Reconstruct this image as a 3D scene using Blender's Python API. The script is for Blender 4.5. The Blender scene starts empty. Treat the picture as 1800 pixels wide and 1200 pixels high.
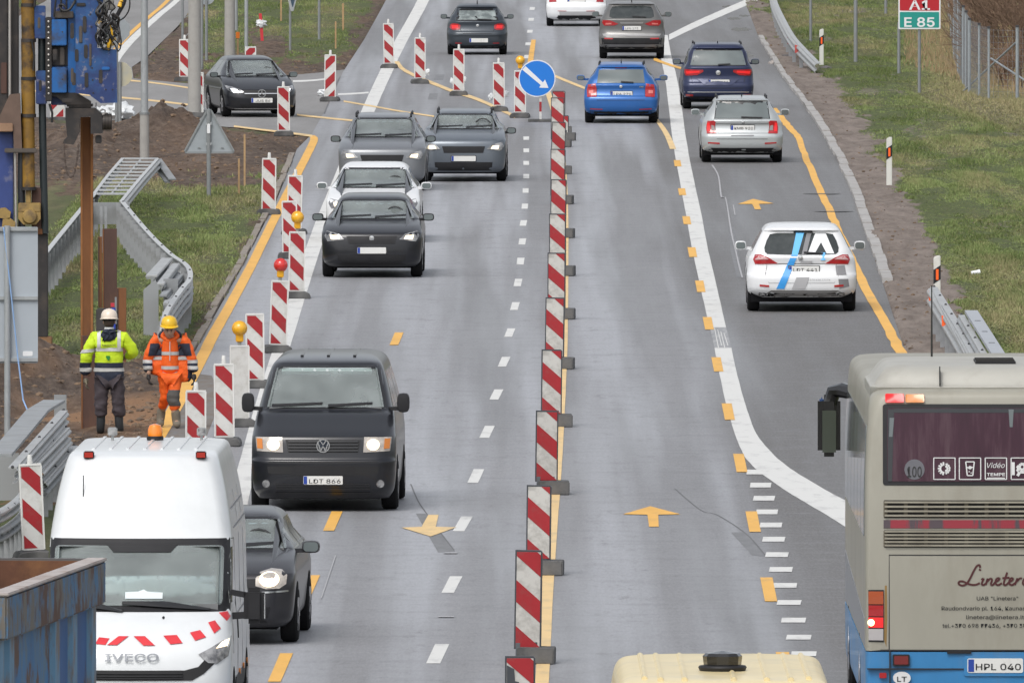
import bpy, bmesh, math, random
import numpy as np
from mathutils import Vector, Matrix
from mathutils.bvhtree import BVHTree

random.seed(7)
rng = np.random.default_rng(7)
R = math.radians
SC = bpy.context.scene
COL = SC.collection

# ------------------------------------------------------------------ camera, sky, sun, exposure
FPX = 33000.0                 # focal length in photo pixels (1800 wide): a long telephoto from an overpass
PITCH = math.atan(1218.0 / FPX)
HC = 11.39
cam_d = bpy.data.cameras.new('camera')
cam_d.sensor_width = 36.0
cam_d.lens = 36.0 * FPX / 1800.0
cam_d.clip_start = 1.0
cam_d.clip_end = 9000.0
cam = bpy.data.objects.new('camera', cam_d)
COL.objects.link(cam)
cam.location = (0, 0, HC)
cam.rotation_euler = (math.pi / 2 - PITCH, 0, 0)
SC.camera = cam

SUN_EL, SUN_AZ = 52.0, 205.0      # high pale sun behind thick cloud, over the camera's shoulder
world = bpy.data.worlds.new('World')
SC.world = world
world.use_nodes = True
wn = world.node_tree
wn.nodes.clear()
w_out = wn.nodes.new('ShaderNodeOutputWorld')
w_bg = wn.nodes.new('ShaderNodeBackground')
w_sky = wn.nodes.new('ShaderNodeTexSky')
w_sky.sky_type = 'NISHITA'
w_sky.sun_disc = False
w_sky.sun_elevation = R(SUN_EL)
w_sky.sun_rotation = R(SUN_AZ)
w_sky.air_density = 1.0
w_sky.dust_density = 3.5
w_hsv = wn.nodes.new('ShaderNodeHueSaturation')
w_hsv.inputs['Saturation'].default_value = 0.28
w_bg.inputs['Strength'].default_value = 0.13
wn.links.new(w_sky.outputs[0], w_hsv.inputs['Color'])
wn.links.new(w_hsv.outputs[0], w_bg.inputs['Color'])
wn.links.new(w_bg.outputs[0], w_out.inputs['Surface'])

sun_d = bpy.data.lights.new('sun', 'SUN')
sun_d.energy = 0.8
sun_d.angle = R(25)
sun_d.color = (1.0, 0.97, 0.93)
sun = bpy.data.objects.new('sun', sun_d)
COL.objects.link(sun)
az = R(SUN_AZ)
sdir = Vector((math.sin(az) * math.cos(R(SUN_EL)), math.cos(az) * math.cos(R(SUN_EL)), math.sin(R(SUN_EL))))
sun.rotation_euler = sdir.to_track_quat('Z', 'Y').to_euler()

SC.view_settings.view_transform = 'Standard'
SC.view_settings.look = 'None'
SC.view_settings.gamma = 1.0
SC.view_settings.use_curve_mapping = False
SC.view_settings.exposure = 0.54
SC.render.engine = 'CYCLES'
SC.cycles.use_denoising = True
SC.cycles.max_bounces = 6
SC.cycles.diffuse_bounces = 3
SC.cycles.glossy_bounces = 3

# ------------------------------------------------------------------ photograph pixel -> place on the ground
CP, SP = math.cos(PITCH), math.sin(PITCH)


def G(px, py, z=0.0):
    """the point of height z that stands at this place of the photograph"""
    u, v = (px - 900.0) / FPX, (600.0 - py) / FPX
    dz = -SP + v * CP
    dy = CP + v * SP
    t = (z - HC) / dz
    return Vector((u * t, dy * t, z))


def S(py):
    """photo pixels per metre for something standing on the ground at this row"""
    return (py + 618.0) / 11.4


def to_px(X, Y, Z):
    d = Y * CP - (Z - HC) * SP
    up = Y * SP + (Z - HC) * CP
    return 900.0 + FPX * X / d, 600.0 - FPX * up / d


# ------------------------------------------------------------------ materials
MATS = {}


def mat(name, col, rough=0.6, metal=0.0, var=0.0, vscale=3.0, col2=None, mix=(0.4, 0.6), mscale=2.0, bump=0.0, bscale=20.0,
        spec=0.5, coat=0.0, emit=None, estr=0.0, stretch=(1, 1, 1), detail=6, dirt=None, dscale=1.5, damt=(0.45, 0.7)):
    """a Principled material whose colour varies by noise in the thing's own coordinates"""
    if name in MATS:
        return MATS[name]
    m = bpy.data.materials.new(name)
    m.use_nodes = True
    nt = m.node_tree
    N, L = nt.nodes, nt.links
    b = N['Principled BSDF']
    b.inputs['Base Color'].default_value = (*col, 1)
    b.inputs['Roughness'].default_value = rough
    b.inputs['Metallic'].default_value = metal
    b.inputs['Specular IOR Level'].default_value = spec
    b.inputs['Coat Weight'].default_value = coat
    b.inputs['Coat Roughness'].default_value = 0.06
    if emit:
        b.inputs['Emission Color'].default_value = (*emit, 1)
        b.inputs['Emission Strength'].default_value = estr
    tc = N.new('ShaderNodeTexCoord')
    mp = N.new('ShaderNodeMapping')
    mp.inputs['Scale'].default_value = stretch
    L.new(tc.outputs['Object'], mp.inputs['Vector'])
    cur = None

    def noise(scale, det=detail):
        n = N.new('ShaderNodeTexNoise')
        n.inputs['Scale'].default_value = scale
        n.inputs['Detail'].default_value = det
        n.inputs['Roughness'].default_value = 0.65
        L.new(mp.outputs[0], n.inputs['Vector'])
        return n

    def mixc(fac, a, bb):
        x = N.new('ShaderNodeMix')
        x.data_type = 'RGBA'
        L.new(fac, x.inputs['Factor'])
        for sock, val in ((x.inputs[6], a), (x.inputs[7], bb)):
            if isinstance(val, tuple):
                sock.default_value = (*val, 1)
            else:
                L.new(val, sock)
        return x.outputs[2]

    def ramp(src, lo, hi):
        r = N.new('ShaderNodeMapRange')
        r.inputs['From Min'].default_value = lo
        r.inputs['From Max'].default_value = hi
        L.new(src, r.inputs['Value'])
        return r.outputs[0]

    if var > 0:
        f = ramp(noise(vscale).outputs['Fac'], 0.3, 0.7)
        cur = mixc(f, tuple(c * (1 - var) for c in col), tuple(min(1, c * (1 + var)) for c in col))
    if col2:
        f = ramp(noise(mscale).outputs['Fac'], *mix)
        cur = mixc(f, cur if cur is not None else col, col2)
    if dirt:
        f = ramp(noise(dscale, 8).outputs['Fac'], *damt)
        cur = mixc(f, cur if cur is not None else col, dirt)
    if cur is not None:
        L.new(cur, b.inputs['Base Color'])
    if bump > 0:
        bn = N.new('ShaderNodeBump')
        bn.inputs['Strength'].default_value = 1.0
        bn.inputs['Distance'].default_value = bump
        L.new(noise(bscale).outputs['Fac'], bn.inputs['Height'])
        L.new(bn.outputs[0], b.inputs['Normal'])
    MATS[name] = m
    return m


# ------------------------------------------------------------------ objects
def tag(o, label=None, cat=None, group=None, kind=None):
    if label:
        o['label'] = label
    if cat:
        o['category'] = cat
    if group:
        o['group'] = group
    if kind:
        o['kind'] = kind
    return o


def thing(name, label, cat, loc=(0, 0, 0), rz=0.0, group=None, rx=0.0, ry=0.0):
    o = bpy.data.objects.new(name, None)
    COL.objects.link(o)
    o.empty_display_size = 0.2
    o.location = loc
    o.rotation_euler = (rx, ry, rz)
    return tag(o, label, cat, group)


def link(name, me, parent=None, material=None):
    o = bpy.data.objects.new(name, me)
    COL.objects.link(o)
    if parent is not None:
        o.parent = parent
    if material is not None and not me.materials:
        me.materials.append(material)
    return o


def copy_tree(o, parent=None):
    c = o.copy()
    COL.objects.link(c)
    c.parent = parent
    for ch in list(o.children):
        copy_tree(ch, c)
    return c


class MB:
    """collects shapes for one mesh"""

    def __init__(self):
        self.v, self.f = [], []

    def add(self, vs, fs):
        n = len(self.v)
        self.v += [tuple(p) for p in vs]
        self.f += [tuple(i + n for i in f) for f in fs]
        return self

    def box(self, c, s, rot=None):
        hx, hy, hz = s[0] / 2, s[1] / 2, s[2] / 2
        P = [Vector((x, y, z)) for z in (-hz, hz) for y in (-hy, hy) for x in (-hx, hx)]
        if rot is not None:
            P = [rot @ p for p in P]
        c = Vector(c)
        return self.add([p + c for p in P], [(0, 2, 3, 1), (4, 5, 7, 6), (0, 1, 5, 4), (2, 6, 7, 3), (0, 4, 6, 2), (1, 3, 7, 5)])

    def bar(self, a, b, w, h=None, up=(0, 0, 1)):
        a, b = Vector(a), Vector(b)
        d = b - a
        L_ = d.length
        if L_ < 1e-6:
            return self
        y = d.normalized()
        x = y.cross(Vector(up))
        if x.length < 1e-4:
            x = y.cross(Vector((0, 1, 0)))
        x.normalize()
        z = x.cross(y)
        m = Matrix((x, y, z)).transposed()
        return self.box((a + b) / 2, (w, L_, h or w), m)

    def tube(self, pts, r, n=8, cap=True):
        pts = [Vector(p) for p in pts]
        rs = r if isinstance(r, (list, tuple)) else [r] * len(pts)
        rings = []
        prev = None
        for i, p in enumerate(pts):
            a = pts[max(0, i - 1)]
            b = pts[min(len(pts) - 1, i + 1)]
            t = (b - a).normalized()
            if prev is None:
                x = t.orthogonal().normalized()
            else:
                x = (prev - t * prev.dot(t))
                x = x.normalized() if x.length > 1e-6 else t.orthogonal().normalized()
            prev = x
            y = t.cross(x)
            rings.append([p + (x * math.cos(2 * math.pi * k / n) + y * math.sin(2 * math.pi * k / n)) * rs[i] for k in range(n)])
        vs = [q for rg in rings for q in rg]
        fs = []
        for i in range(len(pts) - 1):
            for k in range(n):
                k2 = (k + 1) % n
                fs.append((i * n + k, i * n + k2, (i + 1) * n + k2, (i + 1) * n + k))
        if cap:
            fs.append(tuple(reversed(range(n))))
            fs.append(tuple((len(pts) - 1) * n + k for k in range(n)))
        return self.add(vs, fs)

    def cyl(self, a, b, r0, r1=None, n=16):
        return self.tube([a, b], [r0, r0 if r1 is None else r1], n)

    def lathe(self, prof, n=20, c=(0, 0, 0), axis='z'):
        vs, fs = [], []
        for r, h in prof:
            for k in range(n):
                a = 2 * math.pi * k / n
                x, y = r * math.cos(a), r * math.sin(a)
                p = (x, y, h) if axis == 'z' else ((x, h, y) if axis == 'y' else (h, x, y))
                vs.append((p[0] + c[0], p[1] + c[1], p[2] + c[2]))
        for i in range(len(prof) - 1):
            for k in range(n):
                k2 = (k + 1) % n
                fs.append((i * n + k, i * n + k2, (i + 1) * n + k2, (i + 1) * n + k))
        fs.append(tuple(range(n)))
        fs.append(tuple((len(prof) - 1) * n + k for k in range(n)))
        return self.add(vs, fs)

    def prism(self, poly, y0, y1, axis='y'):
        """polygon in (x,z) pushed from y0 to y1 (axis y), or (x,y) pushed in z, or (y,z) pushed in x"""
        n = len(poly)

        def P(p, d):
            return (p[0], d, p[1]) if axis == 'y' else ((p[0], p[1], d) if axis == 'z' else (d, p[0], p[1]))
        vs = [P(p, y0) for p in poly] + [P(p, y1) for p in poly]
        fs = [tuple(range(n)), tuple(reversed(range(n, 2 * n)))]
        for i in range(n):
            j = (i + 1) % n
            fs.append((i, i + n, j + n, j))
        return self.add(vs, fs)

    def mesh(self, name):
        me = bpy.data.meshes.new(name)
        me.from_pydata(self.v, [], self.f)
        bm = bmesh.new()
        bm.from_mesh(me)
        bmesh.ops.recalc_face_normals(bm, faces=bm.faces)
        bm.to_mesh(me)
        bm.free()
        return me

    def build(self, name, material, parent=None, smooth=False, bevel=0.0, ang=35):
        me = self.mesh(name)
        if bevel > 0:
            bm = bmesh.new()
            bm.from_mesh(me)
            bmesh.ops.remove_doubles(bm, verts=bm.verts, dist=1e-5)
            ed = [e for e in bm.edges if len(e.link_faces) == 2 and e.calc_face_angle(0) > R(30)]
            bmesh.ops.bevel(bm, geom=ed, offset=bevel, segments=2, affect='EDGES', clamp_overlap=True)
            bm.to_mesh(me)
            bm.free()
            smooth = True
        if smooth:
            smooth_mesh(me, ang)
        return link(name, me, parent, material)


def smooth_mesh(me, ang=35):
    me.polygons.foreach_set('use_smooth', [True] * len(me.polygons))
    bm = bmesh.new()
    bm.from_mesh(me)
    lim = R(ang)
    for e in bm.edges:
        e.smooth = not (len(e.link_faces) != 2 or e.calc_face_angle(0) > lim)
    bm.to_mesh(me)
    bm.free()


def rrect(x0, z0, x1, z1, r, n=4):
    """rounded rectangle, counter-clockwise"""
    r = min(r, abs(x1 - x0) / 2 - 1e-4, abs(z1 - z0) / 2 - 1e-4)
    out = []
    for cx, cz, a0 in ((x1 - r, z0 + r, -90), (x1 - r, z1 - r, 0), (x0 + r, z1 - r, 90), (x0 + r, z0 + r, 180)):
        for k in range(n + 1):
            a = R(a0 + 90 * k / n)
            out.append((cx + r * math.cos(a), cz + r * math.sin(a)))
    return out


def circ(cx, cz, r, n=20, rz=None):
    rz = rz or r
    return [(cx + r * math.cos(2 * math.pi * k / n), cz + rz * math.sin(2 * math.pi * k / n)) for k in range(n)]


def clip_poly(poly, x0, z0, x1, z1):
    def cut(ps, inside, inter):
        out = []
        for i in range(len(ps)):
            a, b = ps[i - 1], ps[i]
            ia, ib = inside(a), inside(b)
            if ib:
                if not ia:
                    out.append(inter(a, b))
                out.append(b)
            elif ia:
                out.append(inter(a, b))
        return out

    def at(i, v):
        def f(a, b):
            t = (v - a[i]) / (b[i] - a[i])
            return (a[0] + t * (b[0] - a[0]), a[1] + t * (b[1] - a[1]))
        return f
    for i, v, s in ((0, x0, 1), (0, x1, -1), (1, z0, 1), (1, z1, -1)):
        if not poly:
            return []
        poly = cut(poly, lambda p: (p[i] - v) * s >= 0, at(i, v))
    return poly


# ------------------------------------------------------------------ lettering
FONTS = {}


def font(kind):
    if kind in FONTS:
        return FONTS[kind]
    f = None
    try:
        import os
        d = bpy.utils.system_resource('DATAFILES', path='fonts')
        p = os.path.join(d, {'sans': 'Inter.woff2', 'mono': 'DejaVuSansMono.woff2'}[kind])
        f = bpy.data.fonts.load(p)
    except Exception:
        f = None
    FONTS[kind] = f
    return f


def text_geo(s, cap, width=None, kind='sans', bold=0.0, shear=0.0, space=1.0, align='CENTER'):
    """text as 2-D triangles: capital height cap, squeezed to width when given"""
    cu = bpy.data.curves.new('lettering', 'FONT')
    cu.body = s
    cu.size = 1.0
    cu.shear = shear
    cu.offset = bold
    cu.space_character = space
    cu.align_x = 'LEFT'
    cu.resolution_u = 3
    if font(kind):
        cu.font = font(kind)
    o = bpy.data.objects.new('lettering', cu)
    COL.objects.link(o)
    dg = bpy.context.evaluated_depsgraph_get()
    me = bpy.data.meshes.new_from_object(o.evaluated_get(dg))
    vs = [(v.co.x, v.co.y) for v in me.vertices]
    fs = [tuple(p.vertices) for p in me.polygons]
    bpy.data.objects.remove(o)
    bpy.data.curves.remove(cu)
    bpy.data.meshes.remove(me)
    if not vs:
        return [], []
    xs = [v[0] for v in vs]
    k = cap / 0.727
    kx = k
    if width:
        kx = width / (max(xs) - min(xs))
    cx = {'CENTER': (max(xs) + min(xs)) / 2, 'LEFT': min(xs), 'RIGHT': max(xs)}[align]
    return [((x - cx) * kx, y * k) for x, y in vs], fs


def lettering(name, s, cap, place, material, parent, width=None, depth=0.003, **kw):
    """place maps a 2-D text point (u to the right, v up) and a height above the surface to 3-D"""
    vs, fs = text_geo(s, cap, width, **kw)
    n = len(vs)
    bm = bmesh.new()
    bv = [bm.verts.new(place(u, v, depth)) for u, v in vs]
    for f in fs:
        try:
            bm.faces.new([bv[i] for i in f])
        except ValueError:
            pass
    me = bpy.data.meshes.new(name)
    bm.to_mesh(me)
    bm.free()
    return link(name, me, parent, material)

# ------------------------------------------------------------------ the ground
ROAD = [(960, 1900), (300, 1900), (200, 1300), (245, 800), (330, 640), (425, 470), (487, 350), (522, 262), (548, 236),
        (585, 170), (602, 128), (640, 70), (668, 20), (700, -40), (740, -120), (800, -260), (1150, -260), (1250, -120), (1290, -40), (1318, 25),
        (1335, 70), (1372, 130), (1412, 180), (1448, 235), (1496, 330), (1530, 430), (1572, 560), (1640, 760), (1760, 1100), (2000, 1900)]
SIDE = [(100, 136), (235, 138), (340, 148), (470, 136), (560, 128), (610, 122), (700, 128), (700, 240), (520, 238), (410, 224), (235, 212), (60, 206), (-200, 200), (-200, 140)]
FAR = [(-120, 140), (235, 140), (232, 118), (258, 100), (313, 46), (372, -30), (420, -120), (200, -120), (120, -20), (-60, 80)]


def poly_sdf(poly, x, y):
    """signed distance in photo pixels, negative inside (numpy)"""
    d = np.full(x.shape, 1e9)
    inside = np.zeros(x.shape, bool)
    n = len(poly)
    for i in range(n):
        ax, ay = poly[i]
        bx, by = poly[(i + 1) % n]
        ex, ey = bx - ax, by - ay
        t = np.clip(((x - ax) * ex + (y - ay) * ey) / (ex * ex + ey * ey + 1e-9), 0, 1)
        d = np.minimum(d, np.hypot(x - ax - t * ex, y - ay - t * ey))
        c = ((ay > y) != (by > y)) & (x < (bx - ax) * (y - ay) / (by - ay + 1e-12) + ax)
        inside ^= c
    return np.where(inside, -d, d)


def sstep(a, b, v):
    t = np.clip((v - a) / (b - a), 0, 1)
    return t * t * (3 - 2 * t)


def vnoise(x, y, seed=0):
    """smooth value noise, -1..1"""
    xi, yi = np.floor(x).astype(np.int64), np.floor(y).astype(np.int64)
    xf, yf = x - xi, y - yi
    xf, yf = xf * xf * (3 - 2 * xf), yf * yf * (3 - 2 * yf)

    def h(a, b):
        n = (a * 374761393 + b * 668265263 + seed * 974711) & 0xFFFFFFFF
        n = ((n ^ (n >> 13)) * 1274126177) & 0xFFFFFFFF
        return ((n ^ (n >> 16)) & 0xFFFF) / 32767.5 - 1
    return (h(xi, yi) * (1 - xf) + h(xi + 1, yi) * xf) * (1 - yf) + (h(xi, yi + 1) * (1 - xf) + h(xi + 1, yi + 1) * xf) * yf


def fbm(x, y, seed=0, octv=4):
    s, a = 0, 1.0
    for k in range(octv):
        s = s + a * vnoise(x * 2 ** k, y * 2 ** k, seed + k)
        a *= 0.55
    return s


SOIL = [
    [(1300, -60), (1345, 0), (1362, 30), (1400, 90), (1440, 115), (1500, 185), (1585, 320), (1640, 430), (1690, 560), (1760, 700), (2000, 1200), (1500, 1200), (1540, 560), (1480, 330), (1410, 190), (1310, 60)],
    [(-200, 205), (80, 210), (235, 205), (410, 222), (560, 240), (525, 300), (475, 322), (330, 320), (180, 330), (60, 345), (-200, 345)],
    [(-200, 642), (90, 634), (250, 625), (345, 622), (372, 640), (330, 720), (270, 830), (150, 870), (-200, 900)],
    [(225, 140), (232, 118), (258, 100), (313, 46), (345, 0), (350, 55), (345, 100), (300, 150)],
    [(345, 155), (330, 118), (420, 112), (520, 122), (600, 112), (655, 0), (690, -60), (720, -60), (600, 145)],
    [(440, 60), (500, 60), (505, 105), (440, 100)],
]
GREEN_BARE = [(85, 320), (330, 318), (480, 322), (470, 360), (440, 420), (400, 560), (330, 640), (240, 630), (240, 560), (300, 470)]


def ground_fields(X, Y):
    px, py = to_px(X, Y, 0.0)
    road = np.minimum(np.minimum(poly_sdf(ROAD, px, py), poly_sdf(SIDE, px, py)), poly_sdf(FAR, px, py))
    wob = fbm(X * 1.3, Y * 0.12, 3) * 17 + fbm(X * 5, Y * 0.6, 8, 3) * 12
    soil = np.zeros_like(px)
    for p in SOIL:
        soil = np.maximum(soil, 1 - sstep(-14, 14, poly_sdf(p, px, py) + wob))
    edge = 1 - sstep(0, 34, road + wob * 0.7)          # trampled strip along the asphalt
    soil = np.maximum(soil, 0.75 * edge)
    soil = np.maximum(soil, sstep(0.55, 0.95, fbm(X * 1.1 + 40, Y * 0.10, 21)) * 0.5)
    dry = np.clip(0.14 + 0.75 * fbm(X * 0.7, Y * 0.07, 33), 0, 1)
    dry = np.maximum(dry, sstep(1555, 1690, px + wob) * (1 - sstep(150, 215, py - (px - 1620) * 0.25)))
    z = np.zeros_like(px)
    out = sstep(0, 8, road)
    z += out * (0.02 + soil * (0.05 * fbm(X * 1.1, Y * 0.35, 5) + 0.03 * fbm(X * 4, Y * 1.2, 6)) + (1 - soil) * 0.03 * fbm(X * 0.8, Y * 0.2, 7))
    for (mx, my, sx, sy, h) in ((290, 240, 0.9, 8, 0.62), (385, 262, 0.6, 7, 0.38), (150, 262, 1.2, 9, 0.40), (470, 262, 0.4, 4, 0.12),
                                (40, 668, 1.0, 4.0, 0.55), (255, 668, 0.5, 3.0, 0.30), (-40, 690, 0.8, 6, 0.3)):
        c = G(mx, my)
        z += out * h * np.exp(-((X - c.x) / sx) ** 2 - ((Y - c.y) / sy) ** 2) * (1 + 0.35 * fbm(X * 2.2, Y * 0.5, 11))
    for (mx, my, sx, sy, h) in ((60, 715, 0.75, 3.0, 0.35), (220, 735, 0.5, 3.0, 0.10)):          # dug-out pit in front of the bank
        c = G(mx, my)
        z -= out * h * np.exp(-((X - c.x) / sx) ** 2 - ((Y - c.y) / sy) ** 2)
    # shallow ditch before the fence, rising ground behind it
    d = py - (170 + (px - 1640) * 0.36)
    z -= np.where(px > 1560, sstep(1560, 1640, px) * 0.16 * np.exp(-(d / 9.0) ** 2), 0)
    z += 3.4 * sstep(1725, 2120, px) * (1 - sstep(60, 150, py)) * sstep(-700, 20, py + 400)
    z = np.where(road < 0, -0.06, z)
    return z, soil, dry, road


rows = np.concatenate([np.array([-600, -560, -500, -440, -380, -320, -260, -200, -150, -110, -80, -60]), np.arange(-45, 900, 1.7), np.arange(900, 1300, 8), np.array([1400, 1600, 1900, 2600, 4000, 9000])])
t_ = HC / (SP + (rows - 600.0) / FPX * CP)
YS = t_ * (CP - (rows - 600.0) / FPX * SP)
YS = np.concatenate([[6000.0, 3000.0, 1500.0], YS[YS < 1400], [-30.0, -400.0]])
YS = np.unique(YS)
XS = np.concatenate([[-3000, -1200, -400, -150, -70, -40, -28, -22, -18.5], np.arange(-16.6, -3.0, 0.10), np.arange(-3.0, 6.0, 0.5), np.arange(6.0, 17.0, 0.10), [18.5, 22, 28, 40, 70, 150, 400, 1200, 3000]])
XX, YY = np.meshgrid(XS, YS)
inview = (YY > 150) & (YY < 1300) & (np.abs(XX) < 60)
ZZ, SO, DR, RD = ground_fields(XX.ravel(), np.maximum(YY.ravel(), 120))
ZZ = np.where(inview.ravel(), ZZ, -0.06)
nx, ny = len(XS), len(YS)
vco = np.column_stack([XX.ravel(), YY.ravel(), ZZ]).astype(np.float32)
ii = (np.arange(ny - 1)[:, None] * nx + np.arange(nx - 1)[None, :]).ravel()
quads = np.column_stack([ii, ii + 1, ii + nx + 1, ii + nx]).astype(np.int32)


def np_mesh(name, co, faces, k):
    me = bpy.data.meshes.new(name)
    me.vertices.add(len(co))
    me.vertices.foreach_set('co', np.ascontiguousarray(co, np.float32).ravel())
    me.loops.add(len(faces) * k)
    me.loops.foreach_set('vertex_index', np.ascontiguousarray(faces, np.int32).ravel())
    me.polygons.add(len(faces))
    me.polygons.foreach_set('loop_start', np.arange(0, len(faces) * k, k, dtype=np.int32))
    me.update(calc_edges=True)
    return me


def attr(me, name, vals):
    a = me.attributes.new(name, 'FLOAT', 'POINT')
    a.data.foreach_set('value', np.ascontiguousarray(vals, np.float32))


gm = np_mesh('ground', vco, quads, 4)
attr(gm, 'soil', SO)
attr(gm, 'dry', DR)
gm.polygons.foreach_set('use_smooth', [True] * len(gm.polygons))


def node_mat(name):
    m = bpy.data.materials.new(name)
    m.use_nodes = True
    nt = m.node_tree
    return m, nt.nodes, nt.links, nt.nodes['Principled BSDF']


class NT:
    """small helper for longer node graphs"""

    def __init__(self, name, coords='Object'):
        self.m, self.N, self.L, self.b = node_mat(name)
        self.tc = self.N.new('ShaderNodeTexCoord').outputs[coords]

    def noise(self, scale, stretch=(1, 1, 1), detail=6, rough=0.6):
        mp = self.N.new('ShaderNodeMapping')
        mp.inputs['Scale'].default_value = stretch
        self.L.new(self.tc, mp.inputs['Vector'])
        n = self.N.new('ShaderNodeTexNoise')
        n.inputs['Scale'].default_value = scale
        n.inputs['Detail'].default_value = detail
        n.inputs['Roughness'].default_value = rough
        self.L.new(mp.outputs[0], n.inputs['Vector'])
        return n.outputs['Fac']

    def attr(self, name):
        a = self.N.new('ShaderNodeAttribute')
        a.attribute_name = name
        return a.outputs['Fac']

    def ramp(self, src, lo, hi, a=0.0, b=1.0):
        r = self.N.new('ShaderNodeMapRange')
        for k, v in (('From Min', lo), ('From Max', hi), ('To Min', a), ('To Max', b)):
            r.inputs[k].default_value = v
        self.L.new(src, r.inputs['Value'])
        return r.outputs[0]

    def mix(self, f, a, b):
        x = self.N.new('ShaderNodeMix')
        x.data_type = 'RGBA'
        for s, v in ((x.inputs['Factor'], f), (x.inputs[6], a), (x.inputs[7], b)):
            if isinstance(v, tuple):
                s.default_value = (*v, 1)
            elif isinstance(v, (int, float)):
                s.default_value = v
            else:
                self.L.new(v, s)
        return x.outputs[2]

    def math(self, op, a, b=0.0):
        x = self.N.new('ShaderNodeMath')
        x.operation = op
        for s, v in ((x.inputs[0], a), (x.inputs[1], b)):
            if isinstance(v, (int, float)):
                s.default_value = v
            else:
                self.L.new(v, s)
        return x.outputs[0]

    def xyz(self):
        s = self.N.new('ShaderNodeSeparateXYZ')
        self.L.new(self.tc, s.inputs[0])
        return s.outputs

    def bump(self, src, dist):
        b = self.N.new('ShaderNodeBump')
        b.inputs['Distance'].default_value = dist
        self.L.new(src, b.inputs['Height'])
        self.L.new(b.outputs[0], self.b.inputs['Normal'])

    def done(self, col=None, rough=None, spec=0.5):
        for s, v in (('Base Color', col), ('Roughness', rough)):
            if v is None:
                continue
            if isinstance(v, (int, float)):
                self.b.inputs[s].default_value = v
            elif isinstance(v, tuple):
                self.b.inputs[s].default_value = (*v, 1)
            else:
                self.L.new(v, self.b.inputs[s])
        self.b.inputs['Specular IOR Level'].default_value = spec
        return self.m


g = NT('ground_soil_and_turf')
soil_a = g.mix(g.ramp(g.noise(0.9, (1, .25, 1), 8, .7), .35, .65), (.105, .076, .058), (.185, .145, .118))
soil_b = g.mix(g.ramp(g.noise(5, (1, .3, 1), 8, .75), .36, .62), soil_a, (.052, .036, .027))
gxyz = g.xyz()
soil_c = g.mix(g.math('MULTIPLY', g.ramp(g.noise(.35, (1, .2, 1), 3), .45, .60), g.ramp(gxyz[1], 295, 330, 1.0, .18)), soil_b, (.235, .135, .075))
# clay colour only on the left side where the pit is dug; the shoulder by the kerb is greyer
sx = g.xyz()
leftness = g.ramp(sx[0], -4.0, 2.0, 1.0, 0.0)
soil_r = g.mix(g.ramp(g.noise(2.2, (1, .2, 1), 8, .75), .35, .7), (.255, .215, .188), (.115, .092, .078))
soil_col = g.mix(leftness, soil_r, soil_c)
turf = g.mix(g.attr('dry'), (.085, .112, .040), (.20, .17, .095))
turf2 = g.mix(g.ramp(g.noise(4, (1, .3, 1), 8, .7), .35, .7), turf, (.075, .075, .040))
fac = g.math('ADD', g.attr('soil'), g.ramp(g.noise(7, (1, .4, 1), 6, .7), .3, .7, -.25, .25))
gcol = g.mix(g.ramp(fac, .35, .65), turf2, soil_col)
g.bump(g.noise(9, (1, .5, 1), 8, .7), 0.05)
ground = link('ground', gm, None, g.done(gcol, 0.95, 0.25))
tag(ground, 'grass verges, dug soil and bare earth on both sides of the road', 'ground', kind='structure')

# ------------------------------------------------------------------ asphalt
a = NT('asphalt')
axyz = a.xyz()
base = a.mix(a.ramp(a.noise(.5, (1, .06, 1), 5, .6), .3, .7), (.185, .186, .194), (.255, .257, .270))
newer = a.math('MULTIPLY', a.ramp(axyz[0], 2.9, 3.3), a.ramp(a.noise(.25, (1, .05, 1), 2), .3, .5, .6, 1.0))
base = a.mix(newer, base, (.118, .114, .112))
farther = a.ramp(axyz[1], 300, 430, 0.0, .45)  # sheen fading with distance painted in: colour darkens towards the far road
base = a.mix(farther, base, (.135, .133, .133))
lane = a.mix(a.math('MULTIPLY', a.ramp(a.noise(1.0, (1, .010, 1), 3, .5), .44, .62), a.math('SUBTRACT', 1.0, newer)), base, (.345, .354, .380))  # polished wheel tracks; their pale bluish tone also paints in the sky sheen
spots = a.mix(a.ramp(a.noise(3.2, (1, .18, 1), 8, .75), .55, .75), lane, (.150, .150, .155))
streak = a.mix(a.ramp(a.noise(2.6, (.35, .42, 1), 6, .7), .50, .72, 0, .38), spots, (.125, .126, .132))
streak2 = a.mix(a.ramp(a.noise(3.7, (.30, .55, 1), 6, .7), .52, .74, 0, .30), streak, (.33, .335, .35))
grain = a.mix(a.ramp(a.noise(26, (1, .075, 1), 3, .8), .36, .66, 0, .24), streak2, (.095, .095, .098))
mottle = a.mix(a.ramp(a.noise(31, (1, .08, 1), 3, .8), .42, .68, 0, .20), grain, (.37, .37, .375))
arough = a.ramp(a.noise(.9, (1, .02, 1), 4, .55), .35, .65, .44, .70)
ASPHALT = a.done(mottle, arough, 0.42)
a2 = NT('worn_asphalt')
b2 = a2.mix(a2.ramp(a2.noise(.8, (1, .1, 1), 6, .65), .3, .7), (.19, .185, .18), (.27, .265, .262))
b2 = a2.mix(a2.ramp(a2.noise(20, (1, .2, 1), 4, .8), .4, .75, 0, .4), b2, (.12, .118, .115))
ASPHALT2 = a2.done(b2, .72, .4)


def sheet(name, poly, z, material, parent=None):
    bm = bmesh.new()
    f = bm.faces.new([bm.verts.new(G(x, y, z)) for x, y in poly])
    bmesh.ops.triangulate(bm, faces=[f])
    bmesh.ops.recalc_face_normals(bm, faces=bm.faces)
    for f in bm.faces:
        if f.normal.z < 0:
            f.normal_flip()
    me = bpy.data.meshes.new(name)
    bm.to_mesh(me)
    bm.free()
    return link(name, me, parent, material)


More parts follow.
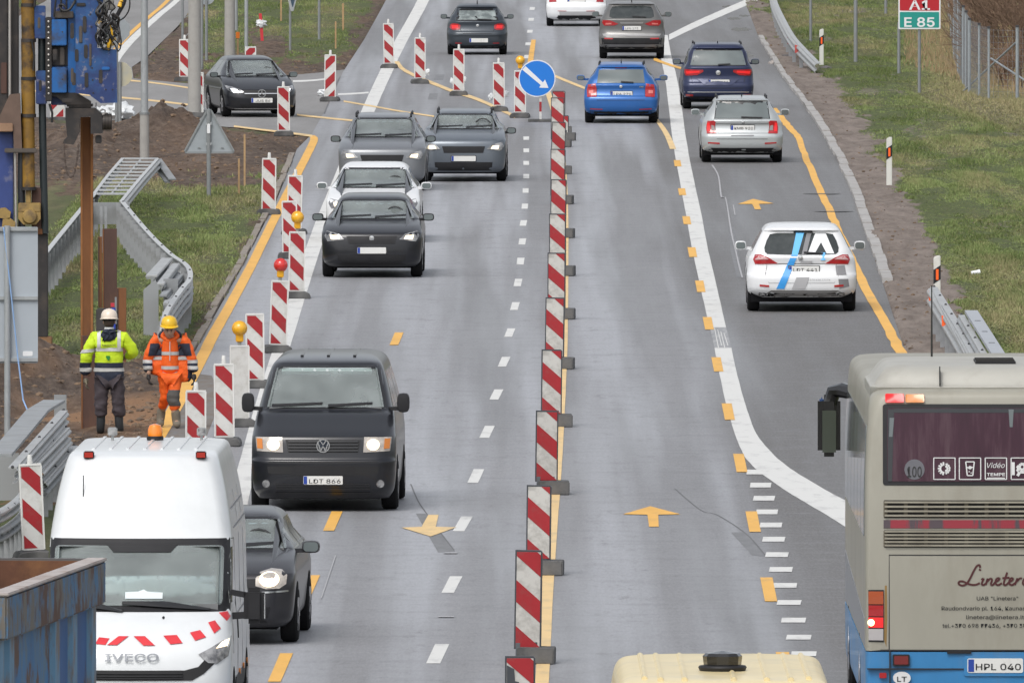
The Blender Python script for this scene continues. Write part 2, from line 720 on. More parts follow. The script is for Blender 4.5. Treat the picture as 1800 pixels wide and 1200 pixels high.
road = sheet('road', ROAD, 0.0, ASPHALT)
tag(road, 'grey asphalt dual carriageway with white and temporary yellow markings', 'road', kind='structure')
side_road = sheet('side_road', SIDE, -0.005, ASPHALT2)
tag(side_road, 'worn asphalt side road joining the carriageway from the left', 'road', kind='structure')
far_road = sheet('slip_road', FAR, -0.010, ASPHALT2)
tag(far_road, 'pale slip road running up behind the blue drilling machine', 'road', kind='structure')

WHITE = mat('white_road_paint', (.62, .62, .60), .6, dirt=(.30, .30, .30), dscale=3, damt=(.52, .85), stretch=(1, .2, 1), spec=.3)
YELLOW = mat('yellow_road_tape', (.72, .40, .085), .6, var=.08, vscale=2, dirt=(.40, .27, .12), dscale=2.5, damt=(.55, .85), stretch=(1, .2, 1), spec=.3)
YELLOW2 = mat('worn_yellow_road_tape', (.70, .50, .24), .6, var=.08, vscale=2, dirt=(.42, .34, .22), dscale=2.5, damt=(.5, .8), stretch=(1, .2, 1), spec=.3)
CRACK = mat('bitumen_seam', (.115, .115, .118), .6)
PATCH = mat('bitumen_patch', (.16, .161, .166), .55, var=.2, vscale=5, stretch=(1, .2, 1))
PALE = mat('pale_scuff', (.36, .36, .37), .7)


def line(name, pts, material, z=0.004, parent=road, horiz=False, smooth=True, jit=.012):
    """painted strip along photo points (x, y, width in photo px)"""
    if smooth and len(pts) > 2:
        P = [np.array(p, float) for p in pts]
        out = []
        for i in range(len(P) - 1):
            p0, p1, p2, p3 = P[max(0, i - 1)], P[i], P[i + 1], P[min(len(P) - 1, i + 2)]
            for k in range(6):
                t = k / 6
                out.append(0.5 * (2 * p1 + (p2 - p0) * t + (2 * p0 - 5 * p1 + 4 * p2 - p3) * t * t + (3 * p1 - p0 - 3 * p2 + p3) * t ** 3))
        pts = out + [P[-1]]
    vs, fs = [], []
    for x, y, w in pts:
        if horiz:
            vs += [G(x, y - w / 2, z), G(x, y + w / 2, z)]
        else:
            j = random.uniform(-jit, jit) * w
            vs += [G(x - w / 2 + j, y, z), G(x + w / 2 + j, y, z)]
    for i in range(len(pts) - 1):
        fs.append((2 * i, 2 * i + 1, 2 * i + 3, 2 * i + 2))
    me = bpy.data.meshes.new(name)
    me.from_pydata([tuple(v) for v in vs], [], fs)
    bm = bmesh.new()
    bm.from_mesh(me)
    for f in bm.faces:
        f.normal_update()
        if f.normal.z < 0:
            f.normal_flip()
    bm.to_mesh(me)
    bm.free()
    return link(name, me, parent, material)


# long white edge lines
line('edge_line', [(775, -70, 20), (742, 5, 21), (702, 78, 22), (672, 140, 23), (645, 200, 24), (600, 310, 25), (560, 410, 26), (530, 500, 27), (505, 580, 28), (470, 690, 30), (440, 800, 32), (415, 900, 34), (350, 1200, 40)], WHITE)
line('edge_line', [(1165, 62, 17), (1171, 100, 19), (1180, 140, 21), (1187, 190, 23), (1195, 250, 24), (1206, 310, 25), (1218, 370, 27), (1231, 440, 28), (1247, 510, 29), (1262, 575, 29)], WHITE)
line('edge_line', [(1271, 611, 30), (1281, 660, 31), (1294, 712, 34), (1311, 762, 38), (1340, 806, 56), (1380, 838, 66), (1430, 869, 74), (1480, 897, 80), (1560, 945, 86)], WHITE)
line('worn_edge_line', [(1262, 575, 29), (1271, 611, 30)], mat('worn_off_paint', (.25, .255, .265), .6, col2=(.40, .40, .40), mscale=8, mix=(.45, .7), stretch=(1, .12, 1)), z=0.005)
for k in range(4):
    line('scuff', [(1256 + k * 5.5, 576 + 3 * k, 1.2), (1263 + k * 5.5, 611 - 4 * (k % 2), 1.8)], WHITE, z=0.009)
line('edge_line', [(1176, 66, 10), (1215, 47, 11), (1262, 26, 11), (1318, 2, 11), (1400, -34, 11)], WHITE, horiz=True)
# white lane dashes
for (x0, y0, x1, y1, w) in ((761, 1165, 777, 1131, 25), (787, 1041, 802, 1012, 22), (806, 933, 821, 907, 20.5), (831, 848, 842, 824, 19), (851, 769, 861, 748, 17.5), (868, 702, 877, 684, 16),
                            (882, 644, 890, 627, 15), (893, 592, 899, 577, 14), (903, 545, 907, 531, 13.5), (909, 503, 912, 490, 13), (914, 465, 916, 453, 12.5), (917, 430, 919, 419, 12), (919, 397, 921, 387, 11.5),
                            (922, 367, 923, 358, 11), (924, 339, 924, 331, 10.5), (925, 314, 925, 306, 10.5), (925, 290, 925, 283, 10), (925, 268, 925, 261, 10), (925, 246, 925, 240, 10), (925, 150, 925, 145, 10),
                            (925, 103, 927, 97, 10), (928, 80, 929, 75, 10), (931, 58, 932, 53, 9.5), (933, 37, 934, 32, 9.5), (935, 18, 936, 13, 9), (937, -1, 938, -5, 9), (939, -20, 940, -24, 9)):
    line('lane_dash', [(x0, y0, w), (x1, y1, w)], WHITE, smooth=False)
# block line by the bus
for (x, y) in ((1331, 829), (1337, 852), (1343, 875), (1348, 899), (1355, 922), (1360, 947), (1366, 974), (1373, 1000), (1380, 1028), (1387, 1058), (1395, 1089), (1404, 1119), (1413, 1148), (1422, 1180)):
    s = S(y)
    line('block_dash', [(x - 1, y + 4.2, .285 * s), (x + 1, y - 4.2, .285 * s)], WHITE, z=0.0065, smooth=False)
# yellow dashes beside the right edge line
for (x, y, h) in ((1191, 287, 11), (1199, 337, 12), (1207, 387, 14), (1217, 443, 17), (1231, 503, 20), (1245, 568, 22), (1261, 640, 25), (1280, 723, 29), (1301, 813, 32), (1324, 916, 36), (1351, 1035, 42), (1380, 1168, 46)):
    line('yellow_dash', [(x + .1 * h, y + h / 2, .15 * S(y)), (x - .1 * h, y - h / 2, .15 * S(y))], YELLOW, z=0.008, smooth=False)
for (x, y, h) in ((493, 1172, 50), (543, 1031, 42), (585, 915, 34), (620, 822, 30), (650, 738, 27), (675, 662, 24), (697, 595, 22)):
    line('yellow_dash', [(x - .22 * h, y + h / 2, .145 * S(y)), (x + .22 * h, y - h / 2, .145 * S(y))], YELLOW, z=0.008, smooth=False)
# yellow continuous tapes
line('yellow_line', [(548, 238, 10), (552, 246, 14), (541, 270, 15), (520, 311, 15.5), (500, 350, 16), (470, 409, 16.5), (440, 470, 17.5), (405, 535, 19), (375, 588, 21), (352, 634, 22), (300, 730, 26), (262, 790, 30)], YELLOW, z=0.008)
line('yellow_line', [(411, 222, 3), (460, 228, 3), (510, 234, 3.4), (549, 239, 4)], YELLOW2, z=0.012, horiz=True)
line('yellow_line', [(1362, 190, 8), (1376, 210, 13), (1391, 228, 13), (1402, 240, 12), (1410, 258, 11), (1420, 285, 12), (1438, 325, 13), (1458, 370, 14), (1476, 410, 15), (1500, 460, 16), (1530, 520, 17), (1560, 575, 18), (1583, 618, 20), (1640, 720, 22)], YELLOW, z=0.008, jit=.11)
line('yellow_line', [(944, 1290, 26), (953, 1190, 24), (960, 1060, 23), (967, 960, 21), (974, 870, 20), (981, 780, 18), (986, 690, 16.5), (990, 600, 15.5), (992, 500, 14), (993, 400, 12.5), (991, 320, 11.5), (985, 250, 10.5), (972, 190, 10), (955, 140, 10)], YELLOW2, z=0.008)
line('yellow_line', [(938, 70, 8), (935, 90, 9), (932, 112, 10)], YELLOW, z=0.008)
line('yellow_line', [(697, 108, 9), (704, 118, 9), (716, 127, 9)], YELLOW2, z=0.008)
line('yellow_line', [(710, 123, 6), (735, 136, 5.5), (770, 150, 5.5), (795, 160, 5.5), (835, 173, 5.5), (868, 187, 5.5), (905, 205, 5.5)], YELLOW2, z=0.012, horiz=True)
line('yellow_line', [(965, 129, 4.5), (990, 140, 4.5), (1015, 150, 4.5), (1035, 158, 4.5)], YELLOW2, z=0.008, horiz=True)
line('yellow_line', [(1149, 103, 7), (1160, 108, 5), (1180, 115, 4), (1200, 121, 4)], YELLOW, z=0.012, horiz=True)
line('yellow_line', [(1152, 208, 7), (1163, 222, 9), (1174, 240, 10), (1183, 262, 11)], YELLOW2, z=0.008)
line('yellow_line', [(604, 178, 2.6), (650, 186, 2.6), (700, 195, 2.6), (752, 203, 2.6), (800, 210, 2.6)], YELLOW2, z=0.008, horiz=True)
line('yellow_line', [(522, 202, 3), (570, 207, 3), (630, 213, 3), (690, 218, 3), (740, 224, 3)], YELLOW2, z=0.008, horiz=True)
line('yellow_line', [(200, 141, 2.6), (233, 142, 2.6), (280, 147, 2.6), (328, 154, 2.6), (345, 157, 2.6)], YELLOW2, z=0.000, parent=side_road, horiz=True)
line('yellow_line', [(60, 160, 3), (205, 171, 3), (270, 177, 3), (330, 184, 3), (352, 186, 3)], YELLOW2, z=0.000, parent=side_road, horiz=True)
line('white_line', [(515, 143, 3), (545, 142, 3), (575, 139, 2.5)], WHITE, z=0.000, parent=side_road, horiz=True)
line('white_line', [(594, 166, 3), (620, 165, 3), (648, 163, 3)], WHITE, z=0.004, horiz=True)
line('edge_line', [(196, 118, 14), (214, 90, 16), (240, 62, 15), (278, 28, 13), (312, 0, 11), (370, -60, 10)], WHITE, z=-0.005, parent=far_road)
line('yellow_line', [(170, 118, 9), (200, 90, 9), (226, 62, 9), (262, 30, 8), (296, 0, 8), (350, -60, 7)], YELLOW, z=-0.005, parent=far_road)


def paint(name, poly, material, z=0.008, parent=road):
    return sheet(name, poly, z, material, parent)


paint('arrow_marking', [(706, 926.5), (741, 925), (753, 904), (771, 904), (766, 925), (802, 926), (757, 942)], YELLOW2)
paint('arrow_marking', [(1095, 903), (1143, 889), (1196, 903), (1157, 904), (1158, 925), (1141, 925), (1138, 904)], YELLOW)
paint('arrow_marking', [(1297, 358.5), (1324, 349.5), (1360, 357.5), (1334, 358.5), (1338, 368), (1327, 368), (1322, 358.5)], YELLOW)
# seams, scuffs and patches in the asphalt
for pts in ([(722, 850, 2.5), (735, 880, 2.5), (752, 905, 2.5), (770, 930, 3), (798, 966, 3)], [(1186, 858, 2.5), (1232, 896, 2.5), (1262, 905, 3), (1312, 938, 3), (1345, 975, 3)],
            [(570, 200, 3), (578, 180, 2.5), (590, 150, 2.5), (598, 135, 2)], [(1700, 300, 2), (1710, 310, 2)]):
    line('crack', pts, CRACK, z=0.0030)
for pts in ([(1252, 290, 3), (1263, 310, 2.5), (1268, 345, 3), (1276, 350, 2), (1285, 405, 3), (1293, 440, 2.5), (1300, 470, 3), (1305, 488, 3)], [(1289, 360, 2), (1292, 378, 2)], [(792, 970, 24), (792, 971.6, 24)], [(784, 1082, 28), (784, 1083.6, 28)], [(590, 975, 2), (565, 1050, 2)]):
    line('scuff', pts, PALE, z=0.0125)
paint('patch', [(1280, 395), (1290, 400), (1306, 487), (1295, 487), (1284, 440)], PATCH, z=0.0025)
paint('patch', [(731, 902), (748, 902), (800, 968), (770, 970)], PATCH, z=0.0020)
paint('patch', [(1285, 935), (1310, 935), (1345, 977), (1322, 975)], PATCH, z=0.0020)
paint('drain_cover', [(766, 131), (782, 131), (779, 141), (762, 141)], PATCH, z=0.0020)
paint('drain_cover', [(755, 164), (770, 164), (768, 175), (752, 175)], PATCH, z=0.0020)
for pts in ([(1412, 340, .7), (1455, 340.6, 1.3), (1476, 340, .7)], [(1432, 371, .7), (1470, 371.6, 1.4), (1500, 371, .7)]):
    line('scuff', pts, mat('faint_tar_seam', (.10, .10, .10), .6), z=0.0135, horiz=True)

PUDDLE = mat('shallow_puddle', (.10, .10, .105), .06, spec=.6)
for (x, y, a_, b_) in ((1302, 52, 17, 3.2), (1290, 33, 12, 2.2), (1308, 28, 9, 1.8), (1302, 93, 15, 3.0), (1316, 98, 9, 2.0), (1283, 12, 14, 2.0)):
    paint('puddle', [(x + a_ * math.cos(2 * math.pi * k / 18) * (1 + .2 * math.sin(3 * k + x)), y + b_ * math.sin(2 * math.pi * k / 18) * (1 + .25 * math.cos(2 * k + y))) for k in range(18)], PUDDLE, z=0.0015)
MUD = mat('mud_film', (.15, .12, .095), .85, col2=(.17, .165, .16), mscale=4, mix=(.40, .62), stretch=(1, .2, 1))
paint('mud_film', [(338, 655), (372, 660), (388, 690), (378, 730), (362, 770), (330, 800), (285, 800), (300, 745), (318, 700)], MUD, z=0.0012)
# ------------------------------------------------------------------ kerbs, stone by stone
KERB = mat('concrete_kerb', (.35, .34, .33), .85, var=.2, vscale=2.5, dirt=(.22, .20, .18), dscale=4, damt=(.5, .8))
kerb = MB()
kp = [(1330, 62), (1372, 132), (1410, 182), (1446, 236), (1470, 282), (1493, 330), (1512, 385), (1535, 450), (1558, 520), (1570, 558), (1600, 600)]
kw = [G(*p) for p in kp]


def along(P, s):
    for i in range(len(P) - 1):
        d = (P[i + 1] - P[i]).length
        if s <= d or i == len(P) - 2:
            return P[i].lerp(P[i + 1], s / d)
        s -= d


tot = sum((kw[i + 1] - kw[i]).length for i in range(len(kw) - 1))
right_kerb = thing('kerb', 'pale concrete kerb stones between the right lane and the bare shoulder', 'kerb', (0, 0, 0))
tag(right_kerb, kind='structure')
s_ = 4.0
while s_ < tot - 30:
    a_, b_ = along(kw, s_), along(kw, s_ + 4.25)
    w_ = 0.19 if a_.y < 470 else 0.14
    m_ = MB()
    o_ = random.uniform(-.015, .015)
    vs = [(a_.x + o_, a_.y, -.05), (a_.x + w_ + o_, a_.y, -.05), (b_.x + w_ + o_, b_.y, -.05), (b_.x + o_, b_.y, -.05)]
    t_h = random.uniform(.065, .09)
    m_.add(vs + [(x, y, t_h) for x, y, z in vs], [(0, 1, 2, 3), (4, 5, 6, 7), (0, 1, 5, 4), (1, 2, 6, 5), (2, 3, 7, 6), (3, 0, 4, 7)])
    m_.build('kerb_stone', KERB, right_kerb)
    s_ += 4.72
kp = [(338, 626), (372, 562), (425, 469), (455, 410), (487, 349), (505, 305), (523, 262)]
kw = [G(*p) for p in kp]
tot = sum((kw[i + 1] - kw[i]).length for i in range(len(kw) - 1))
left_kerb = thing('kerb', 'dirty concrete kerb stones between the yellow tape and the left grass verge', 'kerb', (0, 0, 0))
tag(left_kerb, kind='structure')
KERB2 = mat('muddy_kerb', (.25, .225, .195), .9, var=.2, vscale=2.5, dirt=(.19, .15, .12), dscale=3, damt=(.42, .7))
s_ = 0.0
while s_ < tot - 5:
    a_, b_ = along(kw, s_), along(kw, s_ + 5.3)
    m_ = MB()
    o_ = random.uniform(-.02, .02)
    vs = [(a_.x - .12 + o_, a_.y, -.05), (a_.x + o_, a_.y, -.05), (b_.x + o_, b_.y, -.05), (b_.x - .12 + o_, b_.y, -.05)]
    t_h = random.uniform(.03, .06)
    m_.add(vs + [(x, y, t_h) for x, y, z in vs], [(0, 1, 2, 3), (4, 5, 6, 7), (0, 1, 5, 4), (1, 2, 6, 5), (2, 3, 7, 6), (3, 0, 4, 7)])
    m_.build('kerb_stone', KERB2, left_kerb)
    s_ += 5.5

# ------------------------------------------------------------------ grass blades, soil lumps
def scatter(n, x0, x1, py0, py1):
    py = rng.uniform(py0, py1, n)
    t = HC / (SP + (py - 600.0) / FPX * CP)
    return rng.uniform(x0, x1, n), t * CP


def zat(X, Y):
    return ground_fields(np.asarray(X, float), np.asarray(Y, float))


def make_grass():
    xs, ys = [], []
    for n, x0, x1, a0, a1 in ((60000, -16, -2.5, -40, 160), (52000, -9, -3.5, 300, 660), (125000, 6.4, 16, -40, 330), (75000, 6.6, 11, 310, 720)):
        X, Y = scatter(n, x0, x1, a0, a1)
        xs.append(X)
        ys.append(Y)
    X, Y = np.concatenate(xs), np.concatenate(ys)
    Z, so, dr, rd = zat(X, Y)
    px, py = to_px(X, Y, Z)
    keep = (rd > 3) & (rng.random(len(X)) > so * 1.12) & (px > -30) & (px < 1830)
    X, Y, Z, dr = X[keep], Y[keep], Z[keep], dr[keep]
    n, nb = len(X), 3
    tall = np.clip(0.5 + 0.75 * fbm(X * 1.6, Y * 0.2, 51), .12, 1.9)
    idx = np.repeat(np.arange(n), nb)
    m = n * nb
    h = rng.uniform(.035, .085, m) * tall[idx] + dr[idx] * rng.uniform(0, .05, m)
    bx, by = X[idx] + rng.normal(0, .03, m), Y[idx] + rng.normal(0, .05, m)
    w = rng.uniform(.006, .016, m)
    lean = rng.normal(0, .035, m)
    a = rng.uniform(0, math.pi, m)
    co = np.empty((m, 3, 3))
    co[:, 0] = np.column_stack([bx - w * np.cos(a), by - w * np.sin(a), Z[idx] - .01])
    co[:, 1] = np.column_stack([bx + w * np.cos(a), by + w * np.sin(a), Z[idx] - .01])
    co[:, 2] = np.column_stack([bx + lean, by + rng.normal(0, .03, m), Z[idx] + h])
    me = np_mesh('grass', co.reshape(-1, 3), np.arange(m * 3).reshape(-1, 3), 3)
    attr(me, 'tone', np.repeat(np.clip(rng.normal(.45, .22, m) + .42 * fbm(X * 1.3, Y * .13, 61)[idx], 0, 1), 3))
    attr(me, 'dry', np.repeat(np.clip(dr[idx] * .75 + rng.normal(0.03, .2, m), 0, 1), 3))
    g = NT('grass_blades')
    fresh = g.mix(g.attr('tone'), (.085, .125, .034), (.235, .30, .11))
    col = g.mix(g.attr('dry'), fresh, (.34, .29, .165))
    o = link('grass', me, None, g.done(col, .8, .2))
    tag(o, 'short patchy grass with dry stalks on the verges', 'grass', kind='stuff')


make_grass()


def lump(r, seed):
    rr = random.Random(seed)
    bm = bmesh.new()
    bmesh.ops.create_icosphere(bm, subdivisions=1, radius=1)
    v = [(p.co.x * r * rr.uniform(.7, 1.3), p.co.y * r * rr.uniform(.7, 1.3), p.co.z * r * rr.uniform(.4, .8)) for p in bm.verts]
    f = [tuple(q.index for q in p.verts) for p in bm.faces]
    bm.free()
    return v, f


def make_lumps():
    xs, ys = [], []
    for n, x0, x1, a0, a1 in ((2600, -11, -3.6, 200, 330), (2200, -8, -4.6, 630, 800), (2200, 6.4, 9.5, 0, 640), (500, -10, -4, 95, 140)):
        X, Y = scatter(n, x0, x1, a0, a1)
        xs.append(X)
        ys.append(Y)
    X, Y = np.concatenate(xs), np.concatenate(ys)
    Z, so, dr, rd = zat(X, Y)
    keep = (rd > 2) & (so > rng.uniform(.3, .9, len(X)))
    mb = MB()
    for x, y, z in zip(X[keep], Y[keep], Z[keep]):
        r = .012 + .045 * random.random() ** 4 * (1.5 if x < 0 else .8)
        v, f = lump(r, random.random())
        mb.add([(p[0] + x, p[1] + y, p[2] + z) for p in v], f)
    me = bpy.data.meshes.new('soil_lumps')
    me.from_pydata(mb.v, [], mb.f)
    o = link('soil_lumps', me, None, mat('soil_lump', (.115, .082, .06), .95, col2=(.20, .135, .085), mscale=1.5, var=.3, vscale=.8))
    tag(o, 'clods of dug earth and small stones on the bare soil', 'soil', kind='stuff')


make_lumps()

# ------------------------------------------------------------------ vehicles
def paint_mat(name, col, metal=0.0, rough=.26, dirt=(.12, .11, .10), damt=(.55, .95), coat=.2):
    return mat(name, col, rough, metal, var=.05, vscale=2, dirt=dirt, dscale=1.6, damt=damt, coat=coat)


GLASS = mat('dark_car_glass', (.030, .036, .037), .08, spec=.6, col2=(.055, .062, .062), mscale=2.0)
GLASS_PALE = mat('pale_car_glass', (.145, .17, .172), .08, spec=.6, col2=(.095, .11, .112), mscale=1.3, mix=(.3, .7), detail=2)
GLASS_GREEN = mat('greenish_windscreen', (.20, .24, .235), .08, spec=.6)
TYRE = mat('tyre_rubber', (.012, .012, .013), .9, spec=.2)
RIM = mat('alloy_rim', (.35, .35, .36), .35, .8)
BLACKP = mat('black_plastic', (.015, .015, .017), .55, var=.2, vscale=3, spec=.35)
BLACKG = mat('gloss_black_trim', (.012, .012, .013), .2, coat=.4)
UNDER = mat('underbody', (.008, .008, .009), .95, spec=.1)
SEAM = mat('panel_gap', (.02, .02, .022), .8)
CHROME = mat('chrome_trim', (.62, .63, .64), .18, 1.0)
REDL = mat('red_lamp_lens', (.36, .012, .016), .16, coat=.6)
REDLIT = mat('lit_red_lamp', (.45, .015, .018), .2, emit=(1.0, .03, .03), estr=.32)
WHITEL = mat('clear_lamp_lens', (.40, .38, .38), .15, coat=.6)
AMBER = mat('amber_lamp_lens', (.60, .19, .02), .2, coat=.6)
LAMP_WARM = mat('lit_warm_headlamp', (.8, .7, .55), .2, emit=(1.0, .80, .52), estr=1.25)
LAMP_COOL = mat('lit_white_headlamp', (.8, .8, .85), .2, emit=(.88, .94, 1.0), estr=1.35)
LAMP_GLASS = mat('headlamp_glass', (.42, .42, .42), .14, .3, coat=.6, col2=(.14, .14, .145), mscale=7)
PLATE = mat('white_number_plate', (.66, .66, .64), .4, dirt=(.35, .33, .30), dscale=6, damt=(.55, .9))
PLATE_BLUE = mat('plate_blue_band', (.015, .05, .30), .4)
INK = mat('black_print', (.012, .012, .013), .5)
GOLD = mat('gold_stars', (.7, .55, .10), .5)


def pchip(P, sub):
    P = np.array(P, float)
    n = len(P)
    d = P[1:] - P[:-1]
    m = np.zeros_like(P)
    m[0], m[-1] = d[0], d[-1]
    for i in range(1, n - 1):
        s = d[i - 1] * d[i] > 0
        m[i] = np.where(s, 2 * d[i - 1] * d[i] / np.where(s, d[i - 1] + d[i], 1), 0)
    out = []
    for i in range(n - 1):
        for k in range(sub):
            t = k / sub
            out.append((2 * t ** 3 - 3 * t ** 2 + 1) * P[i] + (t ** 3 - 2 * t ** 2 + t) * m[i] + (-2 * t ** 3 + 3 * t ** 2) * P[i + 1] + (t ** 3 - t ** 2) * m[i + 1])
    out.append(P[-1])
    return out


def loft(slices, bow=.08, sub=4, fcw=.3, fcd=.35):
    """stack of rounded plan outlines; slice = (z, near y, far y, half width, corner width, corner depth)"""
    rings = []
    for z, yn, yf, w, cw, cd in pchip(slices, sub):
        cw, cd = min(cw, w * .9), min(cd, (yf - yn) * .45)
        h = []
        for k in range(6):
            h.append(((w - cw) * k / 6, yn))
        for k in range(8):
            t = R(90 * k / 8)
            h.append((w - cw + cw * math.sin(t), yn + cd - cd * math.cos(t)))
        fw, fd = min(fcw, w * .8), min(fcd, (yf - yn) * .4)
        for k in range(7):
            h.append((w, yn + cd + (yf - fd - yn - cd) * k / 7))
        for k in range(6):
            t = R(90 * k / 6)
            h.append((w - fw + fw * math.cos(t), yf - fd + fd * math.sin(t)))
        for k in range(4):
            h.append(((w - fw) * (1 - k / 4), yf))
        h.append((0.0, yf))
        h = [(x, y + (bow * (x / w) ** 2 if y < yn + cd + 1e-6 else 0)) for x, y in h]
        ring = [(x, y, z) for x, y in h] + [(-x, y, z) for x, y in reversed(h[1:-1])]
        rings.append((ring, len(h)))
    n = len(rings[0][0])
    m = MB()
    vs = [p for r, _ in rings for p in r]
    fs = []
    for i in range(len(rings) - 1):
        for k in range(n):
            k2 = (k + 1) % n
            fs.append((i * n + k, i * n + k2, (i + 1) * n + k2, (i + 1) * n + k))
    nh = rings[0][1]
    for base in (0, (len(rings) - 1) * n):
        for k in range(1, nh - 2):
            fs.append((base + k, base + k + 1, base + (n - k - 1) % n, base + (n - k) % n))
        fs.append((base, base + 1, base + n - 1))
        fs.append((base + nh - 2, base + nh - 1, base + nh))
    m.add(vs, fs)
    return m


class Veh:
    def __init__(self, name, label, cat, px, py, paint, slices, L, yaw=0.0, group=None, bow=.08, contact=.75, fcw=.3, fcd=.35, body_name='body'):
        p = G(px, py)
        p.y -= contact
        self.root = thing(name, label, cat, p, R(yaw), group)
        self.L = L
        self.paint = paint
        self.body = loft(slices, bow, 4, fcw, fcd).build(body_name, paint, self.root, smooth=True, ang=50)
        me = self.body.data
        self.bvh = BVHTree.FromPolygons([v.co.copy() for v in me.vertices], [tuple(q.vertices) for q in me.polygons])
        self.H = max(v.co.z for v in me.vertices)

    def hit(self, u, v, axis):
        if axis == 'near':
            o, d = Vector((u, -6, v)), Vector((0, 1, 0))
        elif axis == 'top':
            o, d = Vector((u, v, 8)), Vector((0, 0, -1))
        elif axis == 'right':
            o, d = Vector((6, u, v)), Vector((-1, 0, 0))
        elif axis == 'left':
            o, d = Vector((-6, u, v)), Vector((1, 0, 0))
        r = self.bvh.ray_cast(o, d)
        if r[0] is None:
            q = {'near': Vector((u, 0, v)), 'top': Vector((u, v, self.H)), 'right': Vector((1, u, v)), 'left': Vector((-1, u, v))}[axis]
            r = self.bvh.find_nearest(q)
            return r[0].copy(), d
        return r[0], d

    def decal(self, name, poly, material, axis='near', th=.008, parent=None, mirror=False, res=.09, sink=.012, label=None):
        bm = bmesh.new()
        f = bm.faces.new([bm.verts.new((p[0], p[1], 0)) for p in poly])
        bmesh.ops.triangulate(bm, faces=[f])
        for _ in range(5):
            ed = [e for e in bm.edges if e.calc_length() > res * 1.6]
            if not ed:
                break
            bmesh.ops.subdivide_edges(bm, edges=ed, cuts=1)
            ng = [q for q in bm.faces if len(q.verts) > 3]
            if ng:
                bmesh.ops.triangulate(bm, faces=ng)
        base = list(bm.faces)
        verts = list(bm.verts)
        outer = {}
        for v in verts:
            p, d = self.hit(v.co.x, v.co.y, axis)
            outer[v] = p - d * th
            v.co = p + d * sink
        r = bmesh.ops.extrude_face_region(bm, geom=base)
        # the copy of every vertex is moved to the outer side
        newv = [q for q in r['geom'] if isinstance(q, bmesh.types.BMVert)]
        kd = {tuple(round(c, 5) for c in v.co): outer[v] for v in verts if v.is_valid}
        for q in newv:
            q.co = kd.get(tuple(round(c, 5) for c in q.co), q.co)
        bmesh.ops.recalc_face_normals(bm, faces=bm.faces)
        me = bpy.data.meshes.new(name)
        bm.to_mesh(me)
        bm.free()
        smooth_mesh(me, 45)
        o = link(name, me, parent or self.root, material)
        if label:
            o['label'] = label
        if mirror:
            m2 = me.copy()
            for v in m2.vertices:
                v.co.x = -v.co.x
            m2.flip_normals()
            o2 = link(name, m2, parent or self.root, material)
            return o, o2
        return o

    def ring(self, name, outer, inner, material, axis='near', th=.006, res=.05, parent=None):
        """frame between two outlines with the same number of corners"""
        n = len(outer)
        for i in range(n):
            j = (i + 1) % n
            self.decal(name, [outer[i], outer[j], inner[j], inner[i]], material, axis, th, parent, res=res)

    def seam(self, pts, w=.012, axis='near', material=None, name='panel_gap'):
        """thin dark gap along a line"""
        P = [Vector((p[0], p[1])) for p in pts]
        l, r = [], []
        for i, p in enumerate(P):
            a, b = P[max(0, i - 1)], P[min(len(P) - 1, i + 1)]
            d = (b - a).normalized()
            n = Vector((-d.y, d.x)) * w / 2
            l.append(tuple(p + n))
            r.append(tuple(p - n))
        return self.decal(name, l + r[::-1], material or SEAM, axis, th=.003, res=.15)

    def part(self, name, mb, material, parent=None, **kw):
        return mb.build(name, material, parent or self.root, **kw)

    def wheels(self, xs, y0, y1, r=.32, w=.21):
        proto = None
        for x in (-xs, xs):
            for y in (y0, y1):
                if proto is None:
                    t = thing('wheel', None, None)
                    t.parent = self.root
                    m = MB().lathe([(r * .62, -w * .42), (r * .9, -w * .5), (r * .985, -w * .38), (r, -w * .2), (r, w * .2), (r * .985, w * .38), (r * .9, w * .5), (r * .62, w * .42)], 28, axis='x')
                    m.build('tyre', TYRE, t, smooth=True)
                    m = MB().lathe([(.03, -w * .46), (r * .60, -w * .44), (r * .66, -w * .40), (r * .66, w * .40), (r * .60, w * .44), (.03, w * .46)], 20, axis='x')
                    for k in range(5):
                        a = 2 * math.pi * k / 5
                        m.bar((w * .47, 0, 0), (w * .45, r * .6 * math.cos(a), r * .6 * math.sin(a)), .05, .03, up=(1, 0, 0))
                        m.bar((-w * .47, 0, 0), (-w * .45, r * .6 * math.cos(a), r * .6 * math.sin(a)), .05, .03, up=(1, 0, 0))
                    m.build('rim', RIM, t, smooth=True)
                    proto = t
                    o = t
                else:
                    o = copy_tree(proto, self.root)
                o.location = (x, y, r)
        for ax in ('left', 'right'):
            for y in (y0, y1):
                poly = [(y + (r + .06) * math.cos(R(a)), max(.14, r + (r + .06) * math.sin(R(a)))) for a in range(-30, 211, 12)]
                self.decal('wheel_arch', poly, UNDER, ax, th=.004)

    def underbody(self, w, z0, z1, y0=.25):
        self.part('underbody', MB().box((0, (y0 + self.L - .3) / 2, (z0 + z1) / 2), (2 * w, self.L - .3 - y0, z1 - z0)), UNDER)

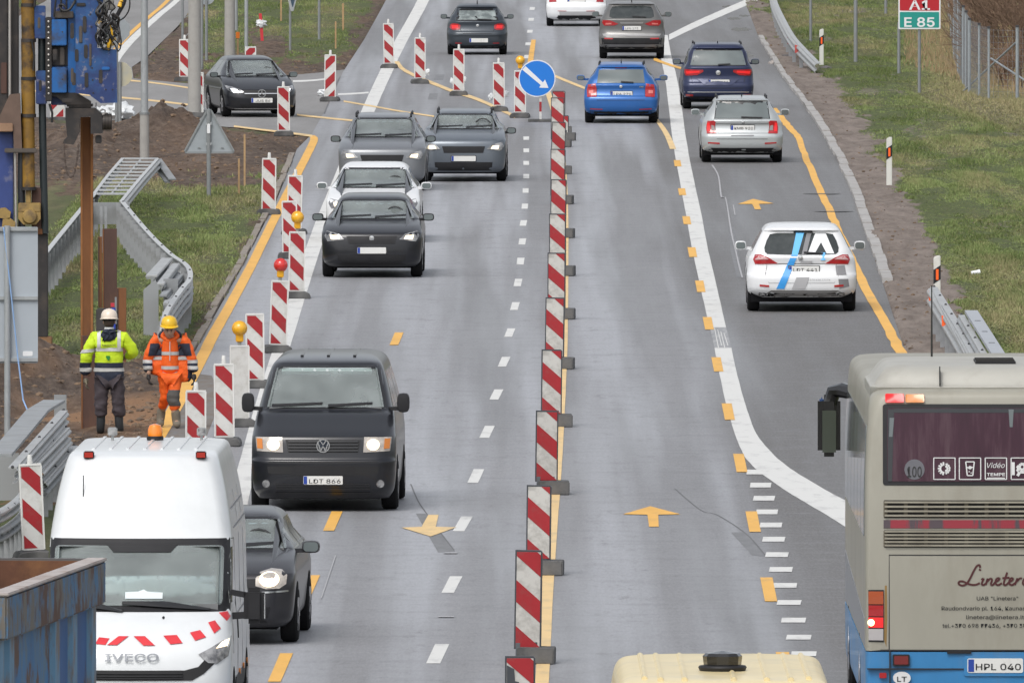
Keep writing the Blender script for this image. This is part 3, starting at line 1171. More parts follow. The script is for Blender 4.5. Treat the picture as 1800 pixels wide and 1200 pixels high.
    def mirrors(self, x, y, z, w=.20, h=.15, material=None, glass=True, arm=True, only=None):
        for s in (-1, 1):
            if only and s != only:
                continue
            m = MB()
            prof = []
            for t, k in ((-.05, .72), (-.045, .92), (0, 1.0), (.06, .9), (.10, .55)):
                prof.append((t, k))
            vs, fs = [], []
            n = 16
            for t, k in prof:
                for a in range(n):
                    c, sn = math.cos(2 * math.pi * a / n), math.sin(2 * math.pi * a / n)
                    e = .62
                    vs.append((s * x + s * w / 2 + k * w / 2 * math.copysign(abs(c) ** e, c), y + t, z + k * h / 2 * math.copysign(abs(sn) ** e, sn)))
            for i in range(len(prof) - 1):
                for a in range(n):
                    b = (a + 1) % n
                    fs.append((i * n + a, i * n + b, (i + 1) * n + b, (i + 1) * n + a))
            fs.append(tuple(range(n)))
            fs.append(tuple((len(prof) - 1) * n + a for a in range(n)))
            m.add(vs, fs)
            if arm:
                m.bar((s * (x - .12), y + .03, z - h * .32), (s * (x + w * .4), y + .02, z - h * .28), .05, .05)
            o = m.build('mirror', material or self.paint, self.root, smooth=True, ang=60)
            if glass:
                MB().prism([(s * x + s * w / 2 + a, z + b) for a, b in rrect(-w * .4, -h * .36, w * .4, h * .36, .04)], y - .056, y - .05).build('mirror_glass', GLASS_PALE, o)

    def plate(self, x, z, s, w=.52, h=.112, yoff=.0, frame=True, year=False, kind='sans', cut=None):
        p, _ = self.hit(x, z, 'near')
        y = p.y - .012 + yoff
        pl = MB().prism([(x + a, z + b) for a, b in rrect(-w / 2, -h / 2, w / 2, h / 2, .012)], y, y + .05).build('number_plate', PLATE, self.root)
        if frame:
            m = MB().prism([(x + a, z + b) for a, b in rrect(-w / 2 - .012, -h / 2 - .016, w / 2 + .012, h / 2 + .012, .014)], y + .004, y + .052)
            m.build('plate_frame', BLACKP, self.root)
        MB().prism([(x + a, z + b) for a, b in [(-w / 2 + .004, -h / 2 + .004), (-w / 2 + .05, -h / 2 + .004), (-w / 2 + .05, h / 2 - .004), (-w / 2 + .004, h / 2 - .004)]], y - .002, y).build('blue_band', PLATE_BLUE, pl)
        if s:
            lettering('plate_number', s, h * .70, lambda u, v, d: (x + .024 + u, y - .001 - d, z - h * .35 + v), INK, pl, width=w * .80 * len(s) / 7.0, bold=.002, kind='sans')
        return pl

    def badge(self, x, z, r, material=None, name='badge', depth=.02):
        p, _ = self.hit(x, z, 'near')
        return MB().lathe([(r * .2, -depth), (r * .9, -depth * .8), (r, -depth * .3), (r, .02)], 20, c=(x, p.y, z), axis='y').build(name, material or CHROME, self.root, smooth=True)


def sides(v, y0, y1, z0, z1, slope0=.35, slope1=.5, cuts=(.35, .62), material=None):
    """side windows between pillars, y0 near end, y1 far end at the belt line"""
    ys = [0.0, *cuts, 1.0]
    for ax in ('left', 'right'):
        for i in range(len(ys) - 1):
            a, b = y0 + (y1 - y0) * ys[i] + .03, y0 + (y1 - y0) * ys[i + 1] - .03
            ta = a + (slope0 if i == 0 else 0)
            tb = b - (slope1 if i == len(ys) - 2 else 0)
            v.decal('side_window', [(a, z0), (b, z0), (tb, z1), (ta, z1)], material or GLASS, ax, th=.004, res=.16)


def rear_light(v, poly, inner=None, inner_mat=None, lit=None):
    a, b = v.decal('tail_light', poly, REDL, th=.014, mirror=True, res=.05)
    for src, m in ((inner, inner_mat or WHITEL), (lit, REDLIT)):
        if src:
            for o, sgn in ((a, 1), (b, -1)):
                v.decal('lamp_lens', [(sgn * p[0], p[1]) for p in src], m, th=.02, parent=o, res=.05)


def roof_rails(v, x, y0, y1, z):
    for s in (-1, 1):
        MB().tube([(s * x, y0, z - .06), (s * x, y0 + .10, z + .012), (s * x, y1 - .1, z + .012), (s * x, y1, z - .06)], .02, 8).build('roof_rail', BLACKP, v.root, smooth=True)


def antenna(v, x, y, z, h=.10, lean=-.05, r=.012):
    MB().tube([(x, y, z - .02), (x, y + lean * .3, z + h * .4), (x, y + lean, z + h)], [r * 1.6, r, r * .6], 6).build('antenna', BLACKP, v.root, smooth=True)


def wiper(v, x0, z0, x1, z1):
    v.decal('wiper', [(x0, z0 - .012), (x1, z1 - .008), (x1, z1 + .012), (x0, z0 + .018)], BLACKP, th=.035, res=.08)


def wagon_slices(L, w, H, zb, belt=.95, win_top=1.33, wt=.60, yl=.05, yw0=.12, yw1=.42, nose=.9, roof_w=.47, corner=.20, cdep=.20):
    """plan outlines of an estate or hatchback seen from behind"""
    return [(zb, .16, L - .15, w * .86, corner, cdep), (zb + .08, .05, L - .05, w * .96, corner, cdep), (.42, .005, L, w * .99, corner, cdep), (.56, .0, L, w, corner, cdep),
            (.63, .02, L - .02, w, corner, cdep), (.68, .05 + yl * .3, L - .08, w * .995, corner, cdep), (.82, .06 + yl, L - .35, w * .985, corner, cdep), (belt - .04, yw0 - .03, L - .95, w * .955, corner * 1.05, cdep),
            (belt, yw0, L - 1.05, w * .93, corner, cdep), (belt + .12, yw0 + (yw1 - yw0) * .3, L - 1.3, w * .86, .16, .18), (win_top - .10, yw0 + (yw1 - yw0) * .75, L - 1.75, wt * 1.10, .13, .16),
            (win_top, yw1, L - 1.95, wt * 1.02, .12, .15), (win_top + .035, yw1 - .04, L - 2.05, wt * .98, .14, .15), (H - .04, yw1 + .10, L - 2.25, wt * .90, .2, .2),
            (H - .008, yw1 + .45, L - 2.5, roof_w, .25, .3), (H, yw1 + .8, L - 2.7, roof_w * .7, .25, .3)]


CARS_AWAY = 'vehicles driving away from the camera'
CARS_TOWARDS = 'vehicles driving towards the camera'


def rear_common(v, w, belt, win, win_frame=None, glass=None, wheels=(.0, 0), under=.19, zb=.26, tyre=.21, rr=.325):
    if win_frame:
        v.decal('window_surround', win_frame, BLACKG, th=.004)
    v.decal('rear_window', win, glass or GLASS_PALE, th=.009)
    v.wheels(w - tyre / 2 - .015, .78, v.L - .88, r=rr, w=tyre)
    v.underbody(w * .92, under - .02, zb + .12)  # made wide and low to block light and deepen shade under the car


# --- white estate with a blue and grey stripe livery, nearest car in the right lane
P_WHITE = paint_mat('white_car_paint', (.70, .71, .72), damt=(.6, 1.1), dirt=(.45, .44, .42))
P_WHITE2 = paint_mat('white_van_paint', (.66, .68, .69), damt=(.62, 1.1), dirt=(.5, .5, .49))
v = Veh('estate_car', 'white estate car with a diagonal blue stripe and grey blocks across its tailgate', 'car', 1408, 546, P_WHITE,
        wagon_slices(4.8, .945, 1.49, .25, belt=.97, win_top=1.36, wt=.66, yw1=.5, corner=.28, cdep=.30), 4.8, yaw=-.35, group=CARS_AWAY)
rear_common(v, .945, .97, [(-.63, 1.03), (-.59, .995), (-.3, .985), (.3, .985), (.59, .995), (.63, 1.03), (.64, 1.10), (.60, 1.22), (.54, 1.325), (.42, 1.345), (-.42, 1.345), (-.54, 1.325), (-.60, 1.22), (-.64, 1.10)], glass=GLASS, zb=.25, rr=.34)
rear_light(v, [(.40, .83), (.80, .82), (.835, .90), (.80, .985), (.70, .985), (.58, .94), (.48, .88)], inner=[(.56, .905), (.80, .895), (.79, .965), (.70, .965), (.62, .94)], inner_mat=mat('pink_lens', (.55, .33, .33), .15, coat=.6))
STRIPE_BLUE = mat('blue_stripe_film', (.035, .28, .66), .35)
STRIPE_BLUE2 = mat('light_blue_stripe_film', (.14, .45, .80), .35)
GREY_F = mat('grey_film', (.38, .38, .39), .4)
GREY_F2 = mat('dark_grey_film', (.20, .20, .21), .4)
WHITE_F = mat('white_film', (.74, .75, .76), .4)
v.decal('stripe', [(-.17, .985), (-.065, .985), (.045, 1.352), (-.09, 1.352)], STRIPE_BLUE2, th=.013)
v.decal('stripe', [(-.435, .40), (-.30, .40), (-.065, .985), (-.17, .985)], STRIPE_BLUE, th=.013)
v.decal('stripe', [(.00, .985), (.08, .985), (.17, 1.345), (.09, 1.345)], GREY_F2, th=.013)
v.decal('stripe', [(-.17, .40), (.06, .40), (.13, .60), (-.09, .60)], GREY_F, th=.012)
v.decal('stripe', [(.65, .40), (.82, .44), (.80, .57), (.63, .57)], GREY_F2, th=.012)
v.decal('stripe', [(.60, .64), (.77, .64), (.74, .80), (.58, .80)], GREY_F2, th=.012)
v.decal('stripe', [(-.03, .83), (.16, .83), (.19, .88), (0, .88)], GREY_F, th=.012)
LA = [[(.09, 1.0), (.19, 1.0), (.30, 1.19), (.37, 1.10), (.41, 1.0), (.51, 1.0), (.39, 1.34), (.22, 1.34)]]
v.decal('window_lettering', [(.105, 1.005), (.225, 1.005), (.335, 1.19), (.43, 1.005), (.56, 1.005), (.42, 1.335), (.235, 1.335)], WHITE_F, th=.014)
v.decal('sticker', [(.33, .89), (.41, .89), (.41, 1.02), (.34, 1.02)], STRIPE_BLUE2, th=.014)
v.decal('brake_light', [(-.14, 1.352), (.20, 1.352), (.18, 1.385), (-.12, 1.385)], BLACKG, th=.02)
wiper(v, .04, 1.02, .37, 1.005)
v.decal('bumper_trim', [(-.50, .27), (.62, .27), (.70, .33), (.62, .375), (-.52, .375), (-.60, .33)], mat('grey_bumper_trim', (.27, .265, .26), .55), th=.012)
v.decal('valance', [(-.80, .19), (.80, .19), (.74, .285), (-.74, .285)], UNDER, th=.01)
v.decal('reflector', [(.56, .43), (.72, .44), (.72, .475), (.56, .465)], REDL, th=.014, mirror=True)
v.seam([(-.62, .98), (-.60, .80), (-.63, .62), (-.56, .50), (.56, .50), (.63, .62), (.60, .80), (.62, .98)], .009, material=mat('soft_panel_gap', (.28, .28, .29), .6))
v.seam([(-.40, .83), (.40, .83)], .012)
v.plate(.04, .735, 'LDT 441')
v.badge(-.02, .93, .045)
lettering('phone_lettering', '+370 698 77174', .035, lambda a, b, d: (.30 + a, v.hit(.30 + a, .545 + b, 'near')[0].y - .013 - d, .545 + b), GREY_F2, v.root, width=.38)
v.mirrors(.93, 2.75, 1.06, .20, .16, material=P_WHITE)
sides(v, .75, 3.35, 1.02, 1.36, cuts=(.3, .62))
# --- silver estate
P_SILVER = paint_mat('silver_car_paint', (.43, .455, .46), .35, .3, dirt=(.25, .24, .22))
v = Veh('estate_car', 'silver estate car with roof rails, plate KMB 920, behind the navy people carrier', 'car', 1304, 285, P_SILVER,
        wagon_slices(4.66, .905, 1.46, .22, belt=.96, win_top=1.345, wt=.60, yw1=.42), 4.66, yaw=.3, group=CARS_AWAY)
rear_common(v, .905, .96, [(-.60, .985), (.60, .985), (.545, 1.33), (-.545, 1.33)], [(-.62, .975), (.62, .975), (.565, 1.355), (-.565, 1.355)], zb=.22)
rear_light(v, [(.575, .655), (.785, .65), (.80, .78), (.77, .93), (.62, .935), (.585, .90), (.605, .80)], inner=[(.60, .72), (.68, .72), (.68, .84), (.62, .82)], inner_mat=mat('smoked_lens', (.22, .20, .19), .2, coat=.5), lit=[(.71, .70), (.77, .70), (.78, .88), (.72, .89)])
v.plate(.01, .775, 'KMB 920')
v.seam([(-.62, .97), (-.585, .66), (-.56, .53), (.56, .53), (.585, .66), (.62, .97)], .01)
v.seam([(-.58, .86), (.58, .86)], .010)
v.decal('valance', [(-.80, .16), (.80, .16), (.70, .33), (-.70, .33)], BLACKP, th=.012)
v.decal('reflector', [(.50, .415), (.76, .43), (.76, .46), (.50, .45)], REDL, th=.012, mirror=True)
v.decal('dealer_strip', [(-.25, .595), (.26, .595), (.26, .62), (-.25, .62)], GREY_F2, th=.008)
wiper(v, -.02, 1.01, .45, 1.0)
v.badge(.02, .905, .035)
v.mirrors(.90, 2.7, 1.06, .20, .15)
roof_rails(v, .55, .7, 2.6, 1.45)
antenna(v, 0, .85, 1.45, .07)
sides(v, .7, 3.3, 1.0, 1.33)
# --- navy people carrier
P_NAVY = paint_mat('navy_car_paint', (.022, .030, .075), .3, .3, dirt=(.07, .07, .075))
v = Veh('people_carrier', 'dark navy people carrier with wide red tail lights at the head of the right lane', 'car', 1262, 191, P_NAVY,
        wagon_slices(4.53, .88, 1.63, .24, belt=1.06, win_top=1.47, wt=.66, yw1=.40, roof_w=.52), 4.53, yaw=.6, group=CARS_AWAY)
rear_common(v, .88, 1.06, [(-.69, 1.09), (.69, 1.09), (.60, 1.44), (-.60, 1.44)], [(-.73, 1.07), (.73, 1.07), (.63, 1.47), (-.63, 1.47)], zb=.24)
rear_light(v, [(.37, .92), (.52, .84), (.80, .825), (.84, .90), (.83, .985), (.37, .97)], lit=[(.46, .90), (.78, .87), (.80, .94), (.46, .945)])
v.plate(.02, .675, 'GTS 111')
v.badge(0, .90, .065)
v.decal('bumper_crease', [(-.84, .41), (.84, .41), (.84, .435), (-.84, .435)], CHROME, th=.01)
v.decal('valance', [(-.82, .20), (.82, .20), (.82, .30), (-.82, .30)], BLACKP, th=.01)
v.decal('reflector', [(.62, .315), (.80, .32), (.80, .37), (.62, .365)], REDL, th=.012, mirror=True)
v.seam([(-.70, 1.07), (-.66, .75), (-.60, .52), (.60, .52), (.66, .75), (.70, 1.07)], .01)
v.decal('tailgate_recess', [(-.52, .75), (-.34, .60), (.34, .60), (.52, .75)], P_NAVY, th=.018)
wiper(v, 0, 1.10, .30, 1.12)
v.mirrors(.87, 2.75, 1.12, .21, .15)
roof_rails(v, .58, .7, 2.7, 1.62)
antenna(v, 0, .85, 1.62, .05)
sides(v, .7, 3.4, 1.10, 1.46)
# --- blue estate
P_BLUE = paint_mat('blue_car_paint', (.022, .115, .36), .25, .28, dirt=(.10, .12, .17))
v = Veh('estate_car', 'bright blue estate car with black roof rails beside the thick white edge line', 'car', 1091, 216, P_BLUE,
        wagon_slices(4.57, .885, 1.445, .22, belt=.95, win_top=1.31, wt=.58, yw1=.38, corner=.16, cdep=.14), 4.57, yaw=-1.0, group=CARS_AWAY)
rear_common(v, .885, .95, [(-.575, .97), (.575, .97), (.53, 1.29), (-.53, 1.29)], None, zb=.22)
rear_light(v, [(.585, .645), (.81, .635), (.82, .80), (.79, .93), (.60, .955), (.585, .80)], inner=[(.66, .72), (.77, .72), (.77, .79), (.66, .80)], inner_mat=mat('rose_lens', (.60, .16, .14), .2, coat=.5))
v.plate(.015, .715, 'LPA 270')
v.decal('brake_light', [(-.14, 1.315), (.14, 1.315), (.14, 1.335), (-.14, 1.335)], REDL, th=.012)
v.seam([(-.58, .95), (-.575, .56), (.575, .56), (.58, .95)], .012)
v.decal('valance', [(-.82, .17), (.82, .17), (.74, .25), (-.74, .25)], BLACKP, th=.012)
v.decal('reflector', [(.44, .325), (.74, .335), (.74, .36), (.44, .35)], REDL, th=.012, mirror=True)
v.badge(0, .885, .04)
v.decal('model_script', [(.44, .86), (.54, .86), (.54, .89), (.44, .89)], CHROME, th=.008)
wiper(v, .0, 1.0, .30, .985)
v.mirrors(.90, 2.65, 1.04, .20, .14)
roof_rails(v, .53, .65, 2.5, 1.435)
antenna(v, 0, .8, 1.435, .09)
sides(v, .7, 3.2, .99, 1.30)
# --- grey crossover
P_GREY = paint_mat('warm_grey_car_paint', (.15, .148, .145), .35, .32, dirt=(.20, .19, .175))
v = Veh('crossover', 'grey crossover with slanted red tail lights beside the white hatchback', 'car', 1110, 103, P_GREY,
        wagon_slices(4.38, .91, 1.58, .27, belt=1.12, win_top=1.48, wt=.64, yw1=.5, corner=.25), 4.38, yaw=-.5, group=CARS_AWAY)
rear_common(v, .91, 1.12, [(-.62, 1.17), (-.54, 1.135), (.54, 1.135), (.62, 1.17), (.60, 1.33), (.54, 1.44), (.3, 1.465), (-.3, 1.465), (-.54, 1.44), (-.60, 1.33)], glass=GLASS, zb=.27, rr=.345)
rear_light(v, [(.36, .97), (.48, .925), (.76, .92), (.82, 1.0), (.80, 1.075), (.60, 1.07)], inner=[(.56, .955), (.74, .95), (.72, .99), (.56, 1.0)], inner_mat=mat('rose_lens', (.60, .16, .14), .2))
v.plate(0, .855, None)
lettering('plate_number', 'LPN 173', .075, lambda a, b, d: (a, v.hit(0, .86, 'near')[0].y - .016 - d, .82 + b), GREY_F2, v.root, width=.36)
v.decal('chrome_bar', [(-.30, .975), (.30, .975), (.33, 1.02), (-.33, 1.02)], mat('satin_trim', (.34, .34, .34), .3, .6), th=.012)
v.decal('bumper_ledge', [(-.78, .63), (.78, .63), (.82, .70), (-.82, .70)], mat('light_bumper', (.30, .30, .30), .35, .4), th=.012)
v.decal('valance', [(-.80, .24), (.80, .24), (.84, .58), (-.84, .58)], BLACKP, th=.008)
v.decal('skid_plate', [(-.70, .33), (.70, .33), (.74, .40), (-.74, .40)], GREY_F2, th=.012)
v.decal('reflector', [(.52, .545), (.76, .55), (.76, .59), (.52, .585)], REDL, th=.014, mirror=True)
wiper(v, .02, 1.18, .40, 1.16)
v.mirrors(.91, 2.5, 1.2, .20, .16)
antenna(v, 0, .8, 1.57, .10)
sides(v, .75, 3.1, 1.16, 1.46)
# --- dark hatchback
P_DARK = paint_mat('dark_blue_grey_car_paint', (.045, .055, .068), .3, .35, dirt=(.10, .105, .11))
v = Veh('hatchback', 'dark blue grey hatchback with glowing round tail lights beyond the beacon row', 'car', 839, 96, P_DARK,
        wagon_slices(4.05, .845, 1.425, .2, belt=.96, win_top=1.30, wt=.58, yw1=.52, corner=.30, cdep=.35), 4.05, yaw=.2, group=CARS_AWAY)
rear_common(v, .845, .96, [(-.54, .985), (.54, .985), (.50, 1.24), (-.50, 1.24)], [(-.60, .955), (.60, .955), (.55, 1.29), (-.55, 1.29)], glass=mat('see_through_glass', (.30, .34, .335), .1, col2=(.12, .14, .14), mscale=3), zb=.2, rr=.31)
rear_light(v, [(.48, .73), (.55, .70), (.70, .70), (.77, .76), (.77, .84), (.68, .885), (.55, .87), (.47, .83)], lit=[(.53, .75), (.70, .74), (.72, .83), (.55, .84)])
v.plate(.04, .41, None, frame=False)
v.badge(.01, .82, .045)
v.decal('bumper_lip', [(-.66, .55), (.66, .55), (.70, .585), (-.70, .585)], P_DARK, th=.03)
v.decal('valance', [(-.68, .14), (.68, .14), (.74, .24), (-.74, .24)], BLACKP, th=.012)
v.decal('reflector', [(.44, .315), (.62, .32), (.62, .345), (.44, .34)], REDL, th=.012, mirror=True)
v.seam([(-.55, .96), (-.46, .68), (-.40, .60), (.40, .60), (.46, .68), (.55, .96)], .012)
wiper(v, 0, 1.0, .40, .985)
v.mirrors(.84, 2.2, 1.04, .19, .14, glass=True)
antenna(v, 0, .95, 1.42, .20, lean=.1)
sides(v, .8, 2.8, .99, 1.28)
# --- white hatchback cut by the frame
v = Veh('hatchback', 'white car with a black lower bumper, cut off by the top of the picture', 'car', 1013, 46, P_WHITE,
        wagon_slices(4.3, .91, 1.5, .2, belt=.98, win_top=1.36, wt=.62, yw1=.45, corner=.28), 4.3, yaw=0, group=CARS_AWAY)
rear_common(v, .91, .98, [(-.58, 1.01), (.58, 1.01), (.53, 1.33), (-.53, 1.33)], glass=GLASS, zb=.2)
rear_light(v, [(.60, .74), (.82, .73), (.82, .93), (.64, .95)])
v.decal('bumper_trim', [(-.62, .17), (.62, .17), (.55, .33), (-.55, .33)], BLACKP, th=.014)
v.decal('valance', [(-.50, .33), (.50, .33), (.52, .45), (-.52, .45)], GREY_F, th=.01)
v.decal('reflector', [(.30, .455), (.56, .46), (.56, .475), (.30, .47)], REDL, th=.012, mirror=True)
v.plate(0, .80, None)
v.mirrors(.9, 2.5, 1.06)
sides(v, .8, 2.9, 1.02, 1.34)


# ------------------------------------------------------------------ vehicles coming towards the camera
def headlamp(v, poly, lens, core, glass=None, mirror=True):
    sg = (1, -1) if mirror else (1,)
    for s in sg:
        o = v.decal('headlight', [(s * p[0], p[1]) for p in poly], glass or LAMP_GLASS, th=.016, res=.06)
        if core:
            v.decal('lit_bulb', [(s * p[0], p[1]) for p in core], lens, th=.024, parent=o, res=.06)


def front_slices(L, w, H, zb, hood=.78, cowl=1.0, wt=.60, hlen=.9, wbase=1.15, wtop=1.9, roof_w=.47, corner=.30, cdep=.25):
    return [(zb, .12, L - .15, w * .86, corner, cdep), (zb + .1, .02, L - .05, w * .96, corner, cdep), (.45, .0, L, w * .985, corner, cdep), (hood - .14, .02, L, w, corner, cdep),
            (hood - .04, .07, L, w, corner, cdep), (hood, .16, L, w * .99, corner, cdep), (hood + (cowl - hood) * .5, hlen * .55, L - .02, w * .975, .25, .3), (cowl - .03, hlen, L - .05, w * .95, .16, .3),
            (cowl, wbase - .05, L - .08, w * .93, .14, .3), (cowl + .03, wbase, L - .1, w * .91, .12, .25), (H - .30, wbase + (wtop - wbase) * .55, L - .35, w * .80, .12, .25),
            (H - .12, wtop - .05, L - .55, wt * 1.04, .13, .25), (H - .075, wtop + .04, L - .6, wt * .98, .15, .25), (H - .03, wtop + .3, L - .75, wt * .88, .2, .3), (H - .005, wtop + .7, L - 1.0, roof_w, .25, .3), (H, wtop + 1, L - 1.2, roof_w * .7, .25, .3)]


def clear_glass():
    m, N, L, b = node_mat('clear_tinted_glass')
    tr = N.new('ShaderNodeBsdfTransparent')
    tr.inputs['Color'].default_value = (.80, .90, .87, 1)
    gl = N.new('ShaderNodeBsdfGlossy')
    gl.inputs['Roughness'].default_value = .05
    gl.inputs['Color'].default_value = (.95, .98, 1, 1)
    fr = N.new('ShaderNodeFresnel')
    fr.inputs['IOR'].default_value = 1.6
    sky_veil = N.new('ShaderNodeBsdfDiffuse')                  # diffuse veil standing in for the pale sky reflection on the pane
    sky_veil.inputs['Color'].default_value = (.47, .525, .515, 1)
    tc = N.new('ShaderNodeTexCoord')
    nz = N.new('ShaderNodeTexNoise')
    nz.inputs['Scale'].default_value = 2.2
    nz.inputs['Detail'].default_value = 3
    L.new(tc.outputs['Object'], nz.inputs['Vector'])
    mr = N.new('ShaderNodeMapRange')
    mr.inputs['From Min'].default_value, mr.inputs['From Max'].default_value = .3, .7
    mr.inputs['To Min'].default_value, mr.inputs['To Max'].default_value = .26, .44
    L.new(nz.outputs['Fac'], mr.inputs['Value'])
    m1 = N.new('ShaderNodeMixShader')
    L.new(mr.outputs[0], m1.inputs[0])
    L.new(tr.outputs[0], m1.inputs[1])
    L.new(sky_veil.outputs[0], m1.inputs[2])
    m2 = N.new('ShaderNodeMixShader')
    L.new(fr.outputs[0], m2.inputs[0])
    L.new(m1.outputs[0], m2.inputs[1])
    L.new(gl.outputs[0], m2.inputs[2])
    L.new(m2.outputs[0], N['Material Output'].inputs['Surface'])
    return m


CLEAR = clear_glass()
CABIN = mat('cabin_lining', (.16, .165, .17), .9)
SEAT = mat('cabin_seat_fabric', (.022, .022, .025), .9)
DASH = mat('dashboard_plastic', (.035, .036, .038), .7)


def cabin(v, zb, zt, wb, wt):
    """cuts the opening behind the windscreen and puts lining, dashboard, seats and steering wheel inside"""
    Q = [Vector((-wb + .012, 0, zb + .008)), Vector((wb - .012, 0, zb + .008)), Vector((wt - .012, 0, zt - .008)), Vector((-wt + .012, 0, zt - .008))]
    yb, yt = v.hit(0, zb, 'near')[0].y, v.hit(0, zt, 'near')[0].y
    bm = bmesh.new()
    bm.from_mesh(v.body.data)
    planes = []
    for i in range(4):
        a, b = Q[i], Q[(i + 1) % 4]
        n = Vector((-(b.z - a.z), 0, b.x - a.x)).normalized()      # points inside
        planes.append((a, n))
        near = [f for f in bm.faces if f.calc_center_median().y < yt + .5 and f.calc_center_median().z > zb - .3]
        geom = near + list({e for f in near for e in f.edges}) + list({w for f in near for w in f.verts})
        bmesh.ops.bisect_plane(bm, geom=geom, plane_co=a, plane_no=n)
    kill = []
    for f in bm.faces:
        c = f.calc_center_median()
        if c.y < yt + .12 and all((c - a).dot(n) > 1e-4 for a, n in planes):
            kill.append(f)
    bmesh.ops.delete(bm, geom=kill, context='FACES')
    bm.to_mesh(v.body.data)
    bm.free()
    d = 2.1
    z0 = zb - .35
    P = [(-wb * .96, yb + .03, z0), (wb * .96, yb + .03, z0), (wb * .96, yb + d, z0), (-wb * .96, yb + d, z0), (-wb * .96, yb + .03, zb), (wb * .96, yb + .03, zb),
         (-wt * .97, yt + .03, zt), (wt * .97, yt + .03, zt), (-wt * .97, yb + d, zt), (wt * .97, yb + d, zt)]
    m = MB().add(P, [(0, 1, 2, 3), (3, 2, 9, 8), (8, 9, 7, 6), (0, 3, 8, 6, 4), (1, 5, 7, 9, 2), (0, 4, 5, 1)])
    me = bpy.data.meshes.new('cabin_lining')
    me.from_pydata(m.v, [], m.f)
    lin = link('cabin_lining', me, v.root, CABIN)
    MB().prism([(yb + .06, zb - .16), (yb + .42, zb - .10), (yb + .40, zb + .0), (yb + .08, zb - .01)], -wb * .9, wb * .9, 'x').build('dashboard', DASH, lin)
    for s in (-1, 1):
        x = s * min(.40, wb * .52)
        se = MB().box((x, yb + 1.05, (zb - .28 + zt - .27) / 2), (.48, .14, zt - .27 - zb + .28)).build('seat', SEAT, v.root, bevel=.05)
        MB().box((x, yb + 1.08, zt - .17), (.26, .09, .17)).build('headrest', SEAT, se, bevel=.04)
    x = min(.40, wb * .52)
    pts = [Vector((x + .18 * math.cos(2 * math.pi * k / 16), yb + .48 + .06 * math.sin(2 * math.pi * k / 16), zb + .02 + .17 * math.sin(2 * math.pi * k / 16))) for k in range(17)]
    MB().tube(pts, .014, 6).build('steering_wheel', DASH, v.root, smooth=True)
    MB().box((0, yt + .06, zt - .10), (.22, .03, .06)).build('rear_view_mirror', DASH, v.root, bevel=.01)


def windscreen(v, zb, zt, wb, wt, glass=None):
    v.ring('windscreen_surround', [(-wb - .05, zb - .03), (wb + .05, zb - .03), (wt + .045, zt + .035), (-wt - .045, zt + .035)], [(-wb + .02, zb + .015), (wb - .02, zb + .015), (wt - .02, zt - .015), (-wt + .02, zt - .015)], BLACKG, th=.004)
    o = v.decal('windscreen', [(-wb, zb), (wb, zb), (wt, zt), (-wt, zt)], CLEAR, th=.014, res=.045)
    cabin(v, zb, zt, wb, wt)
    for x0, x1 in ((-wb * .92, -wb * .05), (wb * .05, wb * .80)):
        v.decal('wiper', [(x0, zb + .005), (x1, zb + .04), (x1, zb + .065), (x0, zb + .04)], BLACKP, th=.035, res=.05)
    return o


P_BLACK = paint_mat('black_car_paint', (.008, .009, .013), .1, .3, dirt=(.020, .0195, .020), coat=.35)
# --- black van
v = Veh('van', 'black passenger van with plate LDT 866 and lit headlights, beside the beacons', 'van', 569, 894, P_BLACK,
        [(.17, .12, 4.75, .86, .25, .22), (.30, .02, 4.85, .93, .25, .25), (.50, 0, 4.89, .95, .26, .26), (.66, .0, 4.9, .955, .26, .26), (.70, .03, 4.9, .955, .26, .26), (.80, .05, 4.9, .955, .25, .26),
         (.98, .10, 4.9, .95, .25, .28), (1.02, .17, 4.9, .945, .25, .3), (1.15, .48, 4.9, .93, .22, .3), (1.27, .78, 4.9, .91, .16, .3), (1.30, .90, 4.9, .90, .14, .3), (1.34, .97, 4.9, .885, .13, .25),
         (1.60, 1.28, 4.88, .82, .12, .22), (1.86, 1.60, 4.85, .735, .12, .2), (1.91, 1.70, 4.82, .70, .14, .2), (1.955, 2.0, 4.75, .64, .18, .25), (1.985, 2.5, 4.6, .54, .22, .3), (1.995, 3.0, 4.3, .4, .25, .3)],
        4.9, yaw=-1.3, group=CARS_TOWARDS, bow=.10, contact=.9)
windscreen(v, 1.345, 1.84, .775, .665)
v.decal('sun_strip', [(-.60, 1.80), (.60, 1.80), (.585, 1.845), (-.585, 1.845)], mat('pale_strip', (.46, .50, .50), .3), th=.013)
headlamp(v, [(.53, .785), (.88, .80), (.905, .985), (.54, .985)], LAMP_WARM, circ(.66, .885, .085, 18, .075), glass=mat('bright_lamp_glass', (.50, .46, .41), .15, coat=.5, col2=(.34, .31, .28), mscale=9))
for s in (-1, 1):
    v.decal('indicator', [(s * .80, .83), (s * .875, .835), (s * .885, .965), (s * .81, .965)], AMBER, th=.027, res=.06)
v.decal('grille', [(-.46, .785), (.46, .785), (.50, .95), (-.50, .95)], mat('grille_black', (.008, .008, .009), .6), th=.006)
for z in (.80, .84, .88, .92):
    v.decal('grille_slat', [(-.46, z), (.46, z), (.465, z + .017), (-.465, z + .017)], BLACKG, th=.022)
b = v.badge(0, .872, .088, material=mat('badge_blue', (.03, .04, .06), .3, .5))
py_ = v.hit(0, .872, 'near')[0].y
m = MB()
for k in range(24):
    a0, a1 = 2 * math.pi * k / 24, 2 * math.pi * (k + 1) / 24
    m.bar((.083 * math.cos(a0), py_ - .03, .872 + .083 * math.sin(a0)), (.083 * math.cos(a1), py_ - .03, .872 + .083 * math.sin(a1)), .014, .014, up=(0, 1, 0))
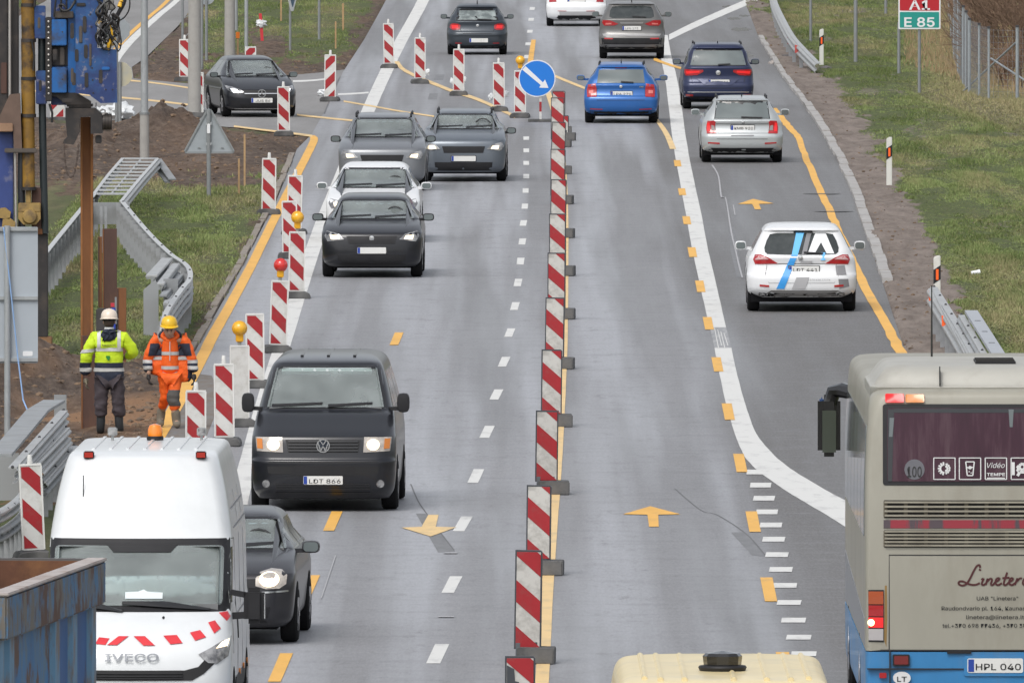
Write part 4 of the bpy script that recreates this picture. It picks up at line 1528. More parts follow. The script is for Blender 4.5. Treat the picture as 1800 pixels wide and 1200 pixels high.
for p, q in (((-.038, .068), (0, .012)), ((.038, .068), (0, .012)), ((-.066, .040), (-.032, -.066)), ((-.032, -.066), (0, -.004)), ((0, -.004), (.032, -.066)), ((.032, -.066), (.066, .040))):
    m.bar((p[0], py_ - .03, .872 + p[1]), (q[0], py_ - .03, .872 + q[1]), .013, .015, up=(0, 1, 0))
m.build('badge_letters', CHROME, b)
v.decal('air_intake', [(-.72, .50), (.72, .50), (.74, .60), (-.74, .60)], mat('grille_black', (.008, .008, .009), .6), th=.004)
v.decal('bumper_middle', [(-.42, .485), (.42, .485), (.42, .61), (-.42, .61)], BLACKP, th=.012)
for z in (.30, .33, .36, .245):
    v.decal('intake_slat', [(-.62, z), (.62, z), (.62, z + .012), (-.62, z + .012)], BLACKG, th=.01)
v.plate(.0, .42, 'LDT 866')
for s in (-1, 1):
    v.decal('fog_light', circ(s * .755, .37, .052, 14), LAMP_GLASS, th=.014, res=.06)
v.seam([(-.93, .665), (-.5, .66), (.5, .66), (.93, .665)], .014)
v.mirrors(.945, 1.1, 1.40, .17, .26, material=BLACKP, glass=False)
v.wheels(.86, .9, 3.95, r=.335, w=.22)
v.underbody(.74, .16, .4, .3)
sides(v, 1.35, 4.7, 1.34, 1.78, slope0=.45, slope1=.12, cuts=(.26, .62))
for x in (-.35, 0, .35):
    MB().bar((x, 2.2, 1.975), (x, 4.4, 1.985), .04, .03).build('roof_rib', P_BLACK, v.root)
# --- white high-roof van
v = Veh('delivery_van', 'white high-roof van with red chevrons on its bonnet and an orange beacon on the roof', 'van', 240, 1297, P_WHITE2,
        [(.28, .15, 5.9, .90, .3, .3), (.42, .02, 5.95, .98, .3, .3), (.62, 0, 6, 1.0, .3, .32), (.78, .02, 6, 1.0, .3, .34), (.95, .08, 6, 1.0, .28, .36), (1.10, .22, 6, .995, .25, .38), (1.24, .42, 6, .985, .2, .36),
         (1.32, .60, 6, .978, .16, .3), (1.37, .70, 6, .972, .14, .25), (1.7, 1.0, 6, .965, .13, .22), (2.04, 1.32, 6, .955, .13, .22), (2.12, 1.38, 6, .95, .14, .25), (2.45, 1.55, 6, .90, .14, .28),
         (2.74, 1.74, 5.97, .835, .14, .28), (2.86, 1.84, 5.95, .80, .14, .28), (2.915, 1.95, 5.9, .775, .14, .28), (2.945, 2.2, 5.8, .735, .15, .3), (2.955, 2.7, 5.6, .66, .2, .4)],
        6.0, yaw=-1.2, group=CARS_TOWARDS, bow=.16, contact=1.0)
v.ring('windscreen_surround', [(-.965, 1.345), (.965, 1.345), (.94, 2.075), (-.94, 2.075)], [(-.87, 1.43), (.87, 1.43), (.86, 1.985), (-.86, 1.985)], BLACKP, th=.014, res=.04)
ws = v.decal('windscreen', rrect(-.89, 1.405, .885, 2.005, .05), CLEAR, th=.022, res=.05)
cabin(v, 1.42, 1.995, .875, .865)
v.decal('sensor_strip', [(-.27, 1.94), (.33, 1.94), (.40, 2.02), (-.34, 2.02)], BLACKP, th=.034, parent=ws, res=.05)
v.decal('paper_note', [(-.13, 1.475), (.26, 1.475), (.26, 1.535), (.10, 1.545), (.06, 1.565), (.0, 1.545), (-.13, 1.54)], mat('paper_note', (.62, .68, .70), .7), th=.034, parent=ws, res=.05)
v.decal('wiper', [(-.16, 1.42), (.75, 1.36), (.76, 1.375), (.3, 1.45), (-.16, 1.45)], BLACKG, th=.05, res=.2)
v.decal('wiper', [(-.80, 1.42), (-.16, 1.345), (-.14, 1.36), (-.5, 1.45), (-.80, 1.45)], BLACKG, th=.05, res=.2)
CHEV = mat('red_chevron_film', (.62, .035, .045), .4)
for s in (1,):
    for pl in ([(.285, 1.015), (.335, 1.085), (.43, 1.09), (.50, 1.025)],):
        pass
def fz(cx, cy):
    """detail photo crop -> bonnet metres"""
    return ((80 + cx / 2.6075 - 240) / 168.0, (1297 - 740 - cy / 2.6075) / 168.0)


for pl in ([(340, 965), (385, 965), (335, 1003), (290, 1003)], [(410, 965), (460, 965), (508, 1005), (455, 1005)], [(545, 963), (605, 960), (633, 995), (578, 1000)], [(665, 950), (710, 940), (738, 970), (690, 985)], [(745, 908), (775, 900), (803, 935), (775, 955)], [(790, 868), (828, 865), (842, 888), (828, 905)]):
    q = [fz(*p) for p in pl]
    v.decal('chevron', q, CHEV, th=.016, res=.025)
for pl in ([(-.42, 1.035), (-.31, 1.025), (-.27, 1.09), (-.38, 1.10)], [(-.63, 1.06), (-.54, 1.045), (-.49, 1.10), (-.57, 1.12)]):
    v.decal('chevron', pl, CHEV, th=.01)
lettering('front_lettering', 'IVECO', .108, lambda a, b, d: (-.03 + a, v.hit(-.03 + a, .862 + b, 'near')[0].y - .03 - d, .862 + b), mat('silver_lettering', (.17, .18, .20), .4, .3), v.root, width=.56, bold=.014)
v.decal('bonnet_nozzle', circ(.28, 1.29, .014, 8), BLACKP, th=.012)
v.decal('grille', [(-.62, .66), (.60, .66), (.72, .73), (.86, .86), (.78, .93), (.66, .80), (.52, .765), (-.55, .765), (-.66, .80), (-.78, .93), (-.86, .86), (-.74, .73)], mat('grille_black', (.008, .008, .009), .6), th=.01)
for z in (.675, .70, .728):
    v.decal('grille_slat', [(-.50, z), (.50, z), (.50, z + .015), (-.50, z + .015)], BLACKP, th=.028)
headlamp(v, [(.66, .93), (.76, .84), (.86, .83), (.965, .90), (.985, 1.02), (.985, 1.10), (.90, 1.06), (.78, .99)], LAMP_WARM, [(.84, .985), (.955, 1.005), (.972, 1.075), (.90, 1.05)])
v.decal('lower_intake', [(-.62, .36), (.62, .36), (.66, .56), (-.66, .56)], BLACKP, th=.01)
v.decal('fog_recess', [(.70, .45), (.97, .48), (.95, .62), (.78, .60)], BLACKP, th=.01, mirror=True)
v.decal('bumper_step', [(-.9, .285), (.9, .285), (.9, .34), (-.9, .34)], BLACKP, th=.012)
v.wheels(.90, .95, 4.7, r=.35, w=.22)
v.underbody(.8, .22, .5, .4)
for s in (-1, 1):
    o = MB().box((s * 1.21, 1.05, 1.39), (.22, .12, .38)).build('mirror', BLACKP, v.root, bevel=.05)
    MB().bar((s * .96, 1.07, 1.53), (s * 1.12, 1.07, 1.50), .06, .06).build('mirror_arm', BLACKP, o)
    MB().bar((s * .96, 1.07, 1.28), (s * 1.12, 1.07, 1.29), .07, .07).build('mirror_arm', BLACKP, o)
    MB().box((s * 1.318, 1.08, 1.38), (.008, .08, .26)).build('mirror_edge', P_WHITE2, o)
for ax in ('left', 'right'):
    v.decal('side_window', [(1.02, 1.42), (2.0, 1.42), (2.0, 1.98), (1.55, 1.98), (1.2, 1.75)], GLASS, ax, th=.006)
    v.decal('door_handle', circ(2.25, 1.12, .10, 12, .13), BLACKP, ax, th=.008)
    v.seam([(2.15, .55), (2.15, 2.05), (1.5, 2.07), (1.0, 1.5), (.9, .9)], .012, ax)
    for y in (3.5, 4.7):
        v.seam([(y, .6), (y, 2.5)], .014, ax, material=mat('soft_panel_gap', (.28, .28, .29), .6))
    for z in (2.15, 2.35, 1.25):
        v.seam([(2.3, z), (5.7, z)], .02, ax, material=mat('soft_panel_gap', (.28, .28, .29), .6))
    for y in (2.5, 3.6, 4.6):
        v.decal('side_marker', rrect(y - .06, .60, y + .06, .66, .01), AMBER, ax, th=.02)
    v.decal('sill_trim', [(1.5, .42), (4.2, .42), (4.2, .62), (1.5, .62)], BLACKP, ax, th=.01)
for k in range(7):
    x = -.54 + .18 * k
    MB().prism([(x - .025, 2.925), (x + .025, 2.925), (x + .015, 2.968), (x - .015, 2.968)], 2.6, 5.6).build('roof_rib', P_WHITE2, v.root)
for x in (-.56, .62):
    o = MB().box((x, 1.98, 2.925), (.11, .09, .075)).build('marker_lamp', BLACKP, v.root, bevel=.01)
    MB().box((x, 1.93, 2.925), (.09, .02, .055)).build('lamp_lens', mat('dull_red_lens', (.40, .03, .02), .25, coat=.4), o)
for x in (-.43, .52):
    o = MB().box((x, 4.8, 3.05), (.10, .08, .09)).box((x, 4.8, 2.97), (.03, .03, .10)).build('work_lamp', mat('lamp_housing', (.35, .36, .36), .4, .5), v.root, bevel=.01)
    MB().box((x, 4.755, 3.05), (.075, .012, .065)).build('lamp_lens', LAMP_GLASS, o)
o = MB().lathe([(.085, 2.9), (.09, 2.98), (.085, 3.0)], 20, c=(.02, 4.9, .0)).build('beacon_base', BLACKP, v.root, smooth=True)
MB().lathe([(.078, 3.0), (.078, 3.07), (.06, 3.115), (.02, 3.13)], 20, c=(.02, 4.9, .0)).build('beacon_dome', mat('orange_dome', (.80, .22, .01), .15, coat=.6), o, smooth=True)
MB().tube([(-.60, 1.60, 2.27), (-.605, 1.62, 2.30), (-.605, 1.70, 2.72)], [.03, .008, .005], 8).build('antenna', BLACKG, v.root)
# --- dark small car behind the white van
P_CHAR = paint_mat('charcoal_car_paint', (.030, .030, .035), .3, .3, dirt=(.055, .05, .047))
v = Veh('hatchback', 'charcoal hatchback with a lit round headlight, half hidden behind the white van', 'car', 385, 1127, P_CHAR,
        front_slices(4.2, .865, 1.47, .2, hood=.84, cowl=1.03, wt=.60, hlen=.95, wbase=1.2, wtop=1.95), 4.2, yaw=-2.4, group=CARS_TOWARDS, contact=.85)
windscreen(v, 1.06, 1.36, .72, .59)
headlamp(v, [(.43, .68), (.55, .645), (.70, .65), (.775, .70), (.785, .80), (.72, .86), (.60, .875), (.48, .84), (.43, .77)], LAMP_WARM, circ(.585, .755, .115, 18, .088), glass=mat('bright_lamp_glass', (.50, .46, .41), .15, coat=.5, col2=(.34, .31, .28), mscale=9))
v.decal('grille', [(-.42, .66), (.42, .66), (.46, .76), (-.46, .76)], BLACKP, th=.01)
v.decal('lower_intake', [(-.55, .26), (.55, .26), (.6, .44), (-.6, .44)], BLACKP, th=.01)
v.decal('bumper_strip', [(.50, .595), (.80, .61), (.80, .63), (.50, .615)], CHROME, th=.012, mirror=True)
v.seam([(.52, .88), (.62, 1.0), (.60, 1.04)], .01)
v.plate(0, .50, None)
v.mirrors(.88, 1.55, 1.06, .21, .15)
v.wheels(.78, .85, 3.4, r=.32, w=.2)
v.underbody(.66, .17, .4, .3)
sides(v, 1.5, 3.8, 1.04, 1.36, slope0=.6, slope1=.4, cuts=(.45, .8))
# --- black saloon turning out of the side road
v = Veh('saloon_car', 'black saloon with bright white headlights turning out of the side road', 'car', 461, 205, P_BLACK,
        front_slices(4.63, .89, 1.44, .17, hood=.70, cowl=.96, wt=.56, hlen=1.05, wbase=1.35, wtop=2.2, roof_w=.42, corner=.42, cdep=.40), 4.63, yaw=8.0, group=CARS_TOWARDS, contact=.7)
windscreen(v, .985, 1.33, .70, .56, glass=GLASS_PALE)
headlamp(v, [(.42, .60), (.66, .58), (.80, .66), (.84, .77), (.70, .74), (.50, .67)], LAMP_COOL, [(.52, .60), (.68, .60), (.74, .69), (.60, .68)])
v.decal('grille', [(-.40, .48), (.40, .48), (.45, .66), (-.45, .66)], mat('grille_black', (.008, .008, .009), .6), th=.008)
v.decal('grille_slat', [(-.42, .565), (.42, .565), (.42, .585), (-.42, .585)], CHROME, th=.022)
py_ = v.hit(0, .575, 'near')[0].y
m = MB()
for k in range(20):
    a0, a1 = 2 * math.pi * k / 20, 2 * math.pi * (k + 1) / 20
    m.bar((.095 * math.cos(a0), py_ - .03, .575 + .095 * math.sin(a0)), (.095 * math.cos(a1), py_ - .03, .575 + .095 * math.sin(a1)), .016, .016, up=(0, 1, 0))
for a in (90, 210, 330):
    m.bar((0, py_ - .03, .575), (.095 * math.cos(R(a)), py_ - .03, .575 + .095 * math.sin(R(a))), .018, .016, up=(0, 1, 0))
m.build('badge', CHROME, v.root)
v.decal('lower_intake', [(-.62, .22), (.62, .22), (.55, .34), (-.55, .34)], BLACKP, th=.01)
v.decal('side_intake', [(.48, .25), (.80, .30), (.80, .40), (.56, .40)], BLACKP, th=.012, mirror=True)
v.plate(0, .41, 'JUS 86')
v.decal('bumper_lip', [(-.70, .19), (.70, .19), (.70, .215), (-.70, .215)], CHROME, th=.012)
v.mirrors(.87, 1.6, 1.0, .21, .14)
v.wheels(.78, .80, 3.5, r=.325, w=.22)
v.underbody(.68, .15, .4, .3)
sides(v, 1.7, 4.1, .97, 1.32, slope0=.65, slope1=.7, cuts=(.46, .82))
# --- the queue of oncoming cars, three near the left edge line and one further in
for (px_, py_c, pnt, lab, rails, w_, h_, glass_, cat_) in (
        (672, 334, paint_mat('grey_car_paint', (.19, .20, .215), .4, .3), 'grey estate car with roof rails at the end of the oncoming queue', True, .92, 1.58, GLASS_GREEN, 'car'),
        (656, 425, P_WHITE, 'white car in the middle of the oncoming queue, its windscreen pale green', False, .90, 1.48, GLASS_GREEN, 'car'),
        (654, 486, P_BLACK, 'black car leading the oncoming queue beside the thick white line', False, .91, 1.46, GLASS_PALE, 'car'),
        (815, 318, paint_mat('bluish_grey_car_paint', (.13, .15, .175), .4, .3), 'bluish grey estate car with roof rails standing nearer the middle of the junction', True, .90, 1.50, GLASS_PALE, 'car')):
    v = Veh('estate_car' if rails else 'saloon_car', lab, cat_, px_, py_c, pnt, front_slices(4.5, w_, h_, .2, hood=.84 if not rails else .92, cowl=1.02 if not rails else 1.09, wt=.62, hlen=.95, wbase=1.2, wtop=2.0), 4.5, yaw=-.6, group=CARS_TOWARDS, contact=.85)
    windscreen(v, 1.05 if not rails else 1.12, h_ - .12, .75, .60, glass_)
    for q in (-1, 1):
        v.seam([(q * .62, .87 if not rails else .95), (q * .70, 1.0 if not rails else 1.05)], .012)
    if not rails:
        v.badge(0, .72, .05)
    headlamp(v, [(.50, .70), (.80, .66), (.86, .76), (.82, .85), (.60, .80)], LAMP_WARM, [(.58, .71), (.74, .70), (.76, .78), (.62, .77)])
    v.decal('grille', [(-.42, .62), (.42, .62), (.46, .76), (-.46, .76)], BLACKP, th=.01)
    v.decal('lower_intake', [(-.6, .24), (.6, .24), (.62, .42), (-.62, .42)], BLACKP, th=.01)
    v.plate(0, .50, None)
    v.mirrors(.90, 1.5, 1.06, .21, .14, material=None if pnt is P_WHITE else BLACKP)
    v.wheels(.80, .85, 3.55, r=.325, w=.21)
    v.underbody(.7, .17, .4, .3)
    sides(v, 1.55, 4.1, 1.03, h_ - .12, slope0=.6, slope1=.35, cuts=(.42, .78))
    if rails:
        roof_rails(v, .58, 2.1, 4.0, h_ - .01)

# ------------------------------------------------------------------ the coach
P_BEIGE = mat('dusty_beige_coach_paint', (.30, .288, .24), .45, var=.06, vscale=1.5, dirt=(.20, .18, .14), dscale=1.2, damt=(.45, .85), stretch=(1, 1, .35), coat=.1)
P_BEIGE2 = mat('beige_pod_paint', (.37, .362, .325), .45, var=.06, vscale=1.5, dirt=(.24, .22, .18), dscale=1.6, damt=(.5, .9))
P_CBLUE = mat('blue_coach_paint', (.030, .19, .42), .4, var=.08, vscale=2, dirt=(.13, .17, .21), dscale=1.4, damt=(.45, .85), stretch=(1, 1, .4), coat=.1)
BX, BS, BY0 = 1734.0, 169.0, 1309.0


def bp(px, py):
    return ((px - BX) / BS, (BY0 - py) / BS)


def bpoly(*pts):
    return [bp(*p) for p in pts]


v = Veh('coach', 'dusty beige and blue coach with a plum curtained rear window at the right edge', 'coach', BX, BY0, P_BEIGE,
        [(.98, .0, 10.5, 1.255, .05, .09), (1.6, .0, 10.5, 1.26, .05, .09), (2.3, .03, 10.5, 1.26, .05, .09), (2.65, .06, 10.5, 1.258, .055, .09), (3.2, .13, 10.5, 1.24, .07, .10), (3.55, .19, 10.47, 1.215, .14, .17),
         (3.63, .22, 10.45, 1.18, .16, .2), (3.675, .30, 10.4, 1.10, .2, .25), (3.69, .5, 10.3, .95, .25, .3)], 10.5, yaw=.15, group=CARS_AWAY, bow=.05, contact=0, fcw=.2, fcd=.2)
low = loft([(.30, .06, 10.4, 1.20, .06, .09), (.42, .01, 10.5, 1.25, .05, .09), (.97, .004, 10.5, 1.262, .05, .09)], .05, 4, .2, .2).build('lower_body', P_CBLUE, v.root, smooth=True, ang=50)
# lower panels use the body surface just above for depth
win = v.decal('rear_window_frame', rrect(*bp(1552, 853), *bp(1914, 711), .03), BLACKP, th=.006)
CURT = mat('plum_curtained_glass', (.045, .014, .026), .22, var=.3, vscale=3, stretch=(3, 1, .3), dirt=(.10, .07, .075), dscale=3, damt=(.5, .95), spec=.3)
gl = v.decal('rear_window', rrect(*bp(1560, 846), *bp(1906, 718), .02), CURT, th=.012)
v.decal('window_edge', bpoly((1561, 720), (1572, 720), (1568, 846), (1561, 846)), mat('black_glass_edge', (.02, .022, .025), .15), th=.0145, parent=gl)
v.decal('window_edge', bpoly((1572, 719), (1900, 719), (1900, 726), (1572, 726)), mat('black_glass_edge', (.02, .022, .025), .15), th=.0145, parent=gl)
CURTG = mat('curtain_grey', (.12, .14, .145), .3)
v.decal('curtain_tie', bpoly((1564, 735), (1572, 735), (1569, 768), (1563, 768)), CURTG, th=.016, parent=gl)
v.decal('curtain_tie', bpoly((1773, 720), (1782, 720), (1780, 751), (1775, 751)), CURTG, th=.016, parent=gl)
DISC = mat('speed_disc', (.11, .11, .125), .4)
WPRINT = mat('white_print', (.62, .62, .62), .5)
v.decal('speed_disc', circ(*bp(1607.5, 825), .105, 24), DISC, th=.016, parent=gl)


def on(vv, px, py, lift=.018):
    """place lettering by photo position on the rear of the coach"""
    x0, z0 = bp(px, py)

    def f(a, b, d):
        return (x0 + a, vv.hit(x0 + a, z0 + b, 'near')[0].y - lift - d, z0 + b)
    return f


lettering('speed_number', '100', .15, on(v, 1607.5, 838), INK, gl, width=.15, bold=.01)


def tubes2d(name, strokes, px, py, unit, r, material, parent, lift=.018):
    """drawn lines: strokes in unit squares, y up, placed by photo position"""
    f = on(v, px, py, lift)
    m = MB()
    for st in strokes:
        pts = [f(a * unit, b * unit, 0) for a, b in st]
        for i in range(len(pts) - 1):
            m.bar(pts[i], pts[i + 1], r, .004, up=(0, 1, 0))
    return m.build(name, material, parent)


def arc(cx, cy, r, a0, a1, n=10, ry=None):
    ry = ry or r
    return [(cx + r * math.cos(R(a0 + (a1 - a0) * k / n)), cy + ry * math.sin(R(a0 + (a1 - a0) * k / n))) for k in range(n + 1)]


sq = [[(-.5, -.5), (.5, -.5), (.5, .5), (-.5, .5), (-.5, -.5)]]
U = 37.5 / BS
for cx in (1660, 1705, 1750.5, 1796):
    tubes2d('icon_frame', sq, cx, 823.5, U, .010, WPRINT, gl)
tubes2d('sun_icon', [arc(.0, 0, .19, 90, 270)] + [[(.21 * math.cos(R(a)), .21 * math.sin(R(a))), (.31 * math.cos(R(a)), .31 * math.sin(R(a)))] for a in range(100, 270, 26)], 1660, 823.5, U, .018, WPRINT, gl)
tubes2d('snow_icon', [[(.05 + .24 * math.cos(R(a)) * k, .24 * math.sin(R(a)) * k * 1.1) for k in (.2, 1)] for a in (-80, -50, -20, 10, 40, 70)] + [arc(.03, 0, .22, -85, 85), arc(.03, 0, .12, -85, 85)], 1660, 823.5, U, .012, WPRINT, gl)
tubes2d('glass_icon', [[(-.2, .32), (.2, .32), (.13, -.32), (-.13, -.32), (-.2, .32)], [(-.17, .08), (-.06, .02), (.05, .08), (.17, .05)], arc(0, .05, .06, 0, 360, 8), [(-.05, -.12), (-.03, -.16)], [(.05, -.18), (.06, -.22)]], 1705, 823.5, U, .012, WPRINT, gl)
lettering('icon_lettering', 'Vidéo', .075, on(v, 1750.5, 822), WPRINT, gl, width=.185, shear=.25)
lettering('icon_lettering', 'TEMPE', .042, on(v, 1750.5, 836), WPRINT, gl, width=.19, bold=.02)
tubes2d('icon_underline', [[(-.42, 0), (.42, 0)]], 1750.5, 840, U, .012, WPRINT, gl)
tubes2d('head_icon', [arc(.02, .08, .14, 0, 360, 12), [(-.2, -.34), (-.1, -.16), (.14, -.16), (.26, -.34)], [(-.4, -.3), (-.4, .3)], arc(-.3, 0, .14, -60, 60, 6)], 1796, 823.5, U, .03, WPRINT, gl)
for s, (pr, pa) in ((1, None), (-1, None)) if False else ((1, (0, 0)), (-1, (0, 0))):
    o = v.decal('upper_lamp', [(s * a, b) for a, b in rrect(-1.05, 3.555, -.855, 3.645, .015)], REDLIT if s == 1 else REDL, th=.03, res=.1)
    v.decal('upper_lamp', [(s * a, b) for a, b in rrect(-.84, 3.555, -.645, 3.64, .015)], AMBER, th=.03, res=.1)
# engine grilles
DARKG = mat('grille_recess', (.02, .018, .016), .8)
SLATM = mat('beige_slat', (.28, .26, .205), .45, dirt=(.15, .13, .10), dscale=2, damt=(.4, .8))
for z0, z1, n in ((2.36, 2.545, 4), (2.055, 2.235, 5)):
    rec = v.decal('engine_grille', [(-1.065, z0), (1.065, z0), (1.065, z1), (-1.065, z1)], DARKG, th=.004)
    for k in range(n):
        zz = z0 + (z1 - z0) * (k + .35) / n
        v.decal('grille_slat', [(-1.06, zz), (1.06, zz), (1.06, zz + .019), (-1.06, zz + .019)], SLATM, th=.03, parent=rec, res=.4)
    for k in range(-5, 6):
        v.decal('slat_bracket', [(k * .21 - .02, z0 + .01), (k * .21 + .02, z0 + .01), (k * .21 + .02, z1 - .01), (k * .21 - .02, z1 - .01)], mat('rusty_bracket', (.10, .085, .06), .8), th=.012, parent=rec, res=.4)
v.decal('red_band', [(-1.07, 2.255), (1.07, 2.255), (1.07, 2.34), (-1.07, 2.34)], mat('faded_red_band', (.26, .02, .035), .4, col2=(.07, .05, .06), mscale=4, mix=(.5, .56), stretch=(1.3, 1, .1)), th=.01)
# engine door, lamps, bumper
v.seam([bp(1563, 1143), bp(1563, 975), bp(1905, 975), bp(1905, 1143)], .012, name='door_gap')
v.seam([(-1.25, .985), (1.25, .985)], .02, name='door_gap')
for s in (-1, 1):
    x0, x1 = s * 1.265, s * 1.068
    hh = [1.085, 1.215, 1.335, 1.46, 1.605]
    cols = [WHITEL, REDLIT if s == -1 else REDL, REDL, mat('orange_tail_lens', (.36, .07, .02), .2, coat=.5)]
    o = v.decal('tail_light', [(x0, 1.075), (x1, 1.075), (x1, 1.615), (x0, 1.615)], BLACKP, th=.012, res=.2)
    for k in range(4):
        v.decal('lamp_lens', [(x0 * .997, hh[k] + .006), (x1 * 1.005, hh[k] + .006), (x1 * 1.005, hh[k + 1] - .006), (x0 * .997, hh[k + 1] - .006)], cols[k], th=.022, parent=o, res=.12)
    v.decal('rust_streak', [(x1 * .998, 1.10), (x1 * .975, 1.02), (x1 * .965, 1.30), (x1 * .97, 1.66), (x1 * .99, 1.66)], mat('rust_streak', (.24, .15, .05), .7), th=.003)
bulb = v.decal('lit_bulb', circ(-1.20, 1.275, .036, 14), mat('hot_bulb', (.9, .7, .4), .3, emit=(1, .75, .35), estr=2.2), th=.03)
SCRIPT = mat('maroon_print', (.070, .014, .016), .5)


def bez(*pts):
    out = []
    for i in range(len(pts) - 1):
        p0, p1, p2, p3 = [np.array(pts[max(0, min(len(pts) - 1, j))], float) for j in (i - 1, i, i + 1, i + 2)]
        for k in range(5):
            t = k / 5
            q = .5 * (2 * p1 + (p2 - p0) * t + (2 * p0 - 5 * p1 + 4 * p2 - p3) * t * t + (3 * p1 - p0 - 3 * p2 + p3) * t ** 3)
            out.append((q[0], q[1]))
    return out + [pts[-1]]


# the looping script of the company name, drawn in crop pixels (3.75 per photo pixel)
def cs(*pts):
    return bez(*[((x - 875) / 3.75 / BS, (556 - y) / 3.75 / BS) for x, y in pts])


strokes = [cs((1022, 440), (1018, 422), (1000, 428), (980, 460), (955, 510), (930, 548), (900, 556), (880, 545), (885, 530), (910, 530), (950, 548), (990, 552), (1020, 540)),
           cs((1030, 520), (1045, 510), (1032, 545), (1045, 553), (1062, 540)), cs((1058, 553), (1072, 510), (1068, 530), (1090, 510), (1100, 520), (1092, 548), (1105, 553), (1120, 535)),
           cs((1120, 535), (1145, 520), (1148, 508), (1130, 512), (1122, 540), (1140, 554), (1165, 540)), cs((1200, 470), (1180, 530), (1178, 550), (1192, 553), (1208, 538)), cs((1168, 508), (1215, 505)),
           cs((1208, 538), (1235, 520), (1236, 508), (1220, 512), (1212, 540), (1230, 554), (1252, 540)), cs((1250, 553), (1268, 508), (1262, 530), (1285, 508), (1296, 512)),
           cs((1340, 515), (1320, 508), (1304, 530), (1308, 552), (1325, 548), (1345, 512), (1338, 545), (1352, 553))]
tubes2d('company_script', strokes, 1683.5, 1028, 1.0, .021, SCRIPT, v.root, lift=.004)
tubes2d('company_script', [[(.245 * .92, .155), (.255 * .92, .17)]], 1683.5, 1028, 1.0, .024, SCRIPT, v.root, lift=.004)
for s_, cx_, cy_, cap_, w_ in (('UAB "Linetera"', 1753, 1054, .055, .43), ('Raudondvario pl. 164, Kaunas', 1728.5, 1071.5, .056, .87), ('linetera@linetera.lt', 1749, 1087, .056, .60), ('tel.+370 698 77436, +370 37', 1730, 1102, .056, .87)):
    lettering('contact_lettering', s_, cap_, on(v, cx_, cy_, .004), INK, v.root, width=w_, bold=.004)
# the blue tail: lamps, plate, country oval hang on its surface
yb = .0


def lowbox(name, x0, z0, x1, z1, material, d=.02, parent=None, r=.012):
    return MB().prism(rrect(min(x0, x1), min(z0, z1), max(x0, x1), max(z0, z1), r), -d, .06).build(name, material, parent or v.root)


for s in (-1, 1):
    lowbox('reflector_frame', s * .975, .825, s * .80, .945, BLACKP, .012)
    lowbox('reflector', s * .96, .842, s * .815, .93, mat('dark_red_reflector', (.16, .015, .015), .25, coat=.5), .02)
    lowbox('side_reflector', s * 1.115, .70, s * 1.04, .755, REDL, .01)
MB().prism([(-1.24, .788), (1.24, .788), (1.24, .80), (-1.24, .80)], -.006, .05).build('bumper_gap', SEAM, v.root)
MB().prism([(-1.011, .3), (-.999, .3), (-.999, .985), (-1.011, .985)], -.006, .05).build('bumper_gap', SEAM, v.root)
MB().prism([(-.41, .955), (-.16, .955), (-.16, .985), (-.41, .985)], -.02, .05).build('latch', BLACKP, v.root)
MB().prism(rrect(-.235, .72, .42, .93, .03), -.010, .06).build('plate_recess', P_CBLUE, v.root)
pl = MB().prism(rrect(-.20, .755, .38, .905, .02), -.016, .06).build('number_plate', PLATE, v.root)
MB().prism([(-.19, .765), (-.13, .765), (-.13, .895), (-.19, .895)], -.019, -.016).build('blue_band', PLATE_BLUE, pl)
lettering('plate_number', 'HPL 040', .092, lambda a, b, d: (.122 + a, -.017 - d, .785 + b), INK, pl, width=.47, bold=.008)
lt = MB().prism(circ(-.88, .70, .092, 24, .066), -.014, .05).build('country_oval', WPRINT, v.root)
lettering('oval_lettering', 'LT', .072, lambda a, b, d: (-.88 + a, -.015 - d, .664 + b), INK, lt, width=.10, bold=.012)
MB().prism(rrect(.42, .60, .52, .70, .01), -.012, .05).build('tow_cover', P_CBLUE, v.root)
# roof pod, vents, antenna
pod = loft([(3.60, .52, 3.6, 1.20, .12, .14), (3.70, .46, 3.6, 1.20, .12, .14), (3.72, .50, 3.55, 1.17, .14, .16), (3.86, .60, 3.5, 1.06, .2, .2), (3.915, .80, 3.3, .98, .25, .25), (3.93, 1.15, 3.0, .8, .3, .3)], .1, 4).build('roof_pod', P_BEIGE2, v.root, smooth=True, ang=40)
MB().box((-.475, .56, 3.79), (.012, .16, .20), Matrix.Rotation(R(-30), 3, 'X')).build('pod_gap', SEAM, pod)
MB().box((-.14, .62, 3.77), (.03, .1, .03)).build('pod_bolt', SEAM, pod)
gr_ = MB().box((.12, 1.4, 3.935), (.42, .8, .03)).build('pod_vent', BLACKP, pod)
for k in range(5):
    MB().box((.12, 1.1 + k * .15, 3.955), (.40, .05, .02)).build('vent_slat', DARKG, gr_)
MB().tube([(-.50, 2.9, 3.9), (-.50, 2.92, 4.68)], [.012, .006], 6).build('antenna', BLACKG, v.root)
